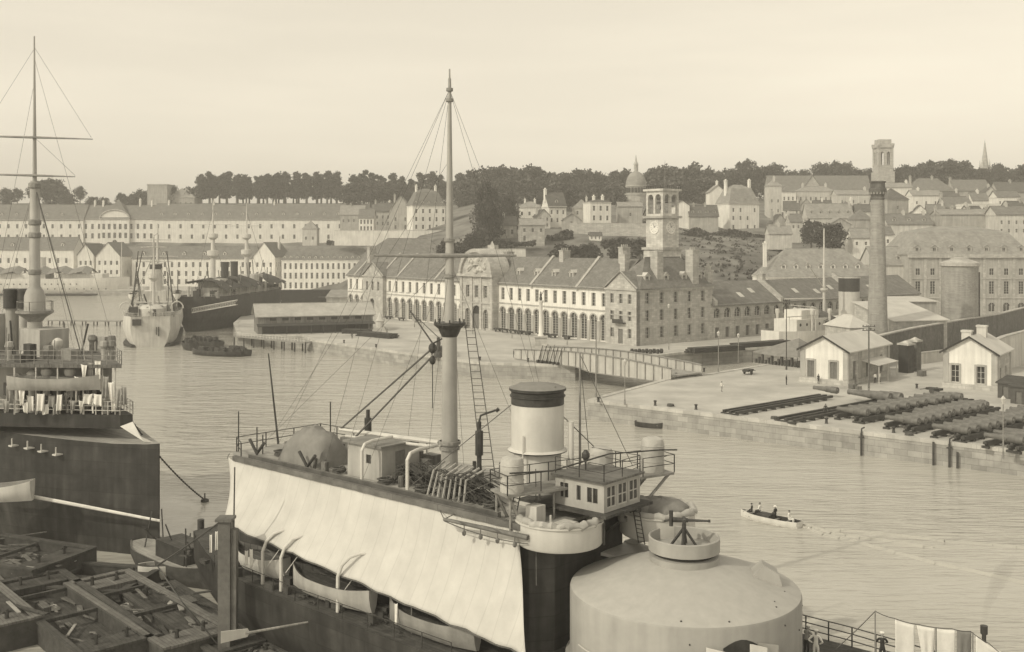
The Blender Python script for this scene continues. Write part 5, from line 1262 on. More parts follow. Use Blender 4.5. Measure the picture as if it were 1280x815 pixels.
pole('flag_pole', 'tall thin pole at the corner of the right quay by the swing bridge', 'pole', P(745, 497.5), 12.0, .13)
pole('lamp_post', 'lamp post standing at the right end of the swing bridge', 'street lamp', P(898, 466), 6.9, .09, True)
pole('lamp_post', 'lamp post on the near quay edge right of the bridge mouth', 'street lamp', P(781, 506), 6.0, .08, True)
pole('telegraph_pole', 'wooden telegraph pole with cross arms before the shuttered quay house', 'telegraph pole', P(1086, 497), 11.5, .16, None, M_WOOD, arm=1.0)
pole('telegraph_pole', 'thin wooden pole before the tent roof, left of the shuttered quay house', 'pole', P(983, 462), 13.5, .11, None, M_WOODD, arm=.7)
pole('lamp_post', 'thin lamp post on the quay edge at the far right, near the gun rows', 'street lamp', P(1254, 573), 6.2, .08, True)
pole('lamp_post', 'slim post in front of the grey stone end pavilion', 'street lamp', P(836, 437), 9.5, .08, True)
pole('lamp_post', 'slim post beside the dock edge, below the magazine arches', 'street lamp', P(923, 453), 5.0, .07, True)
for i, (px, h) in enumerate(((518, 9), (556, 9), (591, 8.5), (640, 9), (709, 9))):
    pole('lamp_post', 'thin wire post before the arsenal arcade, %s of five counted from the monument' % ORD[i], 'wire post', P(px, 405 + (px - 483) * .115), h, .07, None, None, 'wire posts along the arsenal front')
bol = None
NB_ = lambda k: 'squat iron bollard on the gun park quay edge, %s counted from the bridge mouth' % ORD[k]
MB_ = lambda k: 'squat iron bollard on the arsenal quay edge, %s counted from the swing bridge' % ORD[k]
BLAB = [NB_(0), NB_(1), NB_(2), NB_(3), NB_(4), NB_(5), NB_(6), MB_(2), MB_(1), MB_(0), MB_(3), MB_(4), MB_(5), 'iron bollard beside the dock end of the swing bridge girder', 'iron bollard at the far railing end of the swing bridge', 'iron bollard on the open quay between the two white houses']
for i, (px, py) in enumerate(((748, 504), (819, 508.5), (870, 513.5), (1005, 529.5), (1033, 531), (1117, 542.5), (1203, 553), (600, 452), (660, 454), (690, 455.2), (540, 446), (470, 436), (430, 430.5), (845, 473), (880, 466.5), (1146, 487))):
    if bol is None:
        bol = thing('bollard', BLAB[0], 'bollard', P(px, py - 1.6).to_tuple(), 0, 'iron bollards along the quays')
        b = MB(); b.lathe([(.26, 0), (.2, .1), (.17, .55), (.27, .65), (.27, .74), (.12, .8), (.01, .82)], n=10); bp_ = b.build('post', M_IRON, bol, smooth=True)
    else: dup(bol, [(bp_, [])], P(px, py - 1.6).to_tuple(), 0, BLAB[i])
for lab, px in (('timber fender pile with bracket standing in the water against the right quay', 1078), ('plain timber fender pile against the quay wall, leftmost of three close ones', 1168), ('timber fender pile with hooked top against the right quay wall', 1188), ('short timber fender pile against the quay wall at the right', 1198)):
    i = 0
    y = 519 + (px - 900) * (564 - 519) / 380; q = P(px, y) + Vector((-.25, -.3, 0)); o = thing('fender_pile', lab, 'fender pile', (q.x, q.y, WZ))
    b = MB(); b.cyl((0, 0, -2), (0, 0, 2.9 if px != 1198 else 2.0), .16, .14, 8); b.build('pile', M_WOODD, o)
    if px in (1078, 1188): b = MB(); b.tube([(0, 0, 2.8), (.1, .1, 3.5), (.5, .3, 3.6)], .1, 6); b.cyl((-.35, 0, 2.4), (.35, 0, 2.4), .09, n=6); b.build('bracket', M_IRON, o)
# anchor/buoys
q = P(745, 517, WZ); o = thing('mooring_spar', 'slanting dark spar sticking out of the water at the quay corner', 'spar', q.to_tuple()); b = MB(); b.cyl((-.5, 0, -1), (2.0, .8, 2.3), .15, .1, 7); b.build('spar', M_WOODD, o)
# ------------------------------------------------------------------ old guns laid up in rows on timber skids
gd = U * -1                                   # breech to muzzle direction (away to the left)
def gun_mesh(Lg, r):
    b = MB()
    prof = [(.01, 0), (r * .35, 0), (r * .42, .12), (r * .9, .14), (r, .3), (r, Lg * .28), (r * .9, Lg * .285), (r * .86, Lg * .5), (r * .72, Lg * .505), (r * .5, Lg * .95), (r * .56, Lg * .96), (r * .56, Lg), (r * .3, Lg), (r * .3, Lg - .4)]
    b.lathe(prof, n=18)
    b.v = [(z, x, y) for (x, y, z) in b.v]
    b.cyl((Lg * .42, -r * 1.25, 0), (Lg * .42, r * 1.25, 0), r * .2, n=8)
    return b
def skid(label, p, q, w, n, group, hh=.62):
    """two or more long baulks lying on cross timbers"""
    p, q = Vector(p), Vector(q); e = q - p; L_ = e.length; o = thing('timber_skid', label, 'timber skid', p.to_tuple(), ang(e), group)
    for k in range(n):
        b = MB(); y = w * k / max(1, n - 1); b.box(0, y - .2, .25, L_, y + .2, hh)
        if hh > .7: b.box(-.3, y - .24, .5, L_ + .4, y + .24, .8)
        b.build('baulk', M_WOODD, o)
    b = MB()
    for k in range(int(L_ / 2.2) + 1): b.box(k * 2.2 - .18, -.4, -.02, k * 2.2 + .18, w + .4, .26)
    b.build_each('cross_timber', M_DARK, o)
    return o
skid('long bare timber skid, farthest left of the gun park', P(920, 520), P(1040, 499), 2.2, 3, 'timber skids of the gun park')
skid('bare timber skid with tall dark end in front of the single big gun', P(992, 530), P(1130, 503), 2.6, 3, 'timber skids of the gun park')
gun = None
def place_gun(q, Lg, r, label, group, rz, z=None):
    o = thing('old_gun', label, 'gun barrel', (q.x, q.y, (.85 if r == .56 else .62) + r), rz, group)
    b = gun_mesh(Lg, r); b.build('barrel', M_GUN, o, smooth=True); return o, children(o)
ga = ang(gd)
g_, k_ = place_gun(P(1048, 497.5), 4.6, .55, 'short old gun barrel lying alone across the farthest skid', None, ga)
g_, k_ = place_gun(P(1128, 508), 7.4, .72, 'biggest old gun barrel with thick breech, lying alone on the second skid', None, ga)
dup(g_, [(k_[0], [])], (P(1120, 506).x - 1.2, P(1120, 506).y - 1.4, .62 + .72), ga, 'big old gun barrel lying close on the water side of the biggest one')
Rg = random.Random(19)
rows_g = [('far', (1086, 529), (1203, 508), 11, 'old gun barrel in the full row next the lone guns, %s from the water end'), ('middle', (1150, 541), (1238, 519), 11, 'old gun barrel in the middle full row, %s from the water end'), ('near', (1213, 553), (1318, 527), 11, 'old gun barrel in the row by the timber huts, %s from the water end'), ('last', (1282, 566), (1380, 543), 8, 'old gun barrel in the row cut off by the frame, %s from the water end')]
for nm, a, c, n, lab in rows_g:
    pa, pc = P(*a), P(*c)
    first = None
    for k in range(n):
        q = pa.lerp(pc, k / (n - 1))
        if first is None:
            first, kk = place_gun(q, 4.9, .56, lab % ORD[k], 'laid up guns, %s row' % nm, ga)
        else: dup(first, [(kk[0], [])], (q.x + Rg.uniform(-.25, .25), q.y + Rg.uniform(-.3, .3), .85 + .56 + Rg.uniform(-.05, .08)), ga + Rg.uniform(-.05, .05), lab % ORD[k], None, (Rg.uniform(.9, 1.06), Rg.uniform(.9, 1.08), Rg.uniform(.9, 1.08)))
    e = (pc - pa).normalized()
    g2 = Vector((gd.x, gd.y, 0))
    skid('timber skid under the %s row of gun barrels' % nm, pa - e * 1.2 + g2 * .25, pc + e * 3.0 + g2 * .25, 1.0, 2, None, .85)
    s2 = skid('timber skid under the muzzles of the %s row of gun barrels' % nm, pa - e * 1.0 + g2 * 4.2, pc + e * 1.0 + g2 * 3.6, .1, 1, None, .85)
# timber stacks
def stack(label, q, L_, w, h, rz, seed, name='timber_stack'):
    Rr = random.Random(seed); o = thing(name, label, 'timber stack', q.to_tuple(), rz)
    b = MB(); z = 0
    while z < h:
        y = 0
        while y < w:
            ww = Rr.uniform(.35, .6); b.box(Rr.uniform(-.6, .2), y, z, L_ + Rr.uniform(-.3, .8), y + ww - .04, z + .34); y += ww
        z += .4
    b.build('baulk', M_WOODD, o); return o
stack('dark stack of baulks behind the timber shed, below the white twelve bay block', P(352, 379), 22, 5, 5.2, .1, 1)
stack('lower dark timber stack right of the high one behind the timber shed', P(398, 382), 14, 5, 3.0, .05, 2)
stack('pile of squared timber beside the squat monument', P(428, 417), 10, 3, 1.0, -.2, 3)
stack('row of low dark baulks left of the squat monument', P(446, 420), 12, 3, .9, -.7, 4)
stack('pile of stone and timber along the dock edge, in front of the grey pavilion', P(868, 442), 14, 2.5, 1.1, .5, 5)
stack('low pile of baulks by the magazine wall at the dock side', P(925, 436), 16, 2.5, 1.2, .55, 6)
b0 = None; CL_ = 'small dark cask in the row before the grey stone pavilion, %s from the bridge'
for k in range(9):
    q = P(790 + 4.6 * k, 441.5 + (k % 2) * .6)
    if b0 is None:
        b0 = thing('cask', CL_ % ORD[k], 'cask', q.to_tuple(), .4, 'row of casks before the pavilion'); b = MB(); b.lathe([(.01, 0), (.32, 0), (.45, .5), (.32, 1.0), (.01, 1.0)], n=10); bb = b.build('body', M_WOODD, b0, smooth=True)
    else: dup(b0, [(bb, [])], q.to_tuple(), k, CL_ % ORD[k])
# handcarts parked along the arcade foot
c0 = None; HL_ = 'low dark handcart parked at the arcade foot, %s counted from the portal'; HN = [2, 3, 4, 5, 6, 7, 8, 9, 10]
for k, px in enumerate((633, 642, 652, 661, 671, 688, 694, 702, 720, 496, 512, 533, 590)):
    hlab = HL_ % ORD[k] if k < 9 else 'low dark handcart by the arcade beyond the portal, %s from the stone pavilion' % ORD[k - 9]
    tt = tpx(px); w2 = S0 + U * tt - Vv * 3.0
    if c0 is None:
        c0 = thing('handcart', hlab, 'handcart', (w2.x, w2.y, 0), ang(U), 'handcarts along the arcade')
        b = MB(); b.box(-1.2, -.6, .6, 1.2, .6, .95); b.cyl((1.2, -.4, .75), (2.3, -.4, .5), .06, n=5); b.cyl((1.2, .4, .75), (2.3, .4, .5), .06, n=5); k1 = b.build('body', M_WOODD, c0)
        wk = []
        for y in (-.7, .7):
            b = MB(); b.cyl((0, y - .05, .5), (0, y + .05, .5), .5, n=12); wk.append((b.build('wheel', M_DARK, c0), []))
        kids_c = [(k1, [])] + wk
    else: dup(c0, kids_c, (w2.x, w2.y, 0), ang(U) + .3 * math.sin(k * 5), hlab)

# odds and ends on the open quay
for lab, px, py, sz in (('wooden crate standing by the corner of the shuttered quay house', 1066, 486, 1.0), ('low crate beside the bigger one at the shuttered quay house corner', 1073, 487, .7), ('large packing crate before the boundary wall, near the gate pier', 1152, 470, 1.2), ('crate standing between the last gun row and the timber huts', 1226, 506, .9)):
    q = P(px, py); o = thing('crate', lab, 'crate', q.to_tuple(), .3 * sz + .4)
    b = MB(); b.box(-.6 * sz, -.45 * sz, 0, .6 * sz, .45 * sz, .8 * sz); b.build('box', M_WOODG, o)
    b = MB()
    for x in (-.62, .48): b.box(x * sz, -.48 * sz, -.003, (x + .14) * sz, .48 * sz, .83 * sz)
    b.build_each('batten', M_WOOD, o)
for lab, px, py in (('coil of dark rope lying by the bollards right before the dinghy', 838, 508), ('coil of dark rope lying on the quay edge in front of the bare skid', 968, 524), ('coil of dark rope by the water end of the middle gun row', 1136, 545), ('coil of rope on the arsenal quay edge below the memorial column', 668, 449)):
    q = P(px, py); b = MB(); b.tube([((.55 - .015 * k % .3) * math.cos(k * .6), (.55 - .015 * k % .3) * math.sin(k * .6), .06 + .006 * k) for k in range(52)], .07, 5); tag(b.build('rope_coil', M_ROPE, loc=q), lab, 'rope')
for lab, px, py, k in (('two wheeled cart with shafts down, standing between swing bridge and tent', 935, 468, .9), ('two wheeled cart with shafts down, standing before the open casement house', 1168, 492, 2.2)):
    q = P(px, py); dup(c0, kids_c, q.to_tuple(), k, lab, 'carts on the quays')
# ------------------------------------------------------------------ hulls
def hull(L, B, zb, zt, sb=.6, ss=.3, bow=.3, stern=.2, sw=.55, bw=.02, n=22, tumble=0.0, deck=-.5, open_=False, t=.09, rake=0.0, srake=0.0, full=.45):
    """loft from stern (x = 0) to bow (x = L); materials 0 side, 1 deck or inside, 2 rail"""
    b = MB(); st = []
    for k in range(n + 1):
        u = k / n; x = L * u
        f = 1.0
        if u < stern: v = u / stern; f = min(f, sw + (1 - sw) * math.sin(v * math.pi / 2))
        if u > 1 - bow: v = (1 - u) / bow; f = min(f, bw + (1 - bw) * math.sin(v * math.pi / 2) ** .9)
        top = zt + sb * max(0, (u - .5) * 2) ** 2 + ss * max(0, (.5 - u) * 2) ** 2
        st.append((x, f * B / 2, top, u))
    cols = []
    for x, h, top, u in st:
        low = full + (.85 - full) * (1 - abs(2 * u - 1) ** 3)
        def px_(z): return x + (rake * (z - zb) / (zt - zb) * max(0, (u - .7) / .3)) - srake * (z - zb) / (zt - zb) * max(0, (.25 - u) / .25)
        zs = [zb, zb + (top - zb) * .3, zb + (top - zb) * .65, top]
        ws = [h * low * .7, h * (.55 + .4 * low), h * (1 + tumble * .5) * .985, h]
        cols.append([(px_(z), w, z) for z, w in zip(zs, ws)])
    for a, c in zip(cols, cols[1:]):
        for j in range(3):
            b.quad([a[j], c[j], c[j + 1], a[j + 1]], 0)
            b.quad([(p[0], -p[1], p[2]) for p in (c[j], a[j], a[j + 1], c[j + 1])], 0)
    for col in (cols[0], cols[-1]):
        b.add([*col, *[(p[0], -p[1], p[2]) for p in reversed(col)]], 0)
    for a, c in zip(cols, cols[1:]):
        (x0, y0, z0), (x1, y1, z1) = a[3], c[3]
        y0i, y1i = max(y0 - t, 0), max(y1 - t, 0)
        for s in (1, -1): b.quad([(x0, s * y0, z0), (x1, s * y1, z1), (x1, s * y1i, z1), (x0, s * y0i, z0)], 2)
        dk = deck
        for s in (1, -1): b.quad([(x0, s * y0i, z0), (x1, s * y1i, z1), (x1, s * y1i * .96, z1 + dk), (x0, s * y0i * .96, z0 + dk)], 1)
        b.quad([(x0, -y0i * .96, z0 + dk), (x1, -y1i * .96, z1 + dk), (x1, y1i * .96, z1 + dk), (x0, y0i * .96, z0 + dk)], 1)
    return b, st
def mast(parent, x, y, z0, z1, r0, r1, yards=(), top=None, m_=None, name='mast', rake=0.0):
    b = MB(); b.cyl((x, y, z0), (x + rake * (z1 - z0), y, z1), r0, r1, 8)
    for z, hl in yards: b.tube([(x + rake * (z - z0), y - hl, z), (x + rake * (z - z0), y, z + .1), (x + rake * (z - z0), y + hl, z)], [r1 * .5, r1 * .9, r1 * .5], 5)
    if top: b.lathe([(r0, top - 1.0), (1.5, top), (1.5, top + 1.0), (1.4, top + 1.0), (1.4, top + .1), (.01, top + .1)], (x + rake * (top - z0), y, 0), 10)
    return b.build(name, m_ or M_PAINT, parent)
def funnel(parent, x, y, z0, z1, r, m_, band=True):
    b = MB(); b.lathe([(r, z0), (r, z1), (r * 1.08, z1), (r * 1.08, z1 + .25), (r * .85, z1 + .25), (r * .85, z1 - 2)], (x, y, 0), 16)
    f = b.build('funnel', m_, parent, smooth=True)
    if band: b = MB(); b.lathe([(r + .02, z1 - 1.4), (r + .02, z1 - .02)], (x, y, 0), 16); b.build('funnel_band', M_IRON, f, smooth=True)
    return f
def rail(b, pts, h=1.0, step=1.6, r=.035, n=2):
    pts = [Vector(p) for p in pts]
    for p, q in zip(pts, pts[1:]):
        L_ = (q - p).length; k = max(1, int(L_ / step))
        for j in range(k + 1):
            a = p.lerp(q, j / k); b.cyl(a, a + Vector((0, 0, h)), r, n=4)
        for j in range(n): z = Vector((0, 0, h * (j + 1) / n)); b.cyl(p + z, q + z, r * .8, n=4)
def ropes(name, label, lines, r=.035, m_=None, parent=None):
    for l in lines:
        b = MB(); p, q = Vector(l[0]), Vector(l[1]); b.sag(p, q, l[2] if len(l) > 2 else 0, r, 4, 10)
        b.build(name, m_ or M_ROPE, parent)
# ------------------------------------------------------------------ far white hulk with awnings
bow = Wd(162, 368, 530); o = thing('white_ship', 'long white hulk with dark waterline, patched awnings and short funnel at the far quay', 'ship', (bow.x, bow.y, WZ), math.pi * .012)
LS = 128.0
b, st = hull(LS, 15, -1, 8.4, .9, .5, .12, .12, .4, .02, 26); b.v = [(x - LS, y, z) for x, y, z in b.v]
b.build('hull', [M_HULLW, M_WOODL, M_HULLW], o, smooth=True)
b = MB(); bh, _ = hull(LS + .1, 15.15, -1.05, 1.1, 0, 0, .12, .12, .4, .02, 26, deck=-.01); bh.v = [(x - LS, y, z) for x, y, z in bh.v]; bh.build('waterline_band', [M_HULLK, M_HULLK, M_HULLK], o)
b = MB()
for zz, st_ in ((3.2, 3.6), (5.6, 3.1)):
    for k in range(30): x = -LS + 14 + k * st_; b.box(x, -7.62, zz, x + .55, -7.4, zz + .55)
b.build('scuttle', M_GLASS, o)
b = MB(); b.box(-100, -5.5, 8, -40, 5.5, 11.2); b.box(-34, -5, 8, -12, 5, 11); b.build('deckhouse', M_HULLW, o)
for x0, x1 in ((-124, -84), (-80, -52), (-46, -18)):
    b = MB(); n_ = 8
    for k in range(n_):
        xa, xb = x0 + (x1 - x0) * k / n_, x0 + (x1 - x0) * (k + 1) / n_; za = 13 + .9 * math.sin(k * 2.1); zb_ = 13 + .9 * math.sin((k + 1) * 2.1)
        for s in (1, -1): b.quad([(xa, 0, za + 1.2), (xb, 0, zb_ + 1.2), (xb, s * 7.6, zb_ - 1.6), (xa, s * 7.6, za - 1.6)])
    b.build('awning', M_TARP, o)
funnel(o, -44, 0, 9, 19, 2.0, M_PAINT, False)
mast(o, -104, 0, 8, 30, .35, .15, ((22, 6),)); mast(o, -4, 0, 8, 27, .3, .14)
# ------------------------------------------------------------------ grey warship, stern towards us
p = P(188, 434, WZ); ax = Vector((-.285, .958)).normalized()
GS = thing('grey_warship', 'grey warship seen from its high blunt stern, cluttered with masts and cranes', 'warship', (p.x, p.y, WZ), ang(ax))
b, st = hull(74, 14.4, -1.2, 7.8, .5, .3, .3, .12, .66, .02, 24, tumble=.1, srake=.5, full=.84)
hg = b.build('hull', [M_HULLG, M_WOODL, M_HULLG], GS, smooth=True)
b, st = hull(74.1, 14.7, -1.25, .7, 0, 0, .3, .12, .66, .02, 24, deck=-.01, srake=.0, full=.97); b.build('waterline_band', [M_HULLK] * 3, GS)
b = MB(); b.box(-1.1, 2.2, 5.8, -.2, 4.4, 7.4); b.box(-.98, -2.2, 2.9, -.5, -1.95, 5.3); b.box(-.96, -1.6, 3.3, -.5, -1.4, 5.3); b.build_each('stern_port', M_IRON, hg)
b = MB(); rail(b, [(14, -7.6, 7.7), (5, -6.4, 7.7), (-.6, -4, 7.9), (-.8, 4, 7.9), (5, 6.4, 7.7), (14, 7.6, 7.7)], 1.1, 1.0, .07); b.build('railing', M_PAINT, GS)
R = random.Random(5)
b = MB(); b.box(9, -3.6, 7.6, 17, 3.6, 10.2); b.box(22, -5, 7.6, 50, 5, 10.6); b.box(26, -3, 10.6, 34, 3, 13.4); b.box(44, -4, 10.6, 49, 4, 14); b.build('deckhouse', M_HULLG, GS)
b = MB(); b.lathe([(3.2, 7.5), (3.2, 9.8), (2.4, 10.4), (.01, 10.6)], (5.5, 0, 0), 16); b.cyl((4, .6, 9), (-2.5, .6, 9.3), .28, .2, 8); b.cyl((4, -.6, 9), (-2.5, -.6, 9.3), .28, .2, 8); b.build('turret', M_PAINT, GS, smooth=True)
b = MB()
for sx in (-1, 1):
    c_ = [(6.5, sx * 6.5 + 1.6 * math.cos(a), 9.6 + 1.9 * math.sin(a)) for a in [math.pi * k / 8 for k in range(9)]]
    b.tube(c_, .18, 5)
b.build_each('hoop_frame', M_PAINT, GS)
mast(GS, 19, 0, 8, 29.5, .55, .2, ((22, 5), (26, 3.4)), 17.5, M_HULLG); mast(GS, 45, 0, 10, 33, .6, .2, ((23, 6), (28, 4)), 19, M_HULLG)
funnel(GS, 30, 0, 10, 21, 1.6, M_PAINT); funnel(GS, 38, 0, 10, 21, 1.6, M_PAINT)
for y, sx in ((5.5, -2.4), (-5.5, 2.4), (6.0, -4.5)):
    b = MB(); b.cyl((16 + sx, y, 7.6), (13 + sx, y + sx * .8, 25), .2, .12, 6); b.build('derrick', M_WOODD, GS)
for k in range(6):
    b = MB(); b.lathe([(.35, 7.6), (.35, 9.3), (.55, 9.8), (.5, 10.4), (.01, 10.5)], (12 + 6 * k, 4.2 * (-1) ** k, 0), 8); b.build('ventilator', M_PAINT, GS, smooth=True)
b = MB(); lr = hull(9, 2.2, 8.2, 9.6, .3, .1, .4, .2, .4)[0]
for dx, y in ((24, 6), (24, -6), (36, 6), (36, -6)):
    q = MB(); q.v = [(x + dx, yy + y, z + 3.0) for x, yy, z in lr.v]; q.f = list(lr.f); q.m = list(lr.m); q.build('ship_boat', [M_HULLW, M_WOOD, M_WOODD], GS)
ropes('rigging', '', [((19, 0, 29), (0, 0, 8)), ((19, 0, 29), (45, 0, 30)), ((45, 0, 32), (72, 0, 9)), ((19, 0, 24), (19, 7, 8)), ((19, 0, 24), (19, -7, 8)), ((45, 0, 27), (45, 7, 8)), ((45, 0, 27), (45, -7, 8)), ((19, 0, 24), (22, 7, 8)), ((19, 0, 24), (22, -7, 8))], .05, parent=GS)
# ------------------------------------------------------------------ dark warship behind it
p = Wd(222, 404, 318); ax = Vector((.10, .995)).normalized()
DS = thing('dark_warship', 'black hulled warship with two military masts and dark funnels, partly hidden by the gangway', 'warship', (-98.0, 318.0, WZ), ang(ax))
b, st = hull(88, 17, -1.2, 10.2, .8, .5, .25, .18, .5, .02, 24, tumble=.1); b.build('hull', [M_HULLK, M_WOOD, M_HULLK], DS, smooth=True)
b = MB(); b.box(12, -4.5, 10, 66, 4.5, 13); b.box(52, -4, 13, 62, 4, 16); b.box(16, -3.6, 13, 24, 3.6, 15.5); b.build('deckhouse', M_HULLG, DS)
funnel(DS, 32, 0, 12, 20.5, 1.25, M_IRON); funnel(DS, 42, 0, 12, 20.5, 1.25, M_IRON)
def military_mast(x):
    b = MB(); b.lathe([(.9, 11), (.8, 22), (1.9, 23), (1.9, 24.6), (.7, 24.7), (.6, 28), (1.6, 28.8), (1.6, 30), (.3, 30.2), (.22, 36), (.1, 41)], (x, 0, 0), 10); b.cyl((x, -6, 33), (x, 6, 33), .12, n=5); b.build('military_mast', M_PAINT, DS, smooth=True)
military_mast(20); military_mast(56)
b = MB()
for k in range(10): b.lathe([(.4, 10), (.4, 12), (.62, 12.6), (.55, 13.3), (.01, 13.4)], (14 + 5 * k, 6 * (-1) ** k, 0), 8)
b.build_each('ventilator', M_PAINT, DS, True)
b = MB()
for x0 in (8, 30, 58):
    for k in range(7):
        for (ya, za, yb, zb_) in ((-8, 12.4, -4.5, 14.6), (-4.5, 14.6, 0, 15.6), (0, 15.6, 5, 14.4)):
            f_ = lambda x, z: z + .5 * math.sin(x * 1.3 + z)
            b.quad([(x0 + k * 3, ya, f_(k * 3, za)), (x0 + k * 3 + 3, ya, f_(k * 3 + 3, za)), (x0 + k * 3 + 3, yb, f_(k * 3 + 3, zb_)), (x0 + k * 3, yb, f_(k * 3, zb_))])
b.build_each('awning', M_DARK, DS)
b = MB(); rail(b, [(0, -4, 10.2), (10, -7.6, 10), (70, -7.6, 10)], 1.1, 1.6, .06); b.build('railing', M_PAINT, DS)
ropes('rigging', '', [((20, 0, 40), (56, 0, 40)), ((20, 0, 38), (2, 0, 11)), ((56, 0, 38), (84, 0, 12)), ((20, 0, 28), (20, -7, 10)), ((56, 0, 28), (56, -7, 10))], .05, parent=DS)
def fittings(parent, x0, x1, hw_, z0, zmax, n, seed, m1, m2):
    R_ = random.Random(seed)
    for k in range(n):
        b = MB(); x, y = R_.uniform(x0, x1), R_.uniform(-hw_, hw_); q = R_.random()
        if q < .4: b.cyl((x, y, z0), (x + R_.uniform(-3, 3), y + R_.uniform(-2, 2), z0 + R_.uniform(2, zmax)), R_.uniform(.08, .2), n=5); nm = 'spar'
        elif q < .7: s_ = R_.uniform(.5, 1.6); b.box(x - s_, y - s_ * .7, z0, x + s_, y + s_ * .7, z0 + R_.uniform(.8, 2.8)); nm = 'deck_box'
        else: b.lathe([(.4, z0), (.35, z0 + 1.6), (.6, z0 + 2.0), (.5, z0 + 2.6), (.01, z0 + 2.7)], (x, y, 0), 8); nm = 'ventilator'
        b.build(nm, (m1, m2)[k % 2], parent)
fittings(GS, 2, 56, 5.5, 7.7, 12, 46, 3, M_IRONG, M_DARK)
fittings(DS, 2, 80, 7.0, 10, 11, 72, 4, M_DARK, M_IRONG)
DS.scale = (.85, 1, 1)
# coal lighters and junk craft between the warships and the shed
def open_boat(name, label, cat, q, rz, L_, B_, h, ms, group=None, thw=3, deck=-.45, cargo=None, sw=.45):
    o = thing(name, label, cat, q.to_tuple(), rz, group)
    b, st = hull(L_, B_, -.35, h, .25 * h, .12 * h, .35, .25, sw, .03, 16, deck=deck, t=.1); b.v = [(x - L_ / 2, y, z) for x, y, z in b.v]
    b.build('hull', ms, o, smooth=True)
    if thw:
        b = MB()
        for k in range(thw):
            x = -L_ * .28 + L_ * .56 * k / max(1, thw - 1); b.box(x - .13, -B_ * .42, h - .3, x + .13, B_ * .42, h - .22)
        b.build('thwart', M_WOODL, o)
    if cargo:
        R_ = random.Random(cargo); b = MB()
        for k in range(40):
            x, y = R_.uniform(-L_ * .32, L_ * .3), R_.uniform(-B_ * .32, B_ * .32); s = R_.uniform(.3, .9)
            b.box(x - s, y - s * .5, h - .6, x + s, y + s * .5, h - .3 + R_.uniform(.1, 1.3))
        b.build('cargo', M_DARK, o)
    return o
open_boat('lighter', 'coal lighter heaped with dark cargo beside the grey warship stern', 'lighter', P(258, 431, WZ), 2.2, 19, 5.6, 1.3, [M_DARK, M_DARK, M_WOODD], cargo=3, thw=0, deck=-.9)
open_boat('lighter', 'broad dark lighter with pale gunwale moored under the gangway', 'lighter', P(272, 444, WZ), 2.75, 15, 5.2, 1.2, [M_HULLK, M_WOODD, M_WOODL], cargo=4, thw=0, deck=-.8)
open_boat('lighter', 'small black lighter nearest the water, right of the broad one', 'lighter', P(297, 444, WZ), 2.6, 8, 3.6, 1.3, [M_HULLK, M_DARK, M_WOODD], cargo=6, thw=0, deck=-.7)
open_boat('lighter', 'black cargo boat tucked between grey warship and lighters', 'lighter', P(238, 436, WZ), 2.0, 10, 4.0, 1.7, [M_HULLK, M_DARK, M_HULLK], cargo=8, thw=0, deck=-.6)
open_boat('work_boat', 'pale decked work boat lying along the landing by the timber shed', 'boat', P(410, 425.5, WZ) + Vector((-6, -2.4, 0)), -.35, 12, 3.2, 1.7, [M_HULLW, M_WOODL, M_WOODD], thw=2)
open_boat('dinghy', 'small dark dinghy with pale inside floating by the right quay wall', 'dinghy', P(813, 534, WZ), -.55, 4.8, 1.9, .75, [M_HULLK, M_WOODL, M_WOODL], thw=2)
# ------------------------------------------------------------------ white vessel in the dry dock with mast and funnel
p = P(1000, 440, -1.0)
DD = thing('docked_vessel', 'white deckhouse, buff mast and black topped funnel of a vessel lying in the dry dock', 'ship', (p.x - 4, p.y + 12, WZ), ang(Vv))
b, st = hull(58, 11, -1, 5.6, .6, .3, .25, .15, .5, .02, 18); b.build('hull', [M_HULLW, M_WOODL, M_HULLW], DD, smooth=True)
b = MB(); b.box(6, -3.4, 5.2, 20, 3.4, 8.4); b.box(9, -2.6, 8.4, 16, 2.6, 10.6); b.box(28, -3, 5.2, 44, 3, 8); b.build('deckhouse', M_HULLW, DD)
b = MB()
for k in range(5): b.cyl((7.5 + 2.6 * k, -3.43, 7.1), (7.5 + 2.6 * k, -3.38, 7.1), .38, n=10)
b.build('scuttle', M_GLASS, DD)
funnel(DD, 33, 0, 7, 18, 2.7, M_PAINT, False)
b = MB(); b.lathe([(2.74, 14.5), (2.74, 18.3)], (33, 0, 0), 16); b.build('funnel_band', M_IRON, DD, smooth=True)
b = MB(); b.cyl((22, 0, 5), (22, 0, 31), .45, .16, 8); b.cyl((22, 0, 15.5), (12, -2, 22.5), .12, n=5); b.cyl((22, 0, 13), (9, 2.5, 13.2), .16, n=6); b.lathe([(.4, 14.6), (.95, 15.2), (.95, 15.6), (.01, 15.6)], (22, 0, 0), 10); b.build('mast', M_PAINT, DD)
b = MB(); b.box(0, -5.2, 9.4, 12, -5.0, 9.6); b.cyl((1, -5, 5.4), (1, -5, 9.5), .08, n=5); b.cyl((11.5, -5, 5.4), (11.5, -5, 11.4), .15, n=5); b.cyl((11.5, -5, 11.3), (3, -4, 12.2), .14, n=5); b.build('davit', M_PAINT, DD)
b = MB()
for k in range(5): b.lathe([(.35, 5.2), (.35, 9.4), (.6, 10), (.5, 10.7), (.01, 10.8)], (8 + 3.6 * k, 3.9 * (-1) ** k, 0), 8)
b.build_each('ventilator', M_PAINT, DD, True)
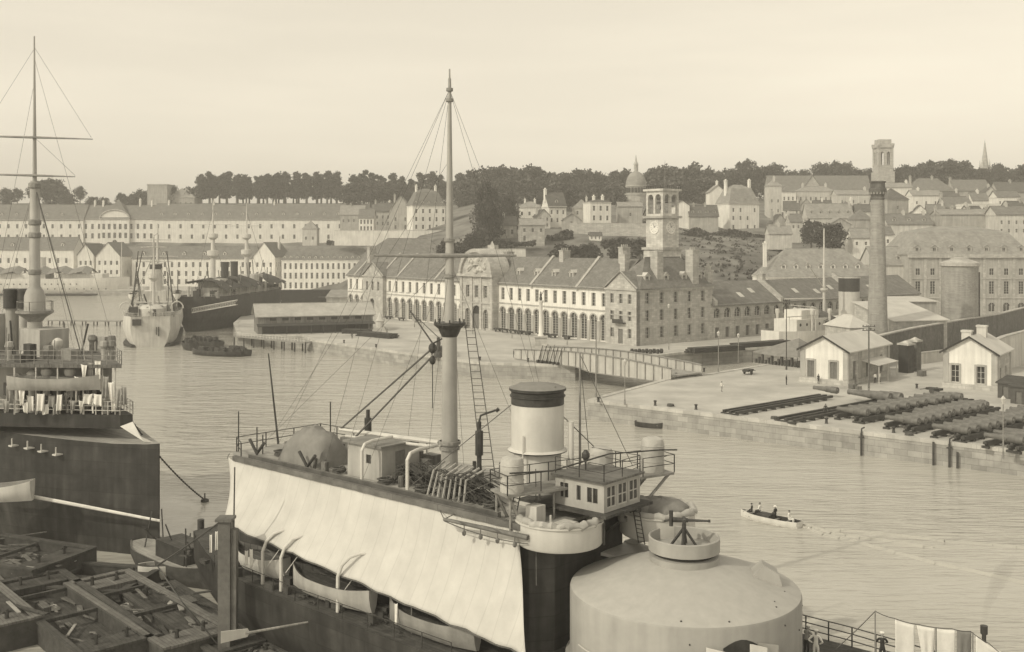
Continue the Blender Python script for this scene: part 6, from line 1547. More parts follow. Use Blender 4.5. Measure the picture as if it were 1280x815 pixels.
# tent like tarpaulin by the dock
q = P(975, 455); o = thing('tarpaulin_tent', 'broad pale tarpaulin tent pitched on the dockside left of the shuttered quay house', 'tent', q.to_tuple(), ang(U))
b = MB(); apx = (2.2, 3.2, 5.2)
e = [(-5, -2.5, 2.2), (6, -2.5, 2.0), (6.5, 7, 2.0), (-5.2, 7, 2.3)]
for k in range(4):
    a, c = Vector(e[k]), Vector(e[(k + 1) % 4])
    for j in range(4): b.add([a.lerp(c, j / 4) - Vector((0, 0, .25 * math.sin(math.pi * j / 4))), a.lerp(c, (j + 1) / 4) - Vector((0, 0, .25 * math.sin(math.pi * (j + 1) / 4))), apx])
b.build('canvas', M_TARP, o)
b = MB()
for p_ in e: b.cyl((p_[0], p_[1], 0), p_, .08, n=5)
for k in range(14): b.box(-4.6 + .8 * k, -2.2, 0, -4.2 + .8 * k, -1.8, .8 + .5 * ((k * 7) % 3))
b.build_each('pole', M_WOODD, o)
# ------------------------------------------------------------------ rowing boat under way
q = P(962, 652, WZ); rb_dir = (P(926, 642, WZ) - P(996, 657, WZ)).xy
RB = open_boat('steam_pinnace', 'open white pinnace with four sailors under way in mid harbour', 'boat', q, ang(rb_dir), 6.6, 1.75, .55, [M_HULLW, M_WOODD, M_HULLW], thw=4, sw=.7)
b = MB(); b.box(-.3, -.6, .0, 1.2, .6, .7); b.build('engine_casing', M_DARK, RB)
b = MB(); b.box(1.7, -.42, .57, 2.8, .42, .62); b.build('foredeck', M_WOODL, RB)
# ------------------------------------------------------------------ the turret ship in front; local x runs aft along the keel line, y towards the camera side
DKZ = 1.8
M_CANVAS2 = mat('weathered_canvas', .46, rough=.9, var=.15, scale=1.5, bump=.5, bscale=3, streak=.15)
a_ = Vector((-.75, .66)).normalized(); n_ = Vector((-a_.y, a_.x))
SO = Vector((9.43, 57.0, WZ)); SZ = ang(a_)
FS = thing('turret_ship', 'coast defence ship with big round domed turret, tall pole mast, pale funnel and long deckhouse', 'warship', SO.to_tuple(), SZ)
FM = Matrix.Translation(SO) @ Matrix.Rotation(SZ, 4, 'Z'); FI = FM.inverted()
def Sp(px, py, z):                                # sight line meets height z (world), in ship coordinates
    return FI @ P(px, py, z)
def So(px, off, z):                               # sight column meets the plane at side offset off
    k = (px - CX) / F; o = SO.xy + n_ * off
    t_ = (k * o.y - o.x) / (a_.x - k * a_.y); q = o + a_ * t_
    return Vector((t_, off, z - WZ))
DK = 4.8; UD = 11.8                               # main deck and upper deck above the water
Lh = 72
b, st = hull(Lh, 16.6, -1.5, DK, .2, .1, .30, .22, .45, .03, 26, deck=-.02); b.v = [(43 - x if True else x, -y, z) for x, y, z in b.v]
hl = b.build('hull', [M_HULLK, M_WOODD, M_HULLK], FS, smooth=True)
# deckhouse (superstructure): black sides, rounded front
x0, x1, hw = 6.45, 37.0, 4.5
plan = [(x1, -hw + .8), (x1, hw - .8), (x1 - 1.5, hw), (x0 + .9, hw), (x0, hw - 1.2), (x0, -hw + 1.2), (x0 + .9, -hw), (x1 - 1.5, -hw)]
b = MB(); b.prism(plan, DK - .05, UD); dh = b.build('deckhouse', M_HULLK, FS)
b = MB(); pl2 = [(x * 1.0 + (.25 if x > 20 else -.25), y * 1.06) for x, y in plan]; b.prism(pl2, UD + .003, UD + .16); b.build('upper_deck', M_WOODL, FS)
b = MB(); b.box(x0 + 1, hw + .28, UD - .05, x1 - 1.5, hw + .62, UD + .3); b.box(x0 + 3, hw + .0, UD + .17, x1 - 3, hw + .26, UD + .55); b.build('deck_edge_plank', M_WOOD, FS)
# turret
b = MB(); TR = 6.25; zr = 6.05 - WZ
b.lathe([(TR + .25, DK), (TR + .25, DK + .5), (TR, DK + .55), (TR, zr - .12), (TR - .05, zr)], n=72)
tu = b.build('turret', M_TURRET, FS, smooth=True)
b = MB(); b.lathe([(TR - .05, zr), (TR - .25, zr + .10), (4.2, zr + .72), (2.2, zr + 1.42), (.01, zr + 1.5)], n=72); b.build('turret_roof', M_ROOFT, tu, smooth=True)
b = MB(); c0_ = zr + 1.3
b.lathe([(1.9, c0_), (1.9, c0_ + .45), (1.65, c0_ + .5), (1.65, c0_ + .57)], n=48); b.build('collar', M_TURRET, tu, smooth=True)
b = MB(); b.lathe([(1.67, c0_ + .51), (1.8, c0_ + .6), (1.7, c0_ + .69)], n=48); b.build('collar_gap', M_IRON, tu, smooth=True)
b = MB(); b.lathe([(1.74, c0_ + .69), (1.94, c0_ + .71), (1.94, c0_ + 1.42), (1.86, c0_ + 1.46), (1.82, c0_ + 1.42), (1.8, c0_ + .85), (.01, c0_ + .85)], n=48, a0=-.2, a1=5.55); 
b.lathe([(.01, c0_ + .8), (1.8, c0_ + .8)], n=30); b.build('conning_screen', M_TURRET, tu, smooth=True)
b = MB()
b.cyl((0, 0, c0_ + .9), (0, 0, c0_ + 2.1), .12, n=8)
for k in range(4): aa = k * math.pi / 2 + .4; b.cyl((.7 * math.cos(aa), .7 * math.sin(aa), c0_ + .9), (0, 0, c0_ + 1.9), .08, n=5)
gdl = (FI.to_3x3() @ Vector((.98, -.15, 0))).normalized()
mid = Vector((0, 0, c0_ + 2.3))
b.cyl(mid - gdl * .6, mid + gdl * .2, .14, .12, 10); b.cyl(mid + gdl * .2, mid + gdl * 1.35, .085, .055, 8); b.cyl(mid + gdl * 1.3, mid + gdl * 1.42, .08, .08, 8); 
sdl = Vector((-gdl.y, gdl.x, 0)); b.cyl(mid - sdl * .4, mid + sdl * .4, .12, n=8); b.cyl(mid - gdl * .7 - Vector((0, 0, .35)), mid - gdl * .7 + Vector((0, 0, .5)), .11, n=8); b.cyl(mid - gdl * .7, mid - gdl * 1.1 - Vector((0, 0, .1)), .06, n=6)
b.build('light_gun', M_IRON, tu)
# rungs, rivets, sighting hood and gun port shutters on the turret
b = MB()
qa = FI @ Vector((SO.x + 4.6, SO.y - .6, 0)); aa = ang((qa.x, qa.y))
h_ = Matrix.Rotation(aa, 4, 'Z')
def hp(x, y, z): return h_ @ Vector((x, y, z))
b.raw([hp(3.6, -.7, zr + .86), hp(5.2, -.7, zr + .30), hp(5.2, .7, zr + .30), hp(3.6, .7, zr + .86), hp(4.2, -.5, zr + 1.45), hp(5.0, -.55, zr + 1.0), hp(5.0, .55, zr + 1.0), hp(4.2, .5, zr + 1.45)], [(0, 1, 5, 4), (1, 2, 6, 5), (2, 3, 7, 6), (3, 0, 4, 7), (4, 5, 6, 7)])
b.build('sighting_hood', M_TURRET, tu)
dirc = (FI.to_3x3() @ Vector((912 - 855, -190, 0)).normalized()); am = ang((dirc.x, dirc.y))
b = MB()
for da, w_ in ((0, .16),):
    pts = []
    for zz in (DK + .1, zr - 1.0):
        for k in range(7): A = am + (k / 6 - .5) * .30; pts.append(((TR + .03) * math.cos(A), (TR + .03) * math.sin(A), zz + (0 if zz < 6 else .35 * math.sin(math.pi * k / 6))))
    for k in range(6): b.quad([pts[k], pts[k + 1], pts[7 + k + 1], pts[7 + k]])
b.build('gun_port', M_IRON, tu)
b = MB()
for sA, tilt in ((-.2, .5), (.16, -.2), (.24, .1)):
    A = am + sA; c = Vector((math.cos(A), math.sin(A), 0)); s_ = Vector((-c.y, c.x, 0)) * (.55)
    o_ = c * (TR + .05); e_ = c * (TR + .05 + .55)
    b.raw([o_ - s_ + Vector((0, 0, DK + .2)), e_ + s_ * tilt + Vector((0, 0, DK + .2)), e_ + s_ * tilt + Vector((0, 0, zr - .95)), o_ - s_ + Vector((0, 0, zr - .9)), o_ - s_ * .8 + c * .1 + Vector((0, 0, DK + .2)), e_ + s_ * (tilt + .2) + c * .1 + Vector((0, 0, DK + .2)), e_ + s_ * (tilt + .2) + c * .1 + Vector((0, 0, zr - .95)), o_ - s_ * .8 + c * .1 + Vector((0, 0, zr - .9))],
          [(0, 1, 2, 3), (4, 5, 6, 7), (3, 2, 6, 7), (0, 3, 7, 4), (1, 5, 6, 2)])
b.build_each('port_shutter', M_PAINT, tu)
b = MB(); R = random.Random(2)
for k in range(14):
    A = am + R.uniform(-1.4, 1.2); z = R.uniform(DK + .8, zr - .5); b.ball((TR * math.cos(A), TR * math.sin(A), z), .05, 1, 6)
for k in range(8): A = am + R.uniform(-1.4, 1.2); r_ = R.uniform(3.2, 5.9); b.ball((r_ * math.cos(A), r_ * math.sin(A), zr + .1 + (6.0 - r_) * .3), .06, 1, 6)
b.build('bolt', M_IRON, tu)
b = MB()
for k in range(25):
    A = am - 1.5 + k * .07; b.cyl(((TR + .09) * math.cos(A), (TR + .09) * math.sin(A), zr - 2.35), ((TR + .09) * math.cos(A + .07), (TR + .09) * math.sin(A + .07), zr - 2.35), .035, n=4)
b.build('hand_rail', M_PAINT, tu)
# sponsons (rounded bulwarks) either side of the deckhouse front
def sponson(cx, cy, r, z0, z1, a0, a1, label):
    b = MB(); b.lathe([(.01, z0), (r - .1, z0), (r, z0 + .12), (r, z1), (r + .1, z1 + .05), (r + .1, z1 + .14), (r - .08, z1 + .14), (r - .08, z0 + .25), (.01, z0 + .25)], (cx, cy, 0), 40, 0, a0, a1)
    o = b.build('sponson', M_PAINT, FS, smooth=True); 
    c = MB()                                       # rolled hammocks and canvas along its rim
    R_ = random.Random(int(cx * 7)); N_ = 46
    ring = []
    for k in range(N_ + 1):
        A = a0 + (a1 - a0) * k / N_; q = r - .12 + R_.uniform(-.1, .1); ring.append((cx + q * math.cos(A), cy + q * math.sin(A), z1 + .2 + R_.uniform(-.07, .1)))
    c.tube(ring, [.2 + .04 * math.sin(k * 1.7) + R_.uniform(-.03, .04) for k in range(N_ + 1)], 9)
    c.build('rolled_hammock', M_GREYW, o, smooth=True)
    return o
sponson(6.5, 2.8, 2.5, 7.85 - WZ, 9.1 - WZ, 0.9, 5.4, '')
sponson(4.3, -3.9, 2.25, 7.35 - WZ, 8.6 - WZ, 0, 6.2831853, '')
b = MB(); b.prism([(6.6, -4.4), (2.6, -3.4), (2.2, -1.2), (6.4, -1.0)], UD - 2.6, UD - 2.42); b.cyl((4.3, -3.9, 7.35 - WZ), (6.6, -3.9, 6.2 - WZ), .25, n=6); b.build('side_platform', M_PAINT, FS)
def rumpled(name, c, rx, ry, h, seed, parent):
    R_ = random.Random(seed); b = MB(); N_, K_ = 26, 9; ph_ = [R_.uniform(0, 6.28) for _ in range(5)]
    for j in range(K_ + 1):
        v = j / K_
        for k in range(N_):
            A = 6.2832 * k / N_; rr = (1 - v * v) ** .5 * (1 + .10 * math.sin(3 * A + ph_[0]) + .07 * math.sin(7 * A + ph_[1] + 3 * v)); zz = h * v ** .8 * (1 + .22 * math.sin(2 * A + ph_[2]) * (1 - v)) + R_.uniform(-.04, .04)
            b.v.append((c[0] + rx * rr * math.cos(A), c[1] + ry * rr * math.sin(A), c[2] + zz))
    for j in range(K_):
        for k in range(N_): b.f.append((j * N_ + k, j * N_ + (k + 1) % N_, (j + 1) * N_ + (k + 1) % N_, (j + 1) * N_ + k)); b.m.append(0)
    return b.build(name, M_TARP, parent, smooth=True)
b = MB(); b.box(7.2, 3.2, UD - .2, 8.0, 4.0, UD + 1.1); b.box(5.6, 2.2, UD - .9, 6.6, 3.2, UD + .2); b.cyl((6.0, 4.2, UD - .9), (6.0, 4.2, UD + .9), .06, n=5); b.build_each('sponson_locker', M_HULLG, FS)
b = MB()
for (p_, q_) in (((8.8, 4.3, UD), (8.9, 3.6, 10.6 - WZ)), ((3.6, -1.2, 7.4 - WZ), (3.9, -1.0, UD + .8))):
    p_, q_ = Vector(p_), Vector(q_)
    for s_ in (-.22, .22): b.cyl(p_ + Vector((s_, 0, 0)), q_ + Vector((s_, 0, 0)), .035, n=4)
    for k in range(9): c_ = p_.lerp(q_, (k + .5) / 9); b.cyl(c_ - Vector((.22, 0, 0)), c_ + Vector((.22, 0, 0)), .025, n=4)
b.build_each('ladder', M_IRON, FS) if False else b.build('ladder', M_IRON, FS)
ropes('bridge_stay', '', [(Vector((8.7, 5.2, 11.6 - WZ)), Vector((14, 4.5, UD + .3)), 0), (Vector((4.9, -5.9, 11.6 - WZ)), Vector((10, -4.5, UD + .3)), 0), (Vector((8.6, 2.4, UD + 2.8)), Vector((6.2, 5.2, UD - 2.8)), 0)], .028, parent=FS)
rumpled('canvas_heap', (4.2, -4.2, 8.35 - WZ), 1.8, 1.6, 1.1, 3, FS); rumpled('canvas_heap', (5.2, -3.0, 8.3 - WZ), 1.0, 1.3, 1.3, 5, FS)
# wheelhouse with windows, standing on a raised platform; flying bridge with rails
wx0, wx1, wy0, wy1, wz0, wz1 = 4.1, 7.6, -1.75, 1.8, UD + .85, UD + 2.5
b = MB(); b.box(wx0 - .5, wy0 - .6, wz0 - .16, wx1 + 2.4, wy1 + .5, wz0 - .002)
for x, y in ((wx0, wy0), (wx0, wy1), (wx1 + 1.8, wy0), (wx1 + 1.8, wy1)): b.cyl((x, y, UD - (.9 if x < 6 else 0)), (x, y, wz0 - .15), .08, n=6)
for y in (wy0, wy1): b.cyl((wx0, y, wz0 - .2), (6.5, y, UD - 1.4), .09, n=6)
b.build('bridge_platform', M_WOODD, FS)
b = MB()
pf = wall(b, (wx0, wy1), (0, -1), wy1 - wy0, wz0, wz1, [(.3 + k * 1.1, 1.2 + k * 1.1, wz0 + .2, wz1 - .25) for k in range(3)], .12)
ps = wall(b, (wx1, wy1), (-1, 0), wx1 - wx0, wz0, wz1, [(.35, .6, wz0 + .45, wz1 - .35), (.65, .95, wz0 + .45, wz1 - .35), (1.55, 1.85, wz0 + .45, wz1 - .35), (2.3, 2.65, wz0 + .45, wz1 - .35), (2.7, 3.05, wz0 + .45, wz1 - .35)], .12)
wall(b, (wx0, wy0), (1, 0), wx1 - wx0, wz0, wz1, []); wall(b, (wx1, wy0), (0, 1), wy1 - wy0, wz0, wz1, [])
wh = b.build('wheelhouse', M_GREYW, FS); put_windows(wh, pf, 'casement'); put_windows(wh, ps, 'plain')
b = MB(); b.box(wx0 - .2, wy0 - .2, wz1, wx1 + .2, wy1 + .2, wz1 + .12); b.build('wheelhouse_roof', M_WOOD, wh)
b = MB(); rail(b, [(wx1, wy1, wz1 + .12), (wx0, wy1, wz1 + .12), (wx0, wy0, wz1 + .12), (wx1, wy0, wz1 + .12)], .95, 1.2, .03); b.build('roof_railing', M_IRON, wh)
bz = 10.55 - WZ; BA, BB = Vector((8.7, 5.3, 0)), Vector((4.9, -5.9, 0)); BL = (BB - BA).length; bu = (BB - BA).normalized(); bv = Vector((-bu.y, bu.x, 0))
if bv.x < 0: bv = -bv
def br(u, v, z=0.0): p = BA + bu * u + bv * v; return (p.x, p.y, z)
b = MB(); b.prism([br(0, -.7)[:2], br(0, 1.3)[:2], br(BL, 1.3)[:2], br(BL, -.7)[:2]], bz, bz + .14)
for u in (.3, 3.2): 
    for v in (-.5, 1.1): b.cyl(br(u, v, UD - .2), br(u, v, bz), .07, n=6)
for v in (-.5, 1.1): b.cyl(br(BL - .3, v, bz), br(BL - 3.6, v, UD - 1.0), .09, n=6); b.cyl(br(BL - 2.4, v, bz), br(BL - 3.6, v, UD - .4), .08, n=6); b.cyl(br(.2, v, bz), br(1.4, v, UD - .6), .09, n=6)
fb = b.build('flying_bridge', M_IRONG, FS)
b = MB(); rail(b, [br(2.2, -.7, bz + .14), br(0, -.7, bz + .14), br(0, 1.3, bz + .14), br(BL, 1.3, bz + .14), br(BL, -.7, bz + .14), br(BL - 2.4, -.7, bz + .14)], 1.1, 1.3, .035); b.build('bridge_railing', M_IRON, fb)
b = MB()
def cover(x, y, r, h, z):
    b.lathe([(r * (1 + .03 * math.sin(q * 2.1)), z + h * .86 * q / 5) for q in range(6)] + [(r * .86, z + h * .95), (r * .5, z + h), (.01, z + h * 1.01)], (x, y, 0), 14)
    for q in (.3, .75): b.lathe([(r + .01, z + h * q), (r + .04, z + h * q + .03), (r + .01, z + h * q + .06)], (x, y, 0), 14)
for u, v, r, h in ((.75, .1, .68, 2.0), (BL - .9, .3, .72, 2.1), (BL - 4.3, 1.0, .75, 1.7)):
    p_ = br(u, v); b = MB(); cover(p_[0], p_[1], r, h, bz + .14); b.build('canvas_cover', M_CANVAS2, fb, smooth=True)
b = MB(); q_ = br(5.6, -.2); b.cyl((q_[0], q_[1], bz), (q_[0], q_[1], bz + 1.6), .05, n=5); b.lathe([(.1, bz + 1.4), (.24, bz + 1.65), (.24, bz + 1.85), (.1, bz + 2.05)], (q_[0], q_[1], 0), 8); b.tube([br(.2, -.6, bz + 1.35), br(3, -.65, bz + 1.2), br(7, -.6, bz + 1.75), br(BL - 1, -.6, bz + 1.6), br(BL + .2, -.7, bz + 1.5)], .05, 5); b.build('voice_pipe', M_IRON, fb)
# funnel
fx = So(672, 0, 10).x; fr = 1.62; ft = 15.85 - WZ; fk = 12.15 - WZ
b = MB(); b.lathe([(1.45, UD), (1.45, fk + .3)], (fx, 0, 0), 32); b.lathe([(1.55, fk), (fr + .22, fk), (fr, fk + .12), (fr, ft - .9)], (fx, 0, 0), 40)
fu = b.build('funnel', M_PAINT, FS, smooth=True)
b = MB(); b.lathe([(fr + .01, ft - .9), (fr + .01, ft - .45), (fr + .1, ft - .42), (fr + .1, ft - .36), (fr + .01, ft - .33), (fr + .01, ft - .12), (fr + .14, ft - .05), (fr + .14, ft + .1)], (fx, 0, 0), 40); b.build('funnel_band', M_IRON, fu, smooth=True)
b = MB(); b.lathe([(fr + .14, ft + .1), (fr - .1, ft + .16), (fr * .8, ft + .26), (fr * .4, ft + .36), (.01, ft + .4)], (fx, 0, 0), 40); b.cyl((fx - 1.4, 0, ft + .25), (fx + 1.4, 0, ft + .25), .06, n=5); b.build('funnel_cover', M_TARP, fu, smooth=True)
b = MB(); b.lathe([(fr + .16, fk - .02), (1.46, fk - .02), (1.46, fk - .14), (fr + .2, fk - .06)], (fx, 0, 0), 40); b.build('skirt_shadow_ring', M_IRON, fu);  # dark ring standing in for the shade under the funnel skirt
COL.objects['skirt_shadow_ring'].name = 'skirt_shade_ring'
b = MB(); b.cyl((fx - 1.9, -.9, UD), (fx - 1.9, -.9, ft - 1.9), .17, n=10); b.cyl((fx - .3, fr + .12, fk - 1.6), (fx - .3, fr + .12, ft - 2.6), .05, n=6); b.build('steam_pipe', M_PAINT, fu, smooth=True)
ropes('funnel_guy', '', [((fx + 1.4, .8, ft - 1), (fx + 8, 3.6, UD + .2)), ((fx - 1.3, -.8, ft - 1.6), (fx - 4, -5, UD + .6))], .03, parent=fu)
# mast with fighting top, yard, jacob's ladder
mx = So(562, 0, 8).x; zt = lambda y, d=68.9: zy(y, d) - WZ
b = MB(); b.cyl((mx, 0, UD), (mx, 0, zt(408)), .56, .48, 16); b.cyl((mx, 0, zt(410)), (mx, 0, zt(300)), .33, .27, 12); b.cyl((mx, 0, zt(300)), (mx, 0, zt(98)), .26, .10, 10); b.cyl((mx, .0, zt(98)), (mx, 0, zt(86)), .06, .05, 6)
ma = b.build('mast', mat('mast_paint', .40, rough=.6, var=.14, scale=.5, streak=.2), FS, smooth=True)
b = MB(); b.lathe([(.5, zt(421)), (.62, zt(417)), (.75, zt(411)), (1.05, zt(406)), (1.05, zt(403)), (.01, zt(403))], (mx, 0, 0), 16)
for k in range(8): A = k * math.pi / 4; b.cyl((mx + .95 * math.cos(A), .95 * math.sin(A), zt(404)), (mx + .95 * math.cos(A), .95 * math.sin(A), zt(399)), .05, n=4)
b.build('fighting_top', M_IRON, ma)
for yy, rr in ((300, .32), (345, .36), (553, .68), (560, .62), (125, .2), (112, .17)):
    b = MB(); b.lathe([(rr, zt(yy) - .12), (rr + .06, zt(yy) - .1), (rr + .06, zt(yy) + .1), (rr, zt(yy) + .12)], (mx, 0, 0), 14); b.build('mast_band', M_IRONG, ma)
yd = FI.to_3x3() @ Vector((1, .12, 0)); yd.normalize(); yc = Vector((mx, .35, zt(319.5)))
b = MB(); b.tube([yc - yd * 4.7 + Vector((0, 0, .02)), yc - yd * 2, yc, yc + yd * 2, yc + yd * 4.7], [.07, .13, .16, .13, .07], 8); b.build('yard', M_IRONG, ma)
lines = [(Vector((mx, 0, zt(105))), So(511, -1, 0).to_3d() * 1.0, 0)]
def top_(y): return Vector((mx, 0, zt(y)))
L_ = [(top_(112), Vector((x, y, UD + .4)), 0) for x, y in ((24, 4.4), (27, -4.4), (36.8, 0), (12, -4.4))]
L_ += [(top_(112), yc - yd * 4.5, 0), (top_(112), yc + yd * 4.5, 0), (top_(325), Vector((36.5, 2, UD + .4)), 0), (top_(325), Vector((22, 4.4, UD)), 0), (top_(325), Vector((16, 4.4, UD)), 0), (top_(325), Vector((14, -4.4, UD)), 0), (top_(325), Vector((21, -4.4, UD)), 0),
       (yc - yd * 4.4, Vector((26, 4.4, UD)), .3), (yc + yd * 4.4, Vector((12, -4.4, UD)), .3), (top_(200), Vector((37, .5, UD + 1)), 0)]
ropes('rigging', '', L_, .011, M_ROPE, ma)
b = MB(); la = Vector((mx - .9, -.6, zt(409))); lb = Vector((mx - 1.2, -1.9, UD + .4)); s_ = FI.to_3x3() @ Vector((.36, 0, 0))
b.cyl(la, lb, .03, n=4); b.cyl(la + s_ * 1.6, lb + s_ * 2.4, .03, n=4)
for k in range(22): u = (k + .5) / 22; b.cyl(la.lerp(lb, u), (la + s_ * 1.6).lerp(lb + s_ * 2.4, u), .025, n=4)
b.build('rope_ladder', M_ROPE, ma)
# derrick boom lying aft with its topping tackle
bt = So(425, .6, 11.25); bh_ = Vector((mx + .6, .4, 11.55 - WZ))
b = MB(); b.tube([bh_, bh_.lerp(bt, .5), bt], [.16, .18, .11], 8); b.build('derrick_boom', M_PAINT, FS)
bt2 = So(432, 1.1, 11.0); b = MB(); b.tube([bh_ + Vector((0, .5, -.2)), bt2], [.12, .09], 8); b.build('spare_spar', M_PAINT, FS)
blk = Vector((mx + 1.1, .5, zt(436)))
ropes('topping_tackle', '', [(bt, blk), (bt2 + Vector((-1.0, 0, 0)), blk + Vector((-.1, .1, -.5)))], .065, M_ROPE, ma)
b = MB(); b.ball(blk, .28, 1.3, 8); b.ball(blk - Vector((0, 0, .8)), .22, 1.4, 8); b.tube([blk + Vector((0, 0, .3)), Vector((mx + .4, 0, zt(422)))], .06, 5); b.tube([blk - Vector((0, 0, .8)), blk - Vector((0, 0, 3.5)), blk - Vector((0, 0, 4))], .03, 4); b.build('tackle_block', M_IRON, ma)
# inverted-L davit frames along the deck edge
for px_, h_ in ((453, 2.9), (510, 2.9)):
    q = So(px_, 4.3, 0); x = q.x; b = MB()
    b.tube([(x, 4.35, UD), (x, 4.35, UD + h_ - .5), (x, 4.1, UD + h_ - .12), (x, 3.5, UD + h_), (x + .1, 1.6, UD + h_)], .12, 7); b.build('boat_davit', M_PAINT, FS)
# cabin on the upper deck
cx0, cx1, cy0, cy1, cz1 = 21.4, 24.9, -.4, 3.0, UD + 2.4
b = MB(); p1_ = wall(b, (cx1, cy1), (-1, 0), cx1 - cx0, UD + .16, cz1, [(1.9, 2.4, UD + 1.2, UD + 1.8)], .1); p2_ = wall(b, (cx0, cy1), (0, -1), cy1 - cy0, UD + .16, cz1, [(1.2, 2.1, UD + .18, UD + 2.0)], .12); wall(b, (cx0, cy0), (1, 0), cx1 - cx0, UD + .16, cz1, []); wall(b, (cx1, cy0), (0, 1), cy1 - cy0, UD + .16, cz1, [])
cb = b.build('deck_cabin', M_GREYW, FS); put_windows(cb, p1_, 'plain'); put_windows(cb, p2_, 'door', 'door')
b = MB(); b.box(cx0 - .2, cy0 - .2, cz1 + .002, cx1 + .25, cy1 + .25, cz1 + .14); b.build('cabin_roof', M_TARP, cb)
# heaps of gear: tarpaulined launch, brushwood fenders, stove pipes, stern rail
def heap(name, m_, xs, y0, y1, z0, h, seed, rx=1.0):
    R_ = random.Random(seed); b = MB(); N_ = 18
    for i in range(N_ + 1):
        for j in range(9):
            u, v = i / N_, j / 8
            e = (math.sin(math.pi * u) ** .3) * (math.sin(math.pi * v) ** .4)
            b.v.append((xs[0] + (xs[1] - xs[0]) * u, y0 + (y1 - y0) * v, z0 + h * e * (1 + R_.uniform(-.07, .07))))
    for i in range(N_):
        for j in range(8): k = i * 9 + j; b.f.append((k, k + 1, k + 10, k + 9)); b.m.append(0)
    return b.build(name, m_, FS, smooth=True)
heap('tarpaulin_cover', M_TARP, (27.4, 32.2), .4, 3.5, UD + .16, 2.55, 4)
def fascine(x0, x1, y, z, h, seed):
    """a loose heap of long bent sticks lying roughly one way"""
    R_ = random.Random(seed); b = MB()
    for k in range(64):
        x = R_.uniform(x0, x1); yy = y + R_.uniform(-.9, .6); zz = z + R_.random() ** 1.5 * h * .7
        dx, dy, dz = R_.uniform(.5, 1.3), R_.uniform(-.7, .1), R_.uniform(-.5, -.1)
        b.tube([(x - dx, yy + dy * -.4, zz + dz * .5), (x, yy, zz + .12), (x + dx, yy + dy, zz + dz)], R_.uniform(.03, .06), 4)
    return b.build('brushwood_fender', M_WOODD, FS)
def coil(x, y, z, r, n_t, m_):
    b = MB(); pts = [(x + (r - .02 * (k % 9)) * math.cos(k * .55), y + (r - .02 * (k % 9)) * math.sin(k * .55), z + .07 + k * .0085) for k in range(int(n_t * 11.4))]
    b.tube(pts, .06, 5); return b.build('rope_coil', m_, FS)
for x, y, r in ((17.0, 3.4, .6), (20.8, 3.2, .55), (25.6, 3.2, .5), (11.2, 3.4, .5), (33.4, 2.2, .6)): coil(x, y, UD + .16, r, 4, M_ROPE)
fascine(18.8, 20.2, 2.2, UD + .5, 1.5, 1); fascine(13.4, 16.0, 2.8, UD + .5, 1.8, 2); fascine(12.2, 13.6, 2.9, UD + .5, 2.2, 3)
b = MB()
for k in range(8): b.tube([(13 + k * .45, 3.9, UD + .3), (13.2 + k * .5, 3.5 - .1 * k, UD + 1.6), (12.6 + k * .5, 2.4, UD + 2.2)], .07, 5)
b.build('oar_bundle', M_WOODL, FS)
for (px_, off, y1, y0, kind_) in ((460, -1.0, 512, 553, 0), (599, -.8, 527, 585, 1)):
    q = So(px_, off, 0); d_ = (FM @ q).y; za, zb = zy(y0, d_) - WZ, zy(y1, d_) - WZ
    b = MB(); b.cyl((q.x, q.y, UD), (q.x, q.y, zb - 1.2), .16, n=10); b.cyl((q.x, q.y, zb - 2.2), (q.x, q.y, zb - .6), .26, n=10); b.cyl((q.x, q.y, zb - .6), (q.x, q.y, zb), .14, n=8)
    if kind_: s_ = FI.to_3x3() @ Vector((1, 0, 0)); e = Vector((q.x, q.y, zb)); b.tube([e, e + s_ * .1 + Vector((0, 0, .4)), e + s_ * .5 + Vector((0, 0, .55)), e + s_ * 1.1 + Vector((0, 0, .75))], .07, 6); b.cyl(e + s_ * 1.1 + Vector((0, 0, .68)), e + s_ * 1.3 + Vector((0, 0, .85)), .12, n=6)
    b.build('galley_pipe', M_IRON, FS)
b = MB(); R = random.Random(21)
for k in range(46):
    x = R.uniform(12.5, 35); y = R.uniform(-3.8, 3.8)
    if abs(x - mx) < 1 and abs(y) < 1: continue
    s = R.uniform(.2, .6); h_ = R.uniform(.3, 1.1)
    if R.random() < .5: b.box(x - s, y - s * .7, UD + .16, x + s, y + s * .7, UD + .16 + h_)
    else: b.cyl((x, y, UD + .16), (x, y, UD + .16 + h_), s * .7, s * .6, 9)
b.build_each('deck_gear', M_WOOD, FS)
b = MB(); rail(b, [(25, -4.6, UD + .16), (37, -4.2, UD + .16), (37.2, 3.6, UD + .16), (35, 4.7, UD + .16)], 1.1, 2.0, .045)
for x, y, h_ in ((37.1, 3.5, 3.2), (33.3, 4.5, 2.6), (30.5, 0, 4.2), (35, 2.8, 1.6)): b.cyl((x, y, UD), (x, y, UD + h_), .05, n=5)
b.build('deck_railing', M_IRON, FS)
b = MB()
for (x, y) in ((34.6, 3.6), (28.2, 3.9)):
    b.tube([(x - .9, y, UD + 1.25), (x, y, UD + .35), (x + .9, y, UD + 1.3)], .12, 6)
b.build_each('boat_chock', M_WOODD, FS)
sp = So(348, -.5, 0); b = MB(); b.cyl((sp.x, sp.y, UD), (sp.x + .9, sp.y + .3, UD + 7.2), .09, .05, 6); b.build('signal_staff', M_WOODD, FS)
q = So(725, -2.0, 0); d_ = (FM @ q).y
b = MB(); b.cyl((q.x, q.y, UD), (q.x, q.y, zy(441, d_) - WZ), .09, .06, 7); b.build('signal_mast', M_IRONG, FS)
ropes('halyard', '', [(Vector((q.x, q.y, zy(443, d_) - WZ)), Vector((q.x - 2.2, q.y - 2.5, bz + .4)), 0), (Vector((q.x, q.y, zy(446, d_) - WZ)), Vector((8.5, -2.8, bz + .2)), 0)], .02, parent=FS)
